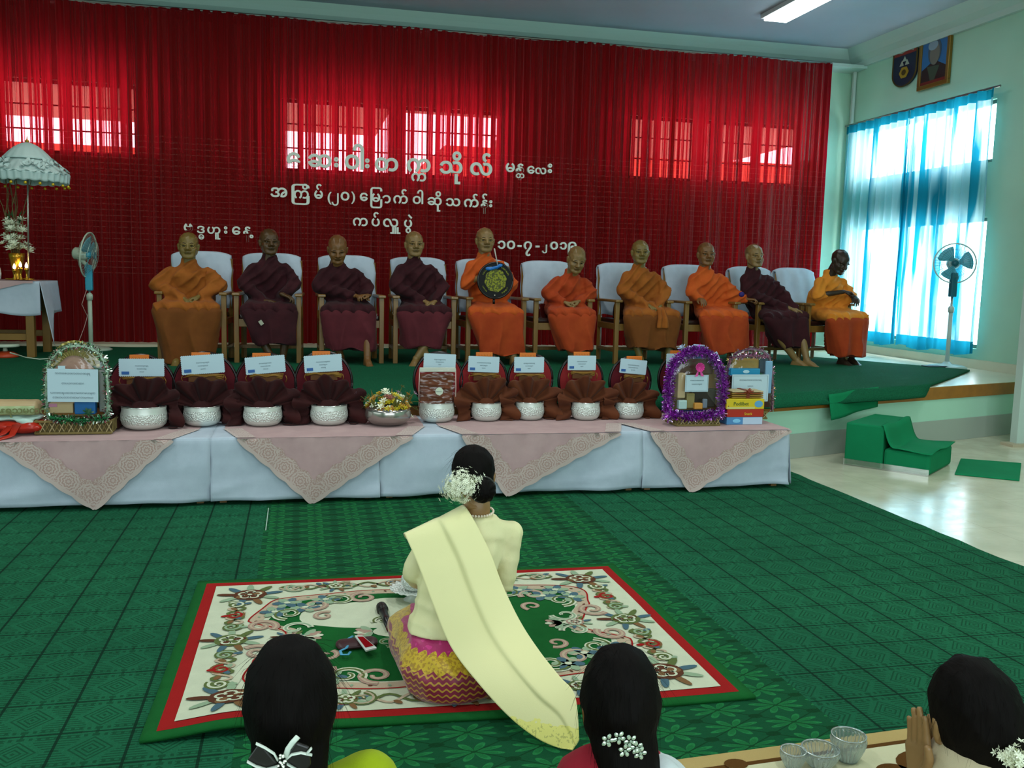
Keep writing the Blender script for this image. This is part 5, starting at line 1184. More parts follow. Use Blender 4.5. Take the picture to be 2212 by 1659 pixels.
# ------- alms bowls
t = NT('embossed_silver'); c = t.coord(); x, y, z = t.xyz(c)
v_ = t.n('ShaderNodeTexVoronoi'); t.put(v_.inputs['Vector'], c); v_.inputs['Scale'].default_value = 110
band_ = t.m('MULTIPLY', t.m('GREATER_THAN', z, .035), t.m('LESS_THAN', z, .095))
t.pbr('#d9ddd6', .42, .45, t.bump(t.m('MULTIPLY', v_.outputs[0], band_), .8, .008)); silver = t.mat
def bowl_mesh(r, h):
    pr = [(0, 0), (r*.62, 0), (r*.80, h*.07), (r*.93, h*.2), (r, h*.42), (r*.99, h*.62), (r*.94, h*.84), (r*.955, h*.97), (r*.95, h), (r*.92, h), (r*.91, h*.85), (r*.95, h*.5), (r*.8, h*.12), (0, h*.06)]
    mb = MB(); mb.lathe(pr, n=48); mb.f = [f for f in mb.f]; return mb
bowls = [(312, 929, 92, 46), (437, 922, 76, 40), (568, 922, 81, 41), (711, 920, 80, 42), (943, 914, 78, 42), (1050, 912, 68, 40), (1143, 910, 67, 40), (1264, 910, 67, 40), (1358, 908, 68, 38)]
bwhere = ['largest and leftmost, beside the tinsel basket', 'second from the left', 'third from the left', 'just left of the flower bowl', 'below the plastic bag of brown cloth', 'under the leftmost brown pleated robe', 'under the second brown pleated robe', 'under the third brown pleated robe', 'rightmost, beside the purple tinsel basket']
BP = []
for k, (px, py, w, h) in enumerate(bowls):
    p = atz(px, py-5, TT); p.y = max(5.70, min(p.y, 6.12)); q = aty(px, 800, p.y); r = w/2/FPX*(p.y*.99+.05); hh = h/FPX*p.y*1.0
    B = thing('alms_bowl', 'embossed silver alms bowl, '+bwhere[k], 'bowl', (q.x+(px-1000)*0, p.y, TT), 0, 'silver alms bowls on the table')
    B.location.x = atz(px, py-5, TT).x
    bowl_mesh(r, hh).build('bowl_body', silver, B, smooth=True); MB().tube([(r*.945*math.cos(a), r*.945*math.sin(a), hh) for a in [2*PI*i/40 for i in range(41)]], .0035, 6).build('rim', M('bright_silver', '#d8dcd6', .2, .9), B, smooth=True)
    BP.append((B.location.x, p.y, r, hh))
# ------- folded robes opened like fans
def pleated_robe(k, R0, mat, label, drop, seed):
    bx, by, r, hh = BP[k]; z0 = TT+hh-.02; rnd = random.Random(seed)
    root = thing('folded_robe', label, 'robe', (bx, by+.01, TT), 0, None)
    N = 7.5; off = rnd.random()*.5
    def fn(u, v):
        a = R_(-42+264*u); side = abs(math.cos(a)); pl = (u*N*2+off) % 2; tri_ = math.cos(pl*PI)*(1.15-.15*math.cos(pl*PI)**2)
        rr = R0*(1+.09*tri_+.10*(side > .8)*drop+.05*math.sin(u*17+seed)); fr = .10+.9*v
        rho = rr*fr; x = rho*math.cos(a)*1.06; z = rho*math.sin(a)*1.0
        y = -.034*tri_*fr-.03*fr*math.sin(PI*u)
        if math.sin(a) < .25: z -= (.25-math.sin(a))*.10*fr*drop; y -= .03*fr; 
        z = max(z, -(hh-.02)+.004)
        if z < .02 and abs(x) < r*1.04: y += (.0 if fr < .3 else .10)
        return Vector((x, y, hh-.02+z))
    mb = MB(); mb.grid(fn, 150, 14); mb.build('pleated_cloth', mat, root, smooth=True, solid=.004)
    me = blob_mesh([[((0, .0, hh-.035), (r*.72, r*.6, .02)), ((0, 0, hh+.012), (r*.5, r*.3, .02))]], [], .006, 3); co, no = mesh_np(me); co += no*(.004*np_noise(co, 30, seed))[:, None]; set_co(me, co)
    obj('cloth_core', me, [mat], root)
dk = robe_mat('dark_maroon_pleats', '#27080a', '#38100f'); br = robe_mat('brown_pleats', '#4c2311', '#613016')
for k, (nm) in enumerate(['leftmost, behind the largest silver bowl', 'second from left, its tail touching the table', 'third from left', 'just left of the flower bowl']):
    pleated_robe(k, .195 if k == 0 else .20, dk, 'dark maroon robe folded into a fan, '+nm, (1.0, 1.0, .8, .9)[k], k+1)
for k, nm in zip(range(5, 9), ['beside the plastic bag of brown cloth', 'second of the four brown ones from the left', 'third of the four brown ones from the left', 'rightmost, beside the purple tinsel basket']):
    pleated_robe(k, .192 if k < 8 else .178, br, 'brown robe folded into a fan, '+nm, .8, k+3)
# ------- round ceremonial fans with envelopes, cord and orange packets
vel = [robe_mat('maroon_velvet', '#4a0c16', '#5c111c'), robe_mat('red_velvet', '#7c1a1e', '#8c2224')]
rimm = M('black_lacquer', '#140606', .3); gold = M('gold_cord', '#8a6320', .45, .3); paper = M('pale_envelope_paper', '#b6ccd6', .7); orp = M('orange_packet_paper', '#cf6a12', .5); blu = M('blue_print', '#2a5a9a', .6); inkm = M('grey_print_ink', '#6f8088', .8)
PF = [(305, 66, 764, 0, (306, 794, 84, 34, 0), (301, 771)), (443, 65, 759, 0, (438, 787, 82, 37, 4), (434, 766)), (574, 63, 761, 0, (573, 788, 78, 34, 5), (565, 767)), (699, 60, 757, 0, (698, 785, 76, 34, 4), (694, 763)),
      (948, 54, 759, 1, (950, 780, 68, 30, -2), None), (1045, 54, 763, 1, (1045, 787, 67, 33, -2), (1046, 765)), (1147, 51, 763, 1, (1143, 788, 66, 33, 0), (1140, 766)), (1256, 52, 765, 1, (1257, 784, 64, 31, 0), (1256, 764)), (1363, 50, 770, 0, (1368, 792, 62, 31, -5), (1370, 773)), (1468, 50, 764, 0, (1455, 780, 34, 32, 0), (1464, 761))]
FY = 6.26; EY = 6.19
fw_ = ['leftmost', 'second from the left', 'third from the left', 'fourth from the left', 'behind the plastic bag of brown cloth', 'sixth from the left', 'seventh from the left', 'eighth from the left', 'ninth from the left', 'half hidden by the purple tinsel basket']
def burmese_lines(root, x0, z0, w, lines_, mat, y, size, rnd):
    pool = 'ကခဂငစဆတထဒနပဖဘမယရလဝသဟအ'
    for i, (n, zz) in enumerate(lines_):
        s_ = ''.join(rnd.choice(pool) for _ in range(n)); mb, xs = glyph_mb([(s_, 0, 0, 1)], size, .0004, 0)
        W0 = max(v[0] for v in mb.v); mb.v = [(v[0]-W0/2+x0, v[1]+y, v[2]+z0+zz) for v in mb.v]; mb.build('printed_line', mat, root)
for k, (px, hw, top, vi_, env, orr) in enumerate(PF):
    pt = aty(px, top, FY); r = hw/FPX*FY*1.03; cz_ = pt.z-r*1.12
    F_ = thing('round_fan', 'maroon velvet round fan standing on the table, '+fw_[k], 'fan', (pt.x, FY, TT), 0, 'round ceremonial fans')
    cz_ -= TT
    mb = MB(); mb.lathe([(0, .016), (r*.5, .014), (r*.93, .008), (r*.93, -.008), (0, -.01)], (0, 0, 0), 40, Matrix.Rotation(R_(90), 3, 'X') @ Matrix.Scale(1.12, 3, Vector((0, 1, 0)))); mb.v = [(v[0], v[1], v[2]+cz_) for v in mb.v]; mb.build('velvet_disc', vel[vi_], F_, smooth=False)
    MB().tube([(r*.96*math.cos(a), 0, cz_+r*1.12*.96*math.sin(a)) for a in [2*PI*i/48 for i in range(49)]], .011, 8).build('rim', rimm, F_, smooth=True)
    MB().tube([(0, .012, cz_-r*1.1), (0, .012, 0)], .012, 8).build('handle', rimm, F_, smooth=True)
    rnd = random.Random(k)
    # envelope
    ex, ey, ew, eh, tl_ = env; c0 = aty(ex, ey, EY); w2, h2 = ew/2/FPX*EY*1.02, eh/2/FPX*EY*1.02
    E_ = thing('envelope', 'pale envelope with a zigzag edge on round fan '+fw_[k], 'envelope', c0, 0, 'zigzag-edged envelopes')
    E_.rotation_euler = (0, R_(-tl_), 0)
    pts = []; nx_, nz2 = 22, 9
    for i in range(nx_*2): pts.append((-w2+w2*2*i/(nx_*2), h2+(.004 if i % 2 else 0)))
    for i in range(nz2*2): pts.append((w2+(.004 if i % 2 else 0), h2-h2*2*i/(nz2*2)))
    for i in range(nx_*2): pts.append((w2-w2*2*i/(nx_*2), -h2-(.004 if i % 2 else 0)))
    for i in range(nz2*2): pts.append((-w2-(.004 if i % 2 else 0), -h2+h2*2*i/(nz2*2)))
    mb = MB(); mb.prism(pts, -.0015, .0015, Matrix.Rotation(R_(90), 3, 'X')); mb.build('envelope_paper', paper, E_)
    if k != 4 and k != 9 or True:
        if k != 4: MB().box(-w2*.9, -w2*.56, -.0032, -.0016, -h2*.82, -h2*.46).build('blue_stamp', blu, E_)
        if k != 9: burmese_lines(E_, 0, 0, w2, [(9, h2*.15), (6, -h2*.2), (3, -h2*.55)], inkm, -.0022, .011, rnd)
    if orr:
        c0 = aty(orr[0], orr[1]+4, EY+.02); O_ = thing('orange_packet', 'orange paper packet tucked behind the envelope, fan '+fw_[k], 'packet', c0, 0, 'orange packets on the fans')
        MB().box(-.058, .058, -.006, .006, -.035, .026).build('packet_paper', orp, O_, bevel=.002)
        mb = MB()
        for j in range(5): mb.tube([(-.045+.02*j, -.0068, -.01), (-.04+.02*j, -.0068, .012), (-.03+.02*j, -.0068, .0)], .0012, 4)
        mb.build('printed_scrollwork', M('dull_gold_ink', '#b9812a', .5), O_)
    if k not in (4, 9):
        c0 = aty(ex+2, ey+eh/2+6, EY+.005); G_ = thing('coiled_rope', 'coiled gold rope below the envelope, fan '+fw_[k], 'cord', c0, 0, 'gold ropes on the fans'); mb = MB()
        for j in range(9):
            a0 = rnd.uniform(-.012, .012); ww = w2*rnd.uniform(.7, 1.0)
            mb.tube([(-ww, -.002, a0), (-ww*.6, -.006, a0*.3+.006), (0, -.004+.004*(j % 3), -.010+.004*j*.5), (ww*.6, -.006, a0*.4+.004), (ww, -.002, a0), (ww*.96, .0, a0-.012), (ww*.7, .0, -.012)], .0028, 5, True)
        mb.tube([(-w2, 0, 0), (-w2*1.05, 0, -.02), (-w2*.95, 0, -.045)], .0026, 5); mb.tube([(w2, 0, 0), (w2*1.06, 0, -.02), (w2*1.0, 0, -.045)], .0026, 5)
        mb.build('cord_loops', gold, G_, smooth=True)
        MB().box(-w2*.72, w2*.72, .004, .016, -.04, .02).build('cord_card', M('brown_card', '#6b3f18', .7), G_)
# ------- plastic bag with brown cloth in the fifth bowl
bx, by, br_, bh_ = BP[4]
g0 = thing('clear_bag', 'clear plastic bag of folded brown cloth standing in a silver bowl', 'bag', (bx, by-.0, TT+bh_-.03))
w_ = 37/FPX*by; H_ = aty(948, 797, by).z-(TT+bh_-.03)
me = blob_mesh([[((-w_*.85, .02, .02), (.02, .03, .02)), ((w_*.85, .02, .02), (.02, .03, .02)), ((-w_*.85, .02, H_-.05), (.02, .03, .02)), ((w_*.85, .02, H_-.05), (.02, .03, .02))]], [], .006, 2); co, no = mesh_np(me)
n1 = np_noise(co*np.array([1, 1, 2.4]), 12, 4); co += no*(.007*n1+.004*ridge((co[:, 2]+co[:, 0]*.25+n1*.02)*45))[:, None]; set_co(me, co); obj('brown_cloth', me, [robe_mat('brown_cotton', '#5a2c18', '#6c3820')], g0)
def fn(u, v): x = (u-.5)*2*w_*1.08; z = H_*v; return Vector((x, -.022-.006*math.sin(u*PI)+.005*noise.noise(Vector((u*6, v*16, 0))), z))
MB().grid(fn, 30, 40).build('plastic_front', glassmat('bag_plastic', '#ffffff', .02, .15), g0, smooth=True, solid=.0008)
for s in (-1, 1): MB().tube([(s*w_*1.08, -.02, 0), (s*w_*1.10, -.02, H_*.5), (s*w_*1.07, -.02, H_)], .0028, 6).build('bag_seam', M('pale_pink_seam', '#c9b0a4', .5), g0, smooth=True)
MB().box(-w_*1.08, w_*1.08, -.026, -.012, H_-.018, H_+.012).build('bag_hanger_strip', M('frosted_strip', '#b9bdae', .3), g0, bevel=.004)
MB().lathe([(0, 0), (.026, 0), (.026, .001), (0, .001)], (0.01, -.034, H_*.42), 24, Matrix.Rotation(R_(90), 3, 'X')).build('round_sticker', M('sticker_paper', '#c3cdb8', .6), g0)
_mb, _x = glyph_mb([('ကမလဝ', 0, 0, 1)], .011, .0003, 0); _mb.v = [(v[0]-.013, v[1]-.036, v[2]+H_*.42-.004) for v in _mb.v]; _mb.build('sticker_lettering', inkm, g0)
# ------- flower bowl
fp = atz(838, 916, TT); FB = thing('flower_bowl', 'plain silver bowl of white and yellow flowers in the middle of the table', 'bowl', (fp.x, fp.y, TT))
r, h = .150, .108
MB().lathe([(0, 0), (r*.55, 0), (r*.78, .012), (r*.96, .04), (r, .062), (r*.97, .09), (r*.955, h), (r*.92, h), (r*.94, .06), (r*.7, .02), (0, .015)], n=48).build('bowl_body', M('polished_steel', '#a8a29c', .2, .85), FB, smooth=True)
yel, oc_, rd_, lf_ = M('yellow_petal', '#c9b51c', .5), M('ochre_petal', '#a8741c', .6), M('dusty_red_petal', '#8a4634', .6), M('olive_leaf', '#5c5a1e', .6)
cols = [flw, yel, oc_, rd_, lf_, M('lilac_petal', '#a890a4', .6)]
def blossom(root, p, s_, mat, seed, petals=6, name='flower'):
    rnd = random.Random(seed); mb = MB(); p = Vector(p); nd = Vector((p.x*2, p.y*2-.08, .35)).normalized(); Mq = nd.to_track_quat('Z', 'Y').to_matrix()
    for ly in range(2):
        for j in range(petals):
            a = j*2*PI/petals+ly*.5; rr = s_*(1-.35*ly); e = rnd.uniform(.2, .5)+ly*.5
            q = [Vector((math.cos(a+da)*rr*k_, math.sin(a+da)*rr*k_, rr*k_*e)) for da, k_ in ((-.4, .5), (-.2, .95), (0, 1.1), (.2, .95), (.4, .5))]
            mb.add([p]+[p+Mq @ v for v in q], [(0, 1, 2), (0, 2, 3), (0, 3, 4), (0, 4, 5)])
    mb.build(name, mat, root, smooth=False)
rnd = random.Random(12)
for i in range(46):
    a, q = rnd.uniform(0, 2*PI), math.sqrt(rnd.random()); x_, y_ = .13*q*math.cos(a), .10*q*math.sin(a); z_ = h+.015+.085*(1-q*q)+rnd.uniform(-.01, .015)
    blossom(FB, (x_, y_, z_), rnd.uniform(.018, .03), flw if i < 28 else (yel, oc_, rd_, yel)[i % 4], i, 6)
for i in range(26):
    a = rnd.uniform(0, 2*PI); x_, y_ = .125*math.cos(a), .12*math.sin(a); blossom(FB, (x_, y_, h+rnd.uniform(-.005, .03)), .024, (yel, oc_, flw, yel, oc_)[i % 5], 60+i, 5)
for i, (px, py) in enumerate(((770, 850), (780, 866), (788, 880), (795, 862), (868, 836), (880, 852), (895, 850), (905, 868), (898, 884), (885, 870), (882, 890), (888, 900), (860, 848), (782, 852))):
    p = aty(px, py, fp.y+.03)-FB.location; mb = MB(); mb.tube([(p.x*.5, .0, h), tuple(Vector((p.x*.8, .01, (h+p.z)/2+.02))), tuple(p)], .002, 4); mb.build('stem', lf_, FB)
    blossom(FB, p, .022, (cols[5], rd_, lf_, oc_, lf_, oc_)[i % 6] if i not in (11,) else flw, 90+i, 5)
for i in range(18):
    a = rnd.uniform(0, 2*PI); p = Vector((.12*math.cos(a), .11*math.sin(a), h+.01)); e = p*1.35+Vector((0, 0, rnd.uniform(.01, .07))); e.z = max(e.z, h); s_ = Vector((-math.sin(a), math.cos(a), .3))*.014
    mb = MB(); mb.add([p, p.lerp(e, .5)+s_, e, p.lerp(e, .5)-s_], [(0, 1, 2, 3)]); mb.build('leaf', lf_, FB)
# ------- tinsel helper
def tinsel(name, root, path, rad, n, mats, seed, L=.03, wdt=.0035):
    rnd = random.Random(seed); mb = MB(); P = [Vector(p) for p in path]; acc = [0]
    for a, b in zip(P[:-1], P[1:]): acc.append(acc[-1]+(b-a).length)
    for i in range(n):
        s = rnd.random()*acc[-1]; j = max(q for q in range(len(acc)-1) if acc[q] <= s); f = (s-acc[j])/max(1e-6, acc[j+1]-acc[j]); c0 = P[j].lerp(P[j+1], f)
        d = Vector([rnd.gauss(0, 1) for _ in range(3)]).normalized(); e = c0+d*rad*rnd.uniform(.55, 1); st_ = c0+d*rad*.1; w = Vector([rnd.gauss(0, 1) for _ in range(3)]).normalized()*wdt
        mb.mi = rnd.choices(range(len(mats)), [3]+[1.5]*(len(mats)-1))[0]; mb.add([st_-w, st_+w, e+w, e-w], [(0, 1, 2, 3)])
    mb.mi = 0; mb.tube(path, rad*.35, 6)
    return tag(mb.build(name, mats, root), kind='stuff')
def foil(n, c, r=.18): return M(n, c, r, .85)
def card(root, px0, py0, px1, py1, Y, O, mat, lines_, size=.014, tilt=0, border=False):
    a, b = aty(px0, py0, Y), aty(px1, py1, Y); cx_, cz2 = (a.x+b.x)/2-O.x, (a.z+b.z)/2-O.z; w, h = (b.x-a.x)/2, (a.z-b.z)/2
    o = MB().box(-w, w, -.0015, .0015, -h, h).build('card', mat, root); o.location = (cx_, Y-O.y, cz2); o.rotation_euler = (0, R_(tilt), 0)
    rnd = random.Random(int(px0)); pool = 'ကခဂငစဆတထဒနပဖဘမယရလဝသဟအ'
    for n, zz in lines_:
        mb, xs = glyph_mb([(''.join(rnd.choice(pool) for _ in range(n)), 0, 0, 1)], size, .0004, .004); W0 = max(v[0] for v in mb.v); mb.v = [(v[0]-W0/2, v[1]-.0022, v[2]+zz*h) for v in mb.v]; mb.build('printed_line', inkm, o)
    if border:
        mb = MB()
        for s in (-1, 1): mb.box(-w*.93, w*.93, -.0022, -.0016, s*h*.9-.0008, s*h*.9+.0008); mb.box(s*w*.93-.0008, s*w*.93+.0008, -.0022, -.0016, -h*.9, h*.9)
        mb.build('printed_border', inkm, o)
    return o
wick = M('wicker', '#7d6a3a', .7, var=.2, vs=40); wick2 = M('wicker_light', '#a8946a', .6)
def basket(root, w, d, h, nst=16):
    """woven tray: stakes, weavers and rims"""
    P = [(-w, -d), (w, -d), (w, d), (-w, d), (-w, -d)]
    for z in (.006, h): MB().tube([(x, y, z) for x, y in P], .008, 6).build('basket_rim', wick, root, smooth=True)
    MB().box(-w, w, -d, d, .002, .008).build('basket_floor', wick, root)
    for k in range(nst):
        f = -w+2*w*(k+.5)/nst; mb = MB(); mb.tube([(f-.018, -d-.002, .006), (f+.018, -d-.004, h)], .003, 5); mb.tube([(f+.018, -d+.002, .006), (f-.018, -d-.001, h)], .003, 5); mb.build('cane_cross', wick2 if k % 2 else wick, root)
        mb = MB(); mb.tube([(f, d, .006), (f, d, h)], .004, 5); mb.build('cane_stake', wick, root)
    for s in (-1, 1):
        for k in range(5): y = -d+2*d*(k+.5)/5; MB().tube([(s*w, y, .006), (s*w, y, h)], .004, 5).build('cane_stake', wick, root)
    MB().box(-w*.98, w*.98, -d*.96, -d*.93, .006, h*.9).build('basket_lining', M('lining_dark_cane', '#5a4c28', .8), root)  # sheet of darker cane colour just inside the front weave
# ------- left gift basket
O = atz(168, 928, TT); O.y = 5.86; Lb = thing('gift_basket', 'arched gift basket wrapped in clear film with silver-green tinsel, left end of the table', 'basket', (O.x, 5.86, TT)); O = Vector((O.x, 5.86, TT)); G = lambda px, py, Y=5.80: aty(px, py, Y)-O
O.x = aty(168, 900, 5.86).x; Lb.location.x = O.x
basket(Lb, .205, .11, .075)
arch = [G(105, 905), G(101, 860), G(100, 820), G(106, 785), G(122, 762), G(145, 749), G(170, 746), G(195, 751), G(217, 766), G(229, 790), G(233, 825), G(234, 865), G(232, 900)]
MB().tube([tuple(p+Vector((0, .03, 0))) for p in arch], .005, 6).build('arch_handle', wick, Lb, smooth=True)
def film(root, arch, dy, mat, bulge=.02):
    n = len(arch); c_ = sum(arch, Vector())/n; mb = MB()
    mb.grid(lambda u, v: (lambda a: Vector((c_.x+(a.x-c_.x)*v, a.y+dy-bulge*(1-v*v)+.004*math.sin(u*30+v*20), c_.z+(a.z-c_.z)*v)))(arch[min(int(u*(n-1)), n-2)].lerp(arch[min(int(u*(n-1)), n-2)+1], u*(n-1)-min(int(u*(n-1)), n-2))), 48, 10)
    return mb.build('clear_film', mat, root, smooth=True)
clr = glassmat('cellophane', '#ffffff', .045, .12)
film(Lb, arch, -.0, clr)
silv = foil('silver_foil', '#c9d8c8'); grf = foil('green_foil', '#2e7a4a'); redf = foil('rose_foil', '#a8606c')
tinsel('tinsel_garland', Lb, [tuple(p) for p in arch], .036, 1300, [silv, grf, M('olive_foil', '#4c5a34', .3, .7), redf], 1, wdt=.0034)
tinsel('tinsel_base', Lb, [tuple(G(108, 903, 5.745)), tuple(G(170, 909, 5.745)), tuple(G(232, 903, 5.745))], .036, 600, [grf, silv, silv, redf], 2, wdt=.004)
card(Lb, 101, 797, 213, 868, 5.755, O, paper, [(12, .68), (8, .08), (16, -.5), (14, -.78)], .017, 1)
me = blob_mesh([[(G(130, 800, 5.83), (.04, .03, .03)), (G(190, 800, 5.83), (.04, .03, .03)), (G(160, 775, 5.83), (.05, .03, .02))]], [], .008, 3); obj('folded_pink_towel', me, [robe_mat('dusty_pink_towel', '#a07a6a', '#b08a78')], Lb)
mb = MB(); c0 = G(163, 790, 5.88)
mb.add([c0]+[c0+Vector((math.cos(a)*.135, 0, math.sin(a)*.15)) for a in [PI*i/24 for i in range(25)]], [(0, i+1, i+2) for i in range(24)]); mb.build('gilt_hand_fan', M('gilt_fan_cloth', '#8a7a34', .5, .3), Lb, solid=.004)
for i in range(13):
    a = PI*i/12; MB().ell(tuple(c0+Vector((math.cos(a)*.125, -.008, math.sin(a)*.14))), .012, None, 10, 6).build('gilt_bead', M('gilt_bead', '#b3a45a', .4, .3), Lb, smooth=True)
for i in range(17):
    a = PI*(i+.5)/17; MB().tube([tuple(c0+Vector((math.cos(a)*.03, -.005, math.sin(a)*.03))), tuple(c0+Vector((math.cos(a)*.105, -.005, math.sin(a)*.115)))], .0016, 4).build('fan_rib', M('gilt_bead'), Lb)
def bxp(root, name, px0, py0, px1, py1, Y, O, mat, d=.06, bev=.006):
    a, b = aty(px0, py0, Y)-O, aty(px1, py1, Y)-O; return MB().box(a.x, b.x, a.y, a.y+d, b.z, a.z).build(name, mat, root, bevel=bev)
bxp(Lb, 'blue_packet', 160, 868, 206, 895, 5.775, O, M('blue_wrap', '#1f5f9c', .3)); bxp(Lb, 'tan_packet', 106, 870, 158, 893, 5.775, O, M('tan_wrap', '#b39a72', .4)); bxp(Lb, 'pink_label', 105, 872, 123, 879, 5.772, O, M('pink_print', '#b0738a', .5), .003, 0)
bxp(Lb, 'teal_packet', 97, 805, 104, 880, 5.79, O, M('teal_wrap', '#2a7080', .4)); bxp(Lb, 'grey_packet', 212, 800, 228, 890, 5.80, O, M('grey_wrap', '#7c7c78', .25, .3)); bxp(Lb, 'small_label', 125, 790, 141, 800, 5.76, O, paper, .002, 0)
blossom(Lb, tuple(G(190, 893, 5.74)), .03, M('dark_green_ribbon', '#1e4a2a', .4), 5, 7, 'ribbon_rosette')
# ------- purple tinsel basket
O = Vector((aty(1500, 905, 5.80).x, 5.83, TT)); Pb = thing('gift_basket', 'arched gift basket trimmed in thick purple tinsel with a pink bow', 'basket', O); G = lambda px, py, Y=5.80: aty(px, py, Y)-O
basket(Pb, .155, .10, .06, 12)
arch = [G(1444, 903), G(1443, 870), G(1445, 835), G(1449, 805), G(1460, 780), G(1480, 764), G(1503, 758), G(1525, 763), G(1546, 780), G(1557, 805), G(1561, 835), G(1562, 870), G(1560, 898)]
inn = [c_ for c_ in arch]
MB().tube([tuple(p+Vector((0, .03, 0))) for p in arch], .006, 6).build('arch_handle', wick, Pb, smooth=True)
pf1, pf2, pf3 = foil('purple_foil', '#8e2aa0', .35), foil('violet_foil', '#a454b8', .3), foil('lilac_foil', '#c9a8d8', .15)
tinsel('tinsel_garland', Pb, [tuple(p) for p in arch], .052, 4600, [pf1, pf2, pf3], 3, wdt=.0032)
tinsel('tinsel_base', Pb, [tuple(G(1446, 895, 5.735)), tuple(G(1500, 901, 5.73)), tuple(G(1560, 893, 5.735))], .046, 1400, [pf1, pf2, pf3, pf3], 4, wdt=.0045)
film(Pb, arch, -.02, clr, .01)
card(Pb, 1481, 810, 1529, 846, 5.745, O, paper, [(11, .3), (8, -.15)], .012, 0, True)
pinkr = M('pink_satin_ribbon', '#d8469a', .35)
mb = MB(); c0 = G(1510, 793, 5.735); rnd = random.Random(4)
for i in range(11):
    a = i*2*PI/11; d = Vector((math.cos(a), -.5, math.sin(a)*.9)).normalized(); e = c0+d*.034; s_ = Vector((-math.sin(a), 0, math.cos(a)))*.010
    mb.add([c0-s_*.3, c0+s_*.3, e+s_, e+Vector((0, -.012, 0)), e-s_], [(0, 1, 2, 3, 4)])
mb.add([c0, c0+Vector((-.03, -.01, -.065)), c0+Vector((-.008, -.01, -.06))], [(0, 1, 2)]); mb.add([c0, c0+Vector((.012, -.01, -.06)), c0+Vector((.036, -.01, -.062))], [(0, 1, 2)]); mb.build('pink_bow', pinkr, Pb, solid=.0015)
bxp(Pb, 'tan_packet', 1466, 806, 1480, 860, 5.78, O, M('tan_wrap')); bxp(Pb, 'brown_packet', 1470, 776, 1540, 808, 5.84, O, M('brown_wrap', '#4a2414', .5)); bxp(Pb, 'dark_packet', 1495, 840, 1545, 880, 5.84, O, M('dark_wrap', '#2c2418', .5))
bxp(Pb, 'tan_card_back', 1460, 780, 1550, 885, 5.88, O, M('kraft_card', '#7a5a34', .8), .01, 0)
bxp(Pb, 'white_jar', 1467, 865, 1484, 884, 5.765, O, M('white_jar_plastic', '#a9c4c0', .3), .04); bxp(Pb, 'orange_tin', 1501, 871, 1518, 884, 5.765, O, M('orange_tin_paint', '#c98a3a', .4), .04); bxp(Pb, 'grey_tube', 1519, 862, 1528, 882, 5.765, O, M('grey_tube_plastic', '#6a7482', .4), .02); bxp(Pb, 'olive_packet', 1484, 850, 1500, 882, 5.79, O, M('olive_wrap', '#8a7c4a', .4), .04)
bl_ = thing('blue_hamper', 'blue and white hooped hamper cover just behind the purple tinsel basket', 'hamper', (aty(1510, 800, 6.05).x, 6.05, TT)); q0 = Vector(bl_.location)
ar2 = [aty(1470, 905, 6.05)-q0, aty(1470, 800, 6.05)-q0, aty(1478, 765, 6.05)-q0, aty(1498, 749, 6.05)-q0, aty(1520, 748, 6.05)-q0, aty(1545, 764, 6.05)-q0, aty(1560, 795, 6.05)-q0, aty(1563, 905, 6.05)-q0]
for p in (ar2[0], ar2[-1]): p.z = 0
mb = MB(); mb.prism([(p.x, p.z) for p in ar2], 0, .08, Matrix(((1, 0, 0), (0, 0, 1), (0, 1, 0)))); mb.build('hamper_body', M('blue_hamper_cloth', '#1f3470', .5), bl_)
for i in (3, 5): MB().tube([tuple(ar2[i]+Vector((-.03, -.012, -.01))), tuple(ar2[i]+Vector((0, -.012, .012))), tuple(ar2[min(i+1, 7)]+Vector((0, -.012, .004)))], .008, 6).build('white_strap', M('white_strap', '#9fb0cc', .5), bl_, smooth=True)
blossom(bl_, tuple(aty(1474, 752, 6.0)-q0), .03, M('white_strap'), 9, 5, 'white_bow')
# ------- right gift basket with pink and gold tinsel
O = Vector((aty(1612, 895, 6.05).x, 6.08, TT)); Rb = thing('gift_basket', 'gift basket with pink and gold tinsel and large pale card, table\'s right end', 'basket', O); G = lambda px, py, Y=6.05: aty(px, py, Y)-O
basket(Rb, .125, .10, .05, 10)
arch = [G(1574, 880), G(1572, 840), G(1572, 800), G(1578, 775), G(1592, 762), G(1620, 754), G(1645, 757), G(1660, 768), G(1667, 795), G(1669, 840), G(1668, 885)]
MB().tube([tuple(p+Vector((0, .02, 0))) for p in arch], .006, 6).build('arch_handle', wick2, Rb, smooth=True)
tinsel('tinsel_garland', Rb, [tuple(p) for p in arch], .030, 800, [foil('pink_foil', '#a06a88'), foil('gold_foil', '#a08448'), silv], 6, wdt=.003)
tinsel('tinsel_top', Rb, [tuple(G(1580, 772, 5.98)), tuple(G(1620, 768, 5.98)), tuple(G(1660, 770, 5.98))], .03, 360, [foil('pink_foil', '#a06a88'), silv], 7, wdt=.003)
film(Rb, arch, -.02, clr, .01)
bxp(Rb, 'gold_cloth_bundle', 1582, 774, 1640, 800, 6.04, O, robe_mat('gold_brocade', '#8a6c34', '#a0803e'), .05, .015); bxp(Rb, 'cyan_box', 1580, 796, 1642, 812, 6.0, O, M('cyan_box_card', '#1e8ab4', .4), .06); bxp(Rb, 'denim_bundle', 1642, 770, 1660, 806, 6.03, O, M('navy_wrap', '#232f44', .7), .05, .012); bxp(Rb, 'pale_blue_packet', 1655, 780, 1666, 850, 6.02, O, M('pale_blue_wrap', '#7ca6c4', .4), .05)
bxp(Rb, 'brown_filling', 1576, 812, 1666, 880, 6.10, O, M('brown_wrap'), .05); MB().ell(tuple(G(1612, 803, 5.998)), (.026, .002, .012), None, 16, 6).build('white_cloud_print', M('cloud_print', '#b4d4e0', .5), Rb)
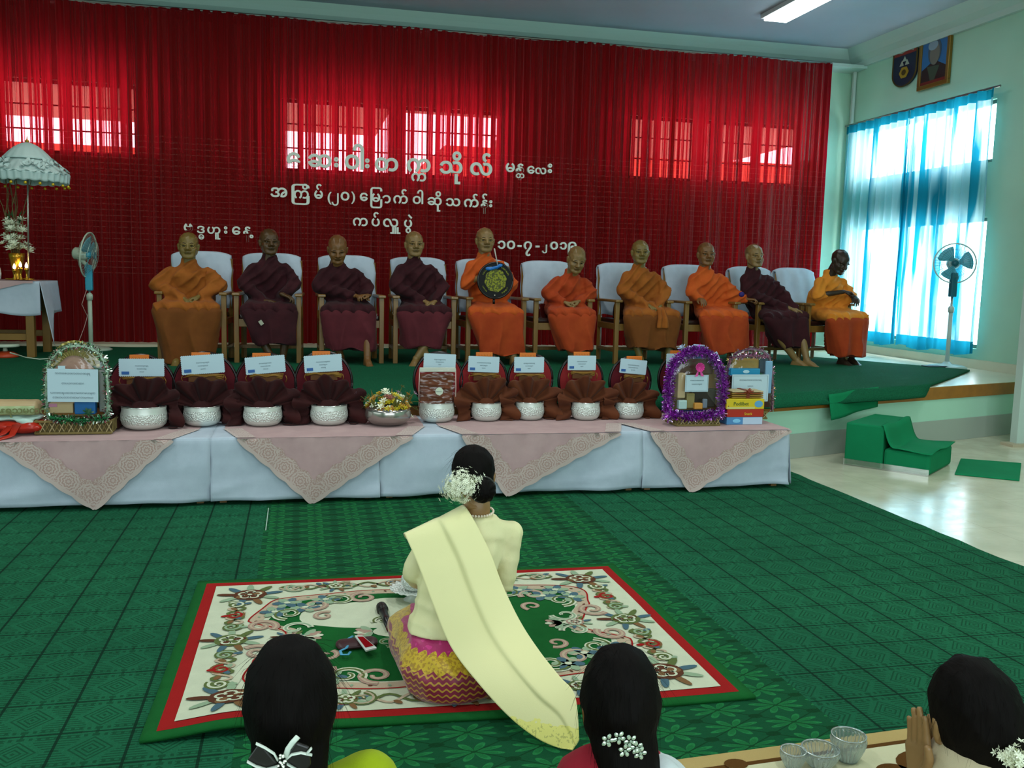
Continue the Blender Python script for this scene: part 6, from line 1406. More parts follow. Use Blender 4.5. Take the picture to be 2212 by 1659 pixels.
card(Rb, 1582, 809, 1658, 867, 5.965, O, paper, [(13, .55), (3, .1), (5, -.25)], .015, 0, True)
# ------- box stack in front of it
bs = [('yellow_snack_box', 'yellow box with green lettering and a blue picture, on the red box', 1570, 869, 1650, 890, '#d0b61a'), ('red_snack_box', 'red box with yellow lettering, between the yellow and blue boxes', 1571, 890, 1649, 906, '#a8240c'), ('blue_snack_box', 'blue and white box at the bottom of the small box stack', 1570, 906, 1646, 921, '#4a86b8')]
zt = None
for k, (nm, lb, x0, y0, x1, y1, cc) in enumerate(bs[::-1]):
    a, b = aty(x0, y0, 5.76), aty(x1, y1, 5.76); z0 = TT if zt is None else zt+.0005; hh_ = a.z-b.z; zt = z0+hh_
    B_ = thing('snack_box', lb, 'box', ((a.x+b.x)/2, 5.86, z0)); w = (b.x-a.x)/2
    MB().box(-w, w, -.1, .09, 0, hh_).build('carton', M('card_'+nm, cc, .4), B_, bevel=.003)
    if k == 2:
        m_, _ = glyph_mb([('Podilbet', 0, 0, 1)], .034, .0004, .008); m_.v = [(v[0]-.09, v[1]-.1012, v[2]+hh_*.38) for v in m_.v]; m_.build('box_lettering', M('dark_green_print', '#3c5a1a', .6), B_)
        MB().ell((w*.70, -.1005, hh_*.5), (.032, .001, .024), None, 20, 6).build('blue_picture', M('blue_picture_print', '#5a9cc4', .6), B_)
        MB().box(-w*.98, w*.5, -.1008, -.1, .002, hh_*.22).build('pale_strip', M('pale_yellow_print', '#c9c478', .6), B_)
    elif k == 1:
        m_, _ = glyph_mb([('Snack', 0, 0, 1)], .026, .0004, .01); m_.v = [(v[0]-.01, v[1]-.1012, v[2]+hh_*.25) for v in m_.v]; m_.build('box_lettering', M('yellow_print', '#d4b422', .6), B_)
    else:
        MB().box(-w*.1, w*.99, -.1008, -.1, .002, hh_*.95).build('white_panel', M('white_print', '#b4c8dc', .5), B_); MB().ell((-w*.45, -.1005, hh_*.5), (.03, .001, .014), None, 16, 6).build('pale_picture', M('sky_print', '#7cc0e4', .6), B_)
Bk = thing('ribboned_bundle', 'gold-edged bundle tied with a brown ribbon on top of the box stack', 'bundle', ((aty(1608, 860, 5.84).x), 5.86, zt+.001))
for i in range(4): MB().box(-.118, .118, -.07, .07, .002+i*.013, .011+i*.013).build('folded_layer', (M('gold_layer', '#9a7430', .5), M('cream_layer', '#b8a880', .6))[i == 3], Bk, bevel=.004)
mb = MB(); mb.box(-.012, .012, -.073, .073, .0, .055); mb.build('ribbon_band', M('rust_ribbon', '#7a2c10', .4), Bk)
blossom(Bk, (0, -.078, .04), .032, M('rust_ribbon'), 2, 6, 'ribbon_bow')
for s in (-1, 1): MB().tube([(0, -.078, .04), (s*.06, -.082, .034), (s*.105, -.08, .04)], .006, 6, True, .4).build('ribbon_tail', M('rust_ribbon'), Bk)
# ------- far left food packet on red bag
O = Vector((aty(28, 930, 5.80).x, 5.82, TT)); Rg = thing('red_bag', 'crumpled red plastic bag with handles trailing, under the wrapped food packet', 'bag', O)
me = blob_mesh([[((-.22, 0, .042), (.05, .11, .040)), ((.13, 0, .042), (.06, .11, .040))]], [], .007, 2); co, no = mesh_np(me); n1 = np_noise(co, 14, 3); co += no*(.008*n1+.003*ridge((co[:, 0]+co[:, 2])*30+n1*2))[:, None]; co[:, 2] = np.maximum(co[:, 2], .001); set_co(me, co); obj('bag_body', me, [M('red_plastic_film', '#a8200c', .25, var=.2, vs=20)], Rg)
MB().tube([(.0, -.09, .05), (-.02, -.14, .02), (-.06, -.18, .008), (-.10, -.215, .002)], [.03, .022, .018, .014], 8, True, .3).build('bag_handle', M('red_plastic_film'), Rg, smooth=True)
MB().tube([(.04, -.09, .06), (.03, -.16, .012), (-.02, -.215, -.0), (-.08, -.25, -.03)], [.026, .02, .016, .012], 8, True, .3).build('bag_handle', M('red_plastic_film'), Rg, smooth=True)
zb_ = TT+.072; Fd = thing('food_packet', 'film-wrapped tan food packet with printed label lying on the red bag, far left', 'packet', (O.x, 5.84, zb_))
a, b = aty(-30, 864, 5.8), aty(93, 915, 5.8); w = (b.x-a.x)/2; Fd.location.x = (a.x+b.x)/2
me = blob_mesh([[((-w+.04, 0, .075), (.03, .08, .05)), ((w-.04, 0, .075), (.03, .08, .05))]], [], .007, 3); co, no = mesh_np(me); co += no*(.004*np_noise(co, 14, 7))[:, None]; co[:, 2] += .0; set_co(me, co); obj('wrapped_loaf', me, [M('tan_wrap')], Fd)
MB().grid(lambda u, v: Vector((-w+.02+(2*w-.05)*u, -.088-.004*math.sin(v*PI)+.003*math.sin(u*20), .045+.05*v)), 30, 6).build('printed_label', M('pale_green_label', '#9aa878', .35), Fd, smooth=True, solid=.002)
m_, _ = glyph_mb([('ဆနရသမတက', 0, 0, 1)], .05, .0004, .02); m_.v = [(v[0]*1.0-w+.03, v[1]-.098, v[2]+.055) for v in m_.v]; m_.build('label_lettering', M('olive_print', '#6c7040', .6), Fd)
me = blob_mesh([[((-w+.05, .0, .02), (.04, .09, .02)), ((w-.05, 0, .02), (.05, .09, .02))], [((w-.09, -.08, .01), (.05, .02, .02)), ((w-.05, -.09, -.015), (.02, .015, .015))]], [], .006, 3); co, no = mesh_np(me); co += no*(.008*np_noise(co, 18, 9))[:, None]; set_co(me, co); obj('white_plastic_bag', me, [M('white_film', '#b4cfc4', .3)], Fd)
# ================================================================== STAND FANS
ivory = M('ivory_plastic', '#b9c9b4', .35); tealp = M('teal_plastic', '#2a9ab4', .35); wirem = M('pale_wire', '#b4c4b4', .3, .5)
def stand_fan(label, loc, hz, yaw, tilt, r, blade, body, neckm, basem, wire):
    F_ = thing('stand_fan', label, 'fan', loc)
    MB().lathe([(0, 0), (.20, 0), (.205, .012), (.17, .03), (.05, .045), (.03, .07), (0, .07)], n=40).build('base', basem, F_, smooth=True)
    MB().tube([(0, 0, .05), (0, 0, hz*.55)], .022, 12).build('lower_pole', basem, F_, smooth=True); MB().tube([(0, 0, hz*.5), (0, 0, hz-.34)], .012, 10).build('upper_pole', M('chrome_pole', '#9aa6a0', .25, .8), F_, smooth=True)
    MB().lathe([(0, hz*.55-.02), (.03, hz*.55-.02), (.032, hz*.55+.03), (.02, hz*.55+.05), (0, hz*.55+.05)], n=20).build('height_collar', basem, F_, smooth=True)
    MB().box(-.035, .035, -.03, .03, hz-.36, hz-.10).build('control_box', neckm, F_, bevel=.01)
    Rm = Matrix.Rotation(R_(yaw), 3, 'Z') @ Matrix.Rotation(R_(tilt), 3, 'X'); H = Vector((0, 0, hz)); back = Rm @ Vector((0, .14, 0))
    MB().tube([(0, 0, hz-.12), tuple(H+back*.6+Vector((0, 0, -.05)))], .022, 8).build('neck', body, F_, smooth=True)
    mb = MB(); mb.lathe([(0, -.10), (.045, -.10), (.062, -.07), (.062, .02), (.04, .04), (0, .04)], (0, 0, 0), 24, Rm @ Matrix.Rotation(R_(-90), 3, 'X')); mb.v = [tuple(Vector(v)+H+Rm @ Vector((0, .11, 0))*1.0) for v in mb.v]; mb.build('motor_housing', body, F_, smooth=True)
    g = F_
    T = lambda x, y, z: tuple(H+Rm @ Vector((x, y, z)))
    mb = MB()
    for k in range(3):
        a0 = k*2*PI/3; mb.grid(lambda u, v: Vector(T((.03+(r*.86-.03)*v)*math.cos(a0+(u-.3)*1.25*(.5+.5*math.sin(v*2.2))), -.01+.03*(u-.5), (.03+(r*.86-.03)*v)*math.sin(a0+(u-.3)*1.25*(.5+.5*math.sin(v*2.2))))), 8, 8)
        mb.build('blade', blade, g, smooth=True, solid=.003) if False else None
    for k in range(3):
        a0 = k*2*PI/3; m_ = MB(); m_.grid(lambda u, v: Vector(T((.03+(r*.86-.03)*v)*math.cos(a0+(u-.3)*1.25*(.5+.5*math.sin(v*2.2))), -.01+.03*(u-.5), (.03+(r*.86-.03)*v)*math.sin(a0+(u-.3)*1.25*(.5+.5*math.sin(v*2.2))))), 8, 8)
        m_.build('blade', blade, g, smooth=True, solid=.003)
    m_ = MB(); m_.lathe([(0, -.03), (.035, -.025), (.035, .02), (0, .02)], (0, 0, 0), 16, Rm @ Matrix.Rotation(R_(-90), 3, 'X')); m_.v = [tuple(Vector(v)+H) for v in m_.v]; m_.build('hub', neckm, g, smooth=True)
    for sgn, nm in ((-1, 'front_grille'), (1, 'rear_grille')):
        m_ = MB()
        for q in range(40):
            a = 2*PI*q/40; m_.tube([T(.04*math.cos(a), sgn*.06, .04*math.sin(a)), T(r*.6*math.cos(a), sgn*.055, r*.6*math.sin(a)), T(r*math.cos(a), 0, r*math.sin(a))], .0013, 3)
        for rr, yy in ((.04, .06), (r*.35, .058), (r*.7, .045)): m_.tube([T(rr*math.cos(a), sgn*yy, rr*math.sin(a)) for a in [2*PI*i/32 for i in range(33)]], .0018, 4)
        m_.build(nm, wire, g)
    MB().tube([T(r*math.cos(a), 0, r*math.sin(a)) for a in [2*PI*i/40 for i in range(41)]], .008, 6).build('grille_rim', body, g, smooth=True)
    return F_
p = atz(197, 757, STZ+.02); hz = aty(213, 552, p.y).z-(STZ+.018)
F1 = stand_fan('white and teal stand fan turned sideways before the red curtain, left', (p.x, p.y, STZ+.022), hz, 82, 6, .225, glassmat('teal_blade_clear', '#bfe8f0', .5, .2) if 0 else M('teal_blade', '#5f9aa4', .3), ivory, tealp, ivory, wirem)
mb = MB(); mb.tube([(-.02, -.03, hz-.35), (-.07, -.03, hz-.5), (-.02, -.03, hz-.62), (-.01, -.03, hz*.4), (-.05, -.04, hz*.25), (-.12, -.05, .05), (-.25, -.1, .02)], .0035, 6); mb.build('power_cord', M('pale_cord', '#b89a90', .5), F1, smooth=True)
d_ = _ray(2045, 790); k_ = 6.86/d_.x; hz = aty(2038, 568, d_.y*k_).z-STZ-.004
F2 = stand_fan('white stand fan with blue blades standing before the bright cyan window curtain', (6.86, d_.y*k_, STZ+.004), hz, -28, -2, .21, M('blue_blade', '#58b4cc', .3), M('white_fan_plastic', '#b4ccc8', .35), M('dark_teal_plastic', '#1c6474', .4), M('white_fan_plastic'), M('teal_wire', '#2a6a74', .4))
p = atz(2070, 797, STZ); tag(MB().box(-.17, .17, -.06, .06, 0, .035).build('black_board', M('black_board_plastic', '#14181a', .5), None, bevel=.006, loc=(p.x-.25, p.y, STZ+.001)), 'flat black board lying on the bare stage floor beside the window fan', 'board')

# ================================================================== ALTAR TABLE at the left edge of the stage
AX1 = aty(84, 606, 9.3).x; AZ = aty(84, 606, 9.3).z; A_ = thing('altar_table', 'tall wooden altar table with a lower rail at the left edge of the stage', 'table', (AX1-1.0, 9.65, STZ+.022)); ah = AZ-STZ-.022-.012
yw = M('yellow_brown_wood', '#7d5a1c', .45, var=.12)
MB().box(-.98, .98, -.33, .33, ah-.04, ah).build('tabletop', yw, A_, bevel=.003)
for sx in (-1, 1):
    for sy in (-1, 1): MB().box(sx*.90-.035, sx*.90+.035, sy*.28-.035, sy*.28+.035, 0, ah-.04).build('leg', yw, A_, bevel=.004)
for sy in (-1, 1): MB().box(-.865, .865, sy*.28-.02, sy*.28+.02, .16, .22).build('lower_rail', yw, A_, bevel=.003); MB().box(-.865, .865, sy*.28-.02, sy*.28+.02, ah-.12, ah-.04).build('apron', yw, A_, bevel=.003)
AC = thing('altar_cloth', 'white cloth with pink lace runner draped over the altar table', 'tablecloth', (AX1-1.0, 9.65, AZ-.010))
zr = .0
def fn(u, v):
    x = -.99+1.99*u; P_ = [(-.338, -.30-.02*math.sin(x*9)), (-.334, 0), (.334, 0), (.338, -.3)]; q = v*3; i = min(int(q), 2); f = q-i
    y = P_[i][0]*(1-f)+P_[i+1][0]*f; z = P_[i][1]*(1-f)+P_[i+1][1]*f
    return Vector((x, y-(.02*math.sin(x*12)*(1-q) if q < 1 else 0), z+.001))
MB().grid(fn, 60, 36).build('white_cloth', white_cloth, AC, smooth=True, solid=.003)
mb = MB(); mb.grid(lambda u, v: Vector((1.0+.03*v+.09*v*(1-u)**2, -.33+.66*u-.05*v*(1-u), -v*(.30+.28*max(0, 1-u*3)))), 20, 10); mb.build('hanging_corner', white_cloth, AC, smooth=True, solid=.003)
mb = MB(); mb.grid(lambda u, v: Vector((-.6+1.55*u, -.352-.02*math.sin((-.6+1.55*u)*12)*v*(1-u**1.5)-.004*v, .004-v*max(.02, .30*(1-u**1.5)))), 40, 10); mb.grid(lambda u, v: Vector((-.6+1.56*u, -.342+.6*v, .0065)), 10, 10); mb.build('pink_lace_runner', robe_mat('pink_voile_cloth', '', ''), AC, smooth=True)
AT = AZ+.0005; AY = 9.5
gm = M('polished_gold', '#b98a2c', .25, .85)
def apx(px, py, Y=AY): return aty(px, py, Y)
V_ = thing('gold_vase', 'gold vase holding white flowers and curly willow on the altar table', 'vase', (apx(38, 600).x, AY, AT)); s_ = (apx(55, 600).x-apx(20, 600).x)/2
vh = apx(38, 547).z-AT
MB().lathe([(0, 0), (s_*.62, 0), (s_*.66, .01), (s_*.5, .03), (s_*.62, vh*.3), (s_*.98, vh*.85), (s_*1.05, vh), (s_*.95, vh), (s_*.85, vh*.8), (0, vh*.5)], n=32).build('vase_body', gm, V_, smooth=True)
MB().lathe([(0, 0), (s_*1.5, 0), (s_*1.55, .012), (0, .012)], n=32).build('base_dish', gm, V_, smooth=True)
rnd = random.Random(31)
for i in range(56):
    a = rnd.uniform(0, 2*PI); f = rnd.random(); rr = .10*math.sqrt(rnd.random())*(1.2-.6*f); blossom(V_, (rr*math.cos(a)*1.1, rr*math.sin(a)-.02, vh+.01+.30*f), .044, flw, 200+i, 6)
for i in range(10):
    a = rnd.uniform(0, 2*PI); mb = MB(); P = [Vector((.03*math.cos(a), .03*math.sin(a), vh-.03))]
    for j in range(7): P.append(P[-1]+Vector((math.cos(a)*.015+rnd.gauss(0, .018), math.sin(a)*.01+rnd.gauss(0, .01), .115)))
    mb.tube(P, [.006, .006, .005, .005, .004, .004, .003, .002], 5); mb.build('willow_twig', M('willow_bark', '#6e5a34', .7), V_, smooth=True)
for i in range(16):
    a = rnd.uniform(0, 2*PI); p = Vector((.05*math.cos(a), .03*math.sin(a), vh+.26+.08*rnd.random())); e = p+Vector((.05*math.cos(a), .03, .08)); q = Vector((-math.sin(a), 0, .2))*.012
    mb = MB(); mb.add([p, p.lerp(e, .5)+q, e, p.lerp(e, .5)-q], [(0, 1, 2, 3)]); mb.build('leaf', M('dark_green_leaf', '#1f4a1e', .5), V_)
flm = NT('candle_flame'); flm.pbr('#ffffff', .5, emit='#ffd890', es=14); flm = flm.mat
for i, (px, py) in enumerate(((31, 577), (44, 573), (57, 575))):
    c0 = apx(px, py, AY-.12); Cn = thing('candle', 'lit gold candle holder, %s of the three burning on the altar' % ('leftmost', 'middle', 'rightmost')[i], 'candle', (c0.x, AY-.12, AT), 0, 'lit candles'); hh_ = c0.z-AT
    MB().lathe([(0, 0), (.022, 0), (.018, .012), (.008, .03), (.008, hh_-.05), (.02, hh_-.035), (.016, hh_-.02), (0, hh_-.02)], n=16).build('holder', gm, Cn, smooth=True)
    MB().lathe([(0, -.018), (.011, -.012), (.014, .0), (.009, .018), (0, .036)], (0, 0, hh_), 12).build('flame', flm, Cn, smooth=True)
# ornamental white umbrella
U_ = thing('ceremonial_umbrella', 'white frilled ceremonial umbrella with gold tip over the altar flowers', 'umbrella', (apx(62, 600, 9.42).x, 9.42, AT)); ux_ = apx(60, 345, 9.42)-Vector(U_.location); ur = (apx(148, 380, 9.42).x-apx(60, 380, 9.42).x)
zt_ = apx(60, 308, 9.42).z-AT; zm_ = apx(60, 350, 9.42).z-AT; zb_ = apx(60, 392, 9.42).z-AT
MB().tube([(0, 0, 0), (ux_.x, 0, zt_)], .008, 8).build('pole', M('silver_pole', '#a9a89c', .3, .7), U_, smooth=True)
MB().lathe([(0, 0), (.05, 0), (.045, .015), (0, .02)], n=20).build('pole_foot', gm, U_, smooth=True)
um = M('white_umbrella_silk', '#b9cfcc', .6, var=.05)
def fn(u, v):
    a = 2*PI*u; k = 1+.02*math.sin(a*16)*v
    return Vector((ux_.x+ur*.62*v*k*math.cos(a), ur*.62*v*k*math.sin(a), zt_-(zt_-zm_)*.9*v**1.8))
MB().grid(fn, 64, 12).build('crown_tier', um, U_, smooth=True, solid=.004)
def fn(u, v):
    a = 2*PI*u; rr = ur*(.55+.45*v+.015*math.sin(a*30)*v); return Vector((ux_.x+rr*math.cos(a), rr*math.sin(a), zm_+.02-(zm_-zb_)*.72*v**.9+.008*math.sin(a*22)*v))
MB().grid(fn, 128, 10).build('canopy', um, U_, smooth=True, solid=.004)
def fn(u, v):
    a = 2*PI*u; rr = ur*(.98+.03*math.sin(a*34)-.03*v); return Vector((ux_.x+rr*math.cos(a), rr*math.sin(a), zm_+.02-(zm_-zb_)*.70-.075*v-.012*abs(math.sin(a*12))*v))
MB().grid(fn, 160, 5).build('frill', um, U_, smooth=True, solid=.003)
rnd = random.Random(44)
for i in range(60):
    a = rnd.uniform(0, 2*PI); v = rnd.uniform(.15, 1); rr = ur*(.55+.45*v); c0 = Vector((ux_.x+rr*math.cos(a), rr*math.sin(a), zm_+.035-(zm_-zb_)*.72*v)); mb = MB()
    nd = Vector((math.cos(a), math.sin(a), 1)).normalized(); Mq = nd.to_track_quat('Z', 'Y').to_matrix()
    for j in range(5):
        w = j*2*PI/5+rnd.random(); mb.add([c0]+[c0+Mq @ Vector((math.cos(w+q)*.034, math.sin(w+q)*.034, .014)) for q in (-.5, 0, .5)], [(0, 1, 2), (0, 2, 3)])
    mb.build('silk_petal_rosette', um, U_)
for i in range(18):
    a = 2*PI*i/18; MB().ell((ux_.x+ur*.97*math.cos(a), ur*.97*math.sin(a), zb_-.035), .014, None, 10, 6).build('gold_drop', M('gold_drop_bead', '#c9a820', .3, .4), U_, smooth=True)
MB().lathe([(0, 0), (.012, 0), (.02, .012), (.006, .03), (0, .07)], (ux_.x, 0, zt_), 12).build('gold_finial', gm, U_, smooth=True)
for i in range(8):
    a = 2*PI*i/8; MB().tube([(ux_.x, 0, zt_-.04), (ux_.x+ur*.95*math.cos(a), ur*.95*math.sin(a), zb_+.06)], .003, 4).build('umbrella_rib', M('silver_pole'), U_)
# small stand beneath the altar and its cord
p = atz(12, 772, STZ+.022); Q_ = thing('small_stand', 'small white stand with an orange-red base under the altar table', 'stand', (p.x, p.y, STZ+.022))
MB().lathe([(0, 0), (.11, 0), (.12, .02), (.07, .05), (.02, .06), (0, .06)], n=28).build('orange_base', M('orange_red_plastic', '#b8401c', .4), Q_, smooth=True)
MB().lathe([(0, .055), (.022, .055), (.016, .10), (0, .10)], n=14).build('stem', ivory, Q_, smooth=True); MB().lathe([(0, .10), (.12, .10), (.125, .115), (.11, .125), (0, .125)], n=28).build('white_plate', ivory, Q_, smooth=True)
p1, p2, p3, p4 = atz(22, 762, STZ+.12), atz(55, 772, STZ+.05), atz(85, 776, STZ+.03), atz(140, 772, STZ+.027)
tag(MB().tube([tuple(q) for q in (p1, p1.lerp(p2, .5)+Vector((0, 0, .0)), p2, p3, p4, p4+Vector((.1, .35, 0)))], .006, 6).build('power_cord', ivory, None, smooth=True), 'white cord running over the green stage carpet from the small stand', 'cord')
# something pale at the left end of the altar
tag(MB().lathe([(0, 0), (.03, 0), (.035, .05), (.028, .1), (.012, .13), (0, .13)], n=20).build('white_jar', M('white_ceramic', '#b4bfc8', .3), None, smooth=True, loc=(apx(-2, 600).x, AY-.05, AT+.0045)), 'small white jar standing at the far left of the altar cloth', 'jar')

# ================================================================== WALL PICTURES
def wallq(px0, pyt0, pyb0, px1, pyt1, pyb1, X):
    a, b, c_, d = atx(px0, pyt0, X), atx(px0, pyb0, X), atx(px1, pyt1, X), atx(px1, pyb1, X)
    return a.y, c_.y, (a.z+c_.z)/2, (b.z+d.z)/2
y0, y1, zt, zb = wallq(1990, 80, 194, 2058, 54, 178, XR-.03)
P_ = thing('framed_portrait', 'gold-framed portrait of a person against a blue background high on the right wall', 'picture', (XR-.001, (y0+y1)/2, (zt+zb)/2)); w, h = abs(y0-y1)/2, (zt-zb)/2
gf = M('gilt_frame', '#8a6a2c', .35, .5)
for nm, q in (('frame_bar', (-w, w, h-.05, h)), ('frame_bar', (-w, w, -h, -h+.05)), ('frame_bar', (-w, -w+.05, -h+.05, h-.05)), ('frame_bar', (w-.05, w, -h+.05, h-.05))): MB().box(-.045, -.005, q[0], q[1], q[2], q[3]).build(nm, gf, P_, bevel=.006)
for q in ((-w+.05, w-.05, h-.085, h-.05), (-w+.05, w-.05, -h+.05, -h+.085)): MB().box(-.035, -.006, *q).build('red_mount', M('red_mount', '#6a1c14', .6), P_)
MB().box(-.028, -.008, -w+.05, w-.05, -h+.085, h-.085).build('picture_sheet', M('portrait_blue', '#2f6ea8', .5), P_)
def flat(nm, pts, mat, dx): mb = MB(); mb.add([(dx, y, z) for y, z in pts]+[(dx+.002, y, z) for y, z in pts], [tuple(range(len(pts))), tuple(range(len(pts), 2*len(pts)))]); mb.build(nm, mat, P_)
E2 = lambda cy, cz_, ry, rz, n=20: [(cy+ry*math.cos(2*PI*i/n), cz_+rz*math.sin(2*PI*i/n)) for i in range(n)]
flat('printed_figure', [(-w+.05, -h+.085), (w-.05, -h+.085), (w-.06, -h*.30), (.14*w/.5, -h*.12), (0, -h*.02), (-.14*w/.5, -h*.12), (-w+.06, -h*.32)], M('portrait_dark', '#2a1a1c', .6), -.031)
flat('printed_shawl', [(-.10, -h*.25), (.12, -h*.2), (.05, -h*.75), (-.02, -h*.75)], M('portrait_green', '#3c4c3c', .6), -.0325); flat('printed_collar', E2(0, -h*.02, .06, .05), M('portrait_white', '#8aa4b4', .6), -.0335)
flat('printed_hair', E2(0, h*.30, .115, .15), M('portrait_grey', '#4a5a68', .6), -.0335); flat('printed_face', E2(-.005, h*.22, .085, .13), M('portrait_face', '#76746a', .6), -.035); flat('printed_flower', E2(.03, h*.52, .085, .055), M('portrait_white'), -.036)
y0, y1, zt, zb = wallq(1933, 98, 192, 1984, 82, 176, XR-.03)
Sg = thing('shield_emblem', 'red and navy shield emblem plaque beside the framed portrait on the right wall', 'plaque', (XR-.001, (y0+y1)/2, (zt+zb)/2)); P_ = Sg; w, h = abs(y0-y1)/2, (zt-zb)/2
def shp(s_, z0=None, z1=None):
    pts = [(-w*s_, h*s_), (w*s_, h*s_)]+[(w*s_*math.cos(a), -h*.35+(h*.65)*s_*math.sin(a)*1.0) for a in [-PI*i/16 for i in range(17)]]; return pts
mb = MB(); mb.prism(shp(1), 0, .03, Matrix(((0, 0, -1), (1, 0, 0), (0, 1, 0)))); mb.build('shield_board', M('navy_enamel', '#1c2140', .4), Sg, bevel=.004)
mb = MB(); mb.tube([(-.031, y, z) for y, z in shp(1)]+[(-.031, -w, h)], .01, 5); mb.build('shield_rim', M('dark_gold_rim', '#5c4a1c', .5, .4), Sg)
flat('red_field', [(-w*.95, h*.95), (w*.95, h*.95), (w*.95, h*.42), (-w*.95, h*.42)], M('red_enamel', '#8c2c1c', .4), -.033)
flat('white_scroll', [(-w*.8, h*.82), (-w*.3, h*.92), (w*.4, h*.84), (w*.78, h*.9), (w*.74, h*.58), (w*.3, h*.5), (-w*.3, h*.6), (-w*.72, h*.5)], M('white_enamel', '#a4b2a4', .5), -.036)
for q in ([(-w*.42, -h*.06), (-w*.05, -h*.06), (-w*.2, h*.2)], [(w*.42, -h*.06), (w*.05, -h*.06), (w*.2, h*.2)], [(-w*.18, h*.12), (w*.18, h*.12), (0, h*.36)]): flat('white_peak', q, M('white_enamel'), -.036)
flat('gold_hexagon', E2(0, -h*.38, w*.42, h*.28, 6), M('gold_enamel', '#a88a1c', .5), -.036); flat('gold_figure', E2(0, -h*.38, w*.2, h*.14, 8), M('dark_gold_rim'), -.0375)

# ================================================================== SMALL THINGS ON THE RUG
RZ = .024
p = atz(832, 1328, RZ+.02); a_, b_ = atz(822, 1305, RZ+.02), atz(841, 1355, RZ+.02); d_ = (b_-a_).normalized(); Mic = thing('microphone', 'black wireless microphone lying on the rug beside the silver bowl', 'microphone', ((a_+b_)/2).to_tuple()); Mic.location.z = RZ+.018
hl_ = (b_-a_).length/2; mm = Matrix(((d_.x, 0, 0), (d_.y, 0, 0), (0, 0, 0)))
def along(s): return (d_.x*s, d_.y*s, 0)
MB().tube([along(-hl_*.35), along(hl_)], [.018, .013], 16).build('handle', M('black_mic_plastic', '#120c0c', .3), Mic, smooth=True)
MB().tube([along(-hl_), along(-hl_*.8), along(-hl_*.5), along(-hl_*.34)], [.012, .022, .024, .018], 16).build('mesh_head', M('dark_mesh_metal', '#2a2624', .4, .6), Mic, smooth=True)
MB().tube([along(hl_*.98), along(hl_*1.08)], .0135, 12).build('red_tip', M('dark_red_plastic', '#5a1210', .35), Mic, smooth=True)
p = atz(768, 1398, RZ); Pu = thing('purse', 'dark maroon purse with a blue strap lying on the rug', 'purse', (p.x, p.y, RZ))
me = blob_mesh([[((-.045, .0, .014), (.03, .045, .013)), ((.055, .01, .014), (.03, .045, .013))]], [], .004, 2); obj('purse_body', me, [M('maroon_leather', '#3a1a1e', .4)], Pu)
Lp_ = [tuple(atz(x, y, RZ+.02)-Vector((p.x, p.y, RZ))) for x, y in ((762, 1374), (752, 1380), (745, 1392), (756, 1388), (748, 1400), (735, 1406), (738, 1414), (752, 1414), (757, 1408))]
MB().tube(Lp_, .006, 6, True, .4).build('blue_strap', M('sky_blue_strap', '#4a9cc0', .5), Pu, smooth=True)
Ph = thing('phone', 'white phone with a dark red screen propped on the maroon purse', 'phone', tuple(atz(790, 1390, RZ+.034))); pc = [atz(x, y, z)-Vector(Ph.location) for x, y, z in ((766, 1372, RZ+.036), (783, 1372, RZ+.036), (814, 1398, RZ+.034), (790, 1404, RZ+.034))]
mb = MB(); mb.add([v for v in pc]+[v-Vector((0, 0, .008)) for v in pc], [(0, 1, 2, 3), (7, 6, 5, 4), (0, 4, 5, 1), (1, 5, 6, 2), (2, 6, 7, 3), (3, 7, 4, 0)]); mb.build('phone_body', M('white_phone_plastic', '#d4d8d0', .25), Ph, bevel=.002)
cc_ = sum(pc, Vector())/4; sc3 = [cc_+(v-cc_)*.74+Vector((0, 0, .0012)) for v in pc]; mb = MB(); mb.add(sc3, [(0, 1, 2, 3)]); mb.build('phone_screen', M('red_screen', '#8c0c14', .15), Ph)
# silver offering bowl in front of the woman's hands
p = atz(897, 1302, RZ); Ob = thing('offering_bowl', 'silver offering bowl on a fluted tray in front of the kneeling woman', 'bowl', (p.x, p.y+.03, RZ))
mb = MB(); n = 48
def fn(u, v): a = 2*PI*u; rr = .02+.083*v; return Vector((rr*(1+.03*math.sin(a*20)*v)*math.cos(a), rr*(1+.03*math.sin(a*20)*v)*math.sin(a), .045+.012*v*v+.003*math.sin(a*20)*v))
mb.grid(fn, 120, 8); mb.build('fluted_tray', silver, Ob, smooth=True, solid=.003); MB().lathe([(0, 0), (.05, 0), (.045, .006), (.022, .02), (.02, .046), (0, .046)], n=28).build('pedestal', silver, Ob, smooth=True)
MB().lathe([(0, .048), (.03, .048), (.048, .06), (.056, .085), (.055, .105), (.051, .105), (.05, .085), (.03, .062), (0, .06)], n=32).build('bowl_body', silver, Ob, smooth=True)
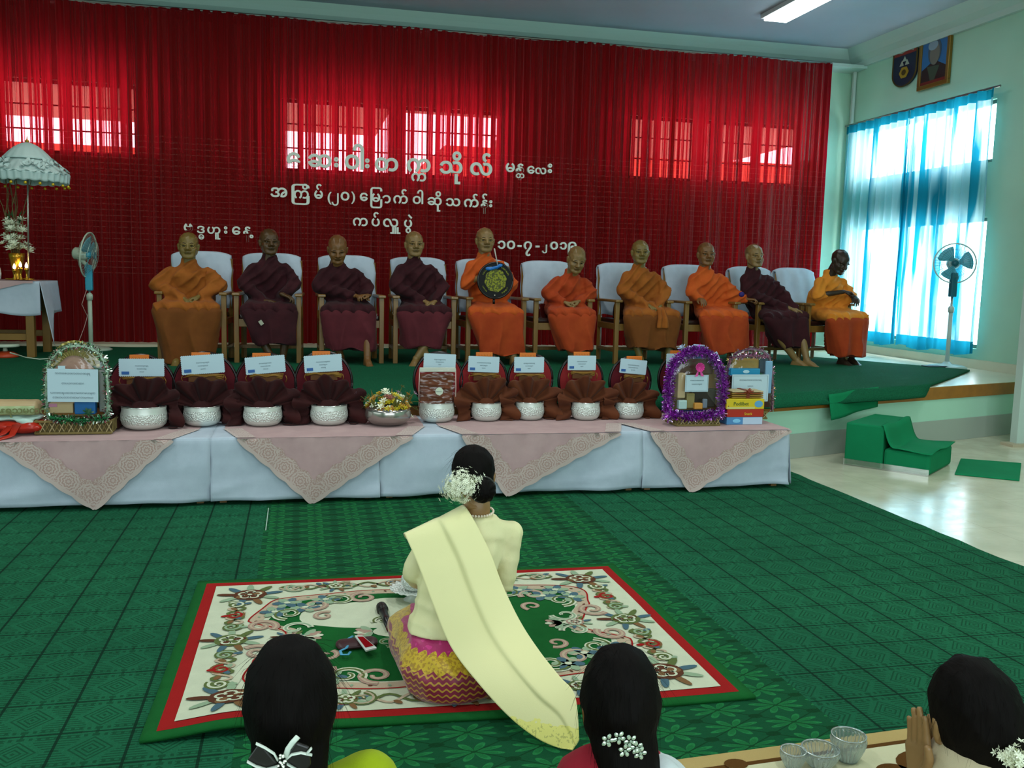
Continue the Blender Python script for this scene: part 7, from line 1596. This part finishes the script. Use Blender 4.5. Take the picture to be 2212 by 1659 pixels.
# glassware on the second rug
crys = NT('cut_glass'); crys.pbr('#e8f2f0', .08, trans=.85, ior=1.5); crys = crys.mat
for i, (px, py, r_, h_, lb) in enumerate(((1830, 1640, .048, .075, 'cut glass bowl standing nearest the praying woman\'s hands'), (1770, 1652, .052, .05, 'cut glass bowl in the middle of the glassware at the bottom edge'), (1712, 1656, .035, .05, 'silver-rimmed glass cup left of the cut glass bowls'))):
    p = atz(px, py, .023); G_ = thing('glass_bowl', lb, 'bowl', (p.x, p.y, .0225)); N = 24
    mb = MB()
    def fn(u, v): a = 2*PI*u; rr = r_*(.55+.45*math.sin(min(1, v*1.1)*PI/2))*(1+.05*(1 if int(u*48) % 2 else -1)*(v < .9)); return Vector((rr*math.cos(a), rr*math.sin(a), h_*v+.002))
    mb.grid(fn, 48, 10); mb.build('glass_body', crys, G_, smooth=False, solid=.004); MB().lathe([(0, 0), (r_*.6, 0), (r_*.6, .004), (0, .004)], n=24).build('glass_foot', crys, G_); MB().tube([(r_*math.cos(a), r_*math.sin(a), h_) for a in [2*PI*k/32 for k in range(33)]], .0025, 5).build('silver_rim', M('bright_silver'), G_, smooth=True)

# ================================================================== THE HELD FAN and hand-held things
c0 = aty(1070, 606, 8.60); Cf = thing('held_fan', 'black round ceremonial fan with gold emblem and blue ribbon held by the central monk', 'fan', c0); r = 40/FPX*8.6*1.0
mb = MB(); mb.lathe([(0, .010), (r*.93, .008), (r*.93, -.008), (0, -.008)], (0, 0, 0), 40, Matrix.Rotation(R_(90), 3, 'X')); mb.build('velvet_disc', M('black_velvet', '#0d0a0c', .8, sheen=.2), Cf)
MB().tube([(r*.97*math.cos(a), 0, r*.97*math.sin(a)) for a in [2*PI*i/40 for i in range(41)]], .010, 8).build('rim', rimm, Cf, smooth=True)
t = NT('gold_embroidery'); c = t.coord(); t.pbr(t.mix(t.m('GREATER_THAN', t.noise(c, 60, 3), .5), '#8a8a14', '#4a4c10'), .5, .2, t.bump(t.noise(c, 120, 2), .5, .003)); gem = t.mat
mb = MB(); mb.add([(0, -.0115, 0)]+[(r*.60*(1+.04*math.sin(a*8))*math.cos(a), -.0115, r*.62*(1+.04*math.sin(a*8))*math.sin(a)) for a in [2*PI*i/48 for i in range(48)]], [(0, 1+i, 1+(i+1) % 48) for i in range(48)]); mb.build('gold_emblem', gem, Cf, solid=.002)
for a0, a1 in ((25, 70), (110, 160), (205, 235), (300, 335)):
    mb = MB()
    for q in range(a0, a1, 5): mb.box(-.004, .004, -.0125, -.0105, -.007, .006, Matrix.Translation((r*.78*math.cos(R_(q)), 0, r*.78*math.sin(R_(q)))) @ Matrix.Rotation(-R_(q-90), 4, 'Y'))
    mb.build('gold_lettering', gem, Cf)
MB().ell((-.005, -.012, -r*.80), .006, None, 8, 5).build('pearl_stud', M('pearl'), Cf)
MB().tube([(-.008, .012, -r), (-.008, .012, -r-.05)], .012, 8).build('handle_end', rimm, Cf, smooth=True); MB().tube([(.02, -.012, r*.75), (-.02, -.02, r*.75+.17)], .006, 8).build('white_handle', M('white_handle', '#b9b4a8', .4), Cf, smooth=True)
me = blob_mesh([[((-.075, -.02, r*.62), (.025, .012, .02)), ((.0, -.025, r*.70), (.02, .014, .012))], [((.0, -.025, r*.70), (.018, .014, .014)), ((.045, -.022, r*.84), (.018, .012, .016))]], [], .004, 2); co, no = mesh_np(me); co += no*(.006*np_noise(co, 40, 2))[:, None]; set_co(me, co); obj('blue_ribbon', me, [M('blue_ribbon', '#1f6cb8', .4)], Cf)
c0 = aty(1602, 636, 8.78); tag(MB().ell((0, 0, 0), (.03, .025, .028), None, 14, 10).build('purple_cloth', M('purple_cloth', '#2a1c6a', .7, bump=.4), None, smooth=True, loc=c0), 'small purple cloth held by the monk gripping his chair arm', 'cloth')
tg = aty(564, 697, 8.66); tag(MB().box(-.016, .016, -.002, .002, -.022, .022, Matrix.Rotation(R_(-35), 4, 'Y')).build('white_tag', M('white_tag_paper', '#a9a894', .6), None, loc=tg), 'small white tag lying on the dark robe of the second monk', 'tag')
bagm = M('dark_leather_bag', '#1c0e0c', .25, var=.2)
for i, (px, py, lb) in enumerate(((1172, 672, 'dark maroon shoulder bag hanging inside the chair of the bowing orange monk'), (1338, 668, 'dark bag beside the ochre monk with sash end'), (1490, 672, 'black shoulder bag hanging at the chair of the stubble-haired monk'), (1738, 675, 'black bag hanging on the chair at the right end'))):
    c0 = aty(px, py, 9.08); me = blob_mesh([[((-.05, -.04, .03), (.03, .04, .05)), ((.05, .05, .03), (.03, .04, .05)), ((0, 0, -.12), (.07, .06, .04))]], [], .008, 3); co, no = mesh_np(me); co += no*(.006*np_noise(co, 18, i))[:, None]; set_co(me, co)
    o = obj('shoulder_bag', me, [bagm if i else M('maroon_shiny_bag', '#45100e', .25)]); o.location = c0; tag(o, lb, 'bag')
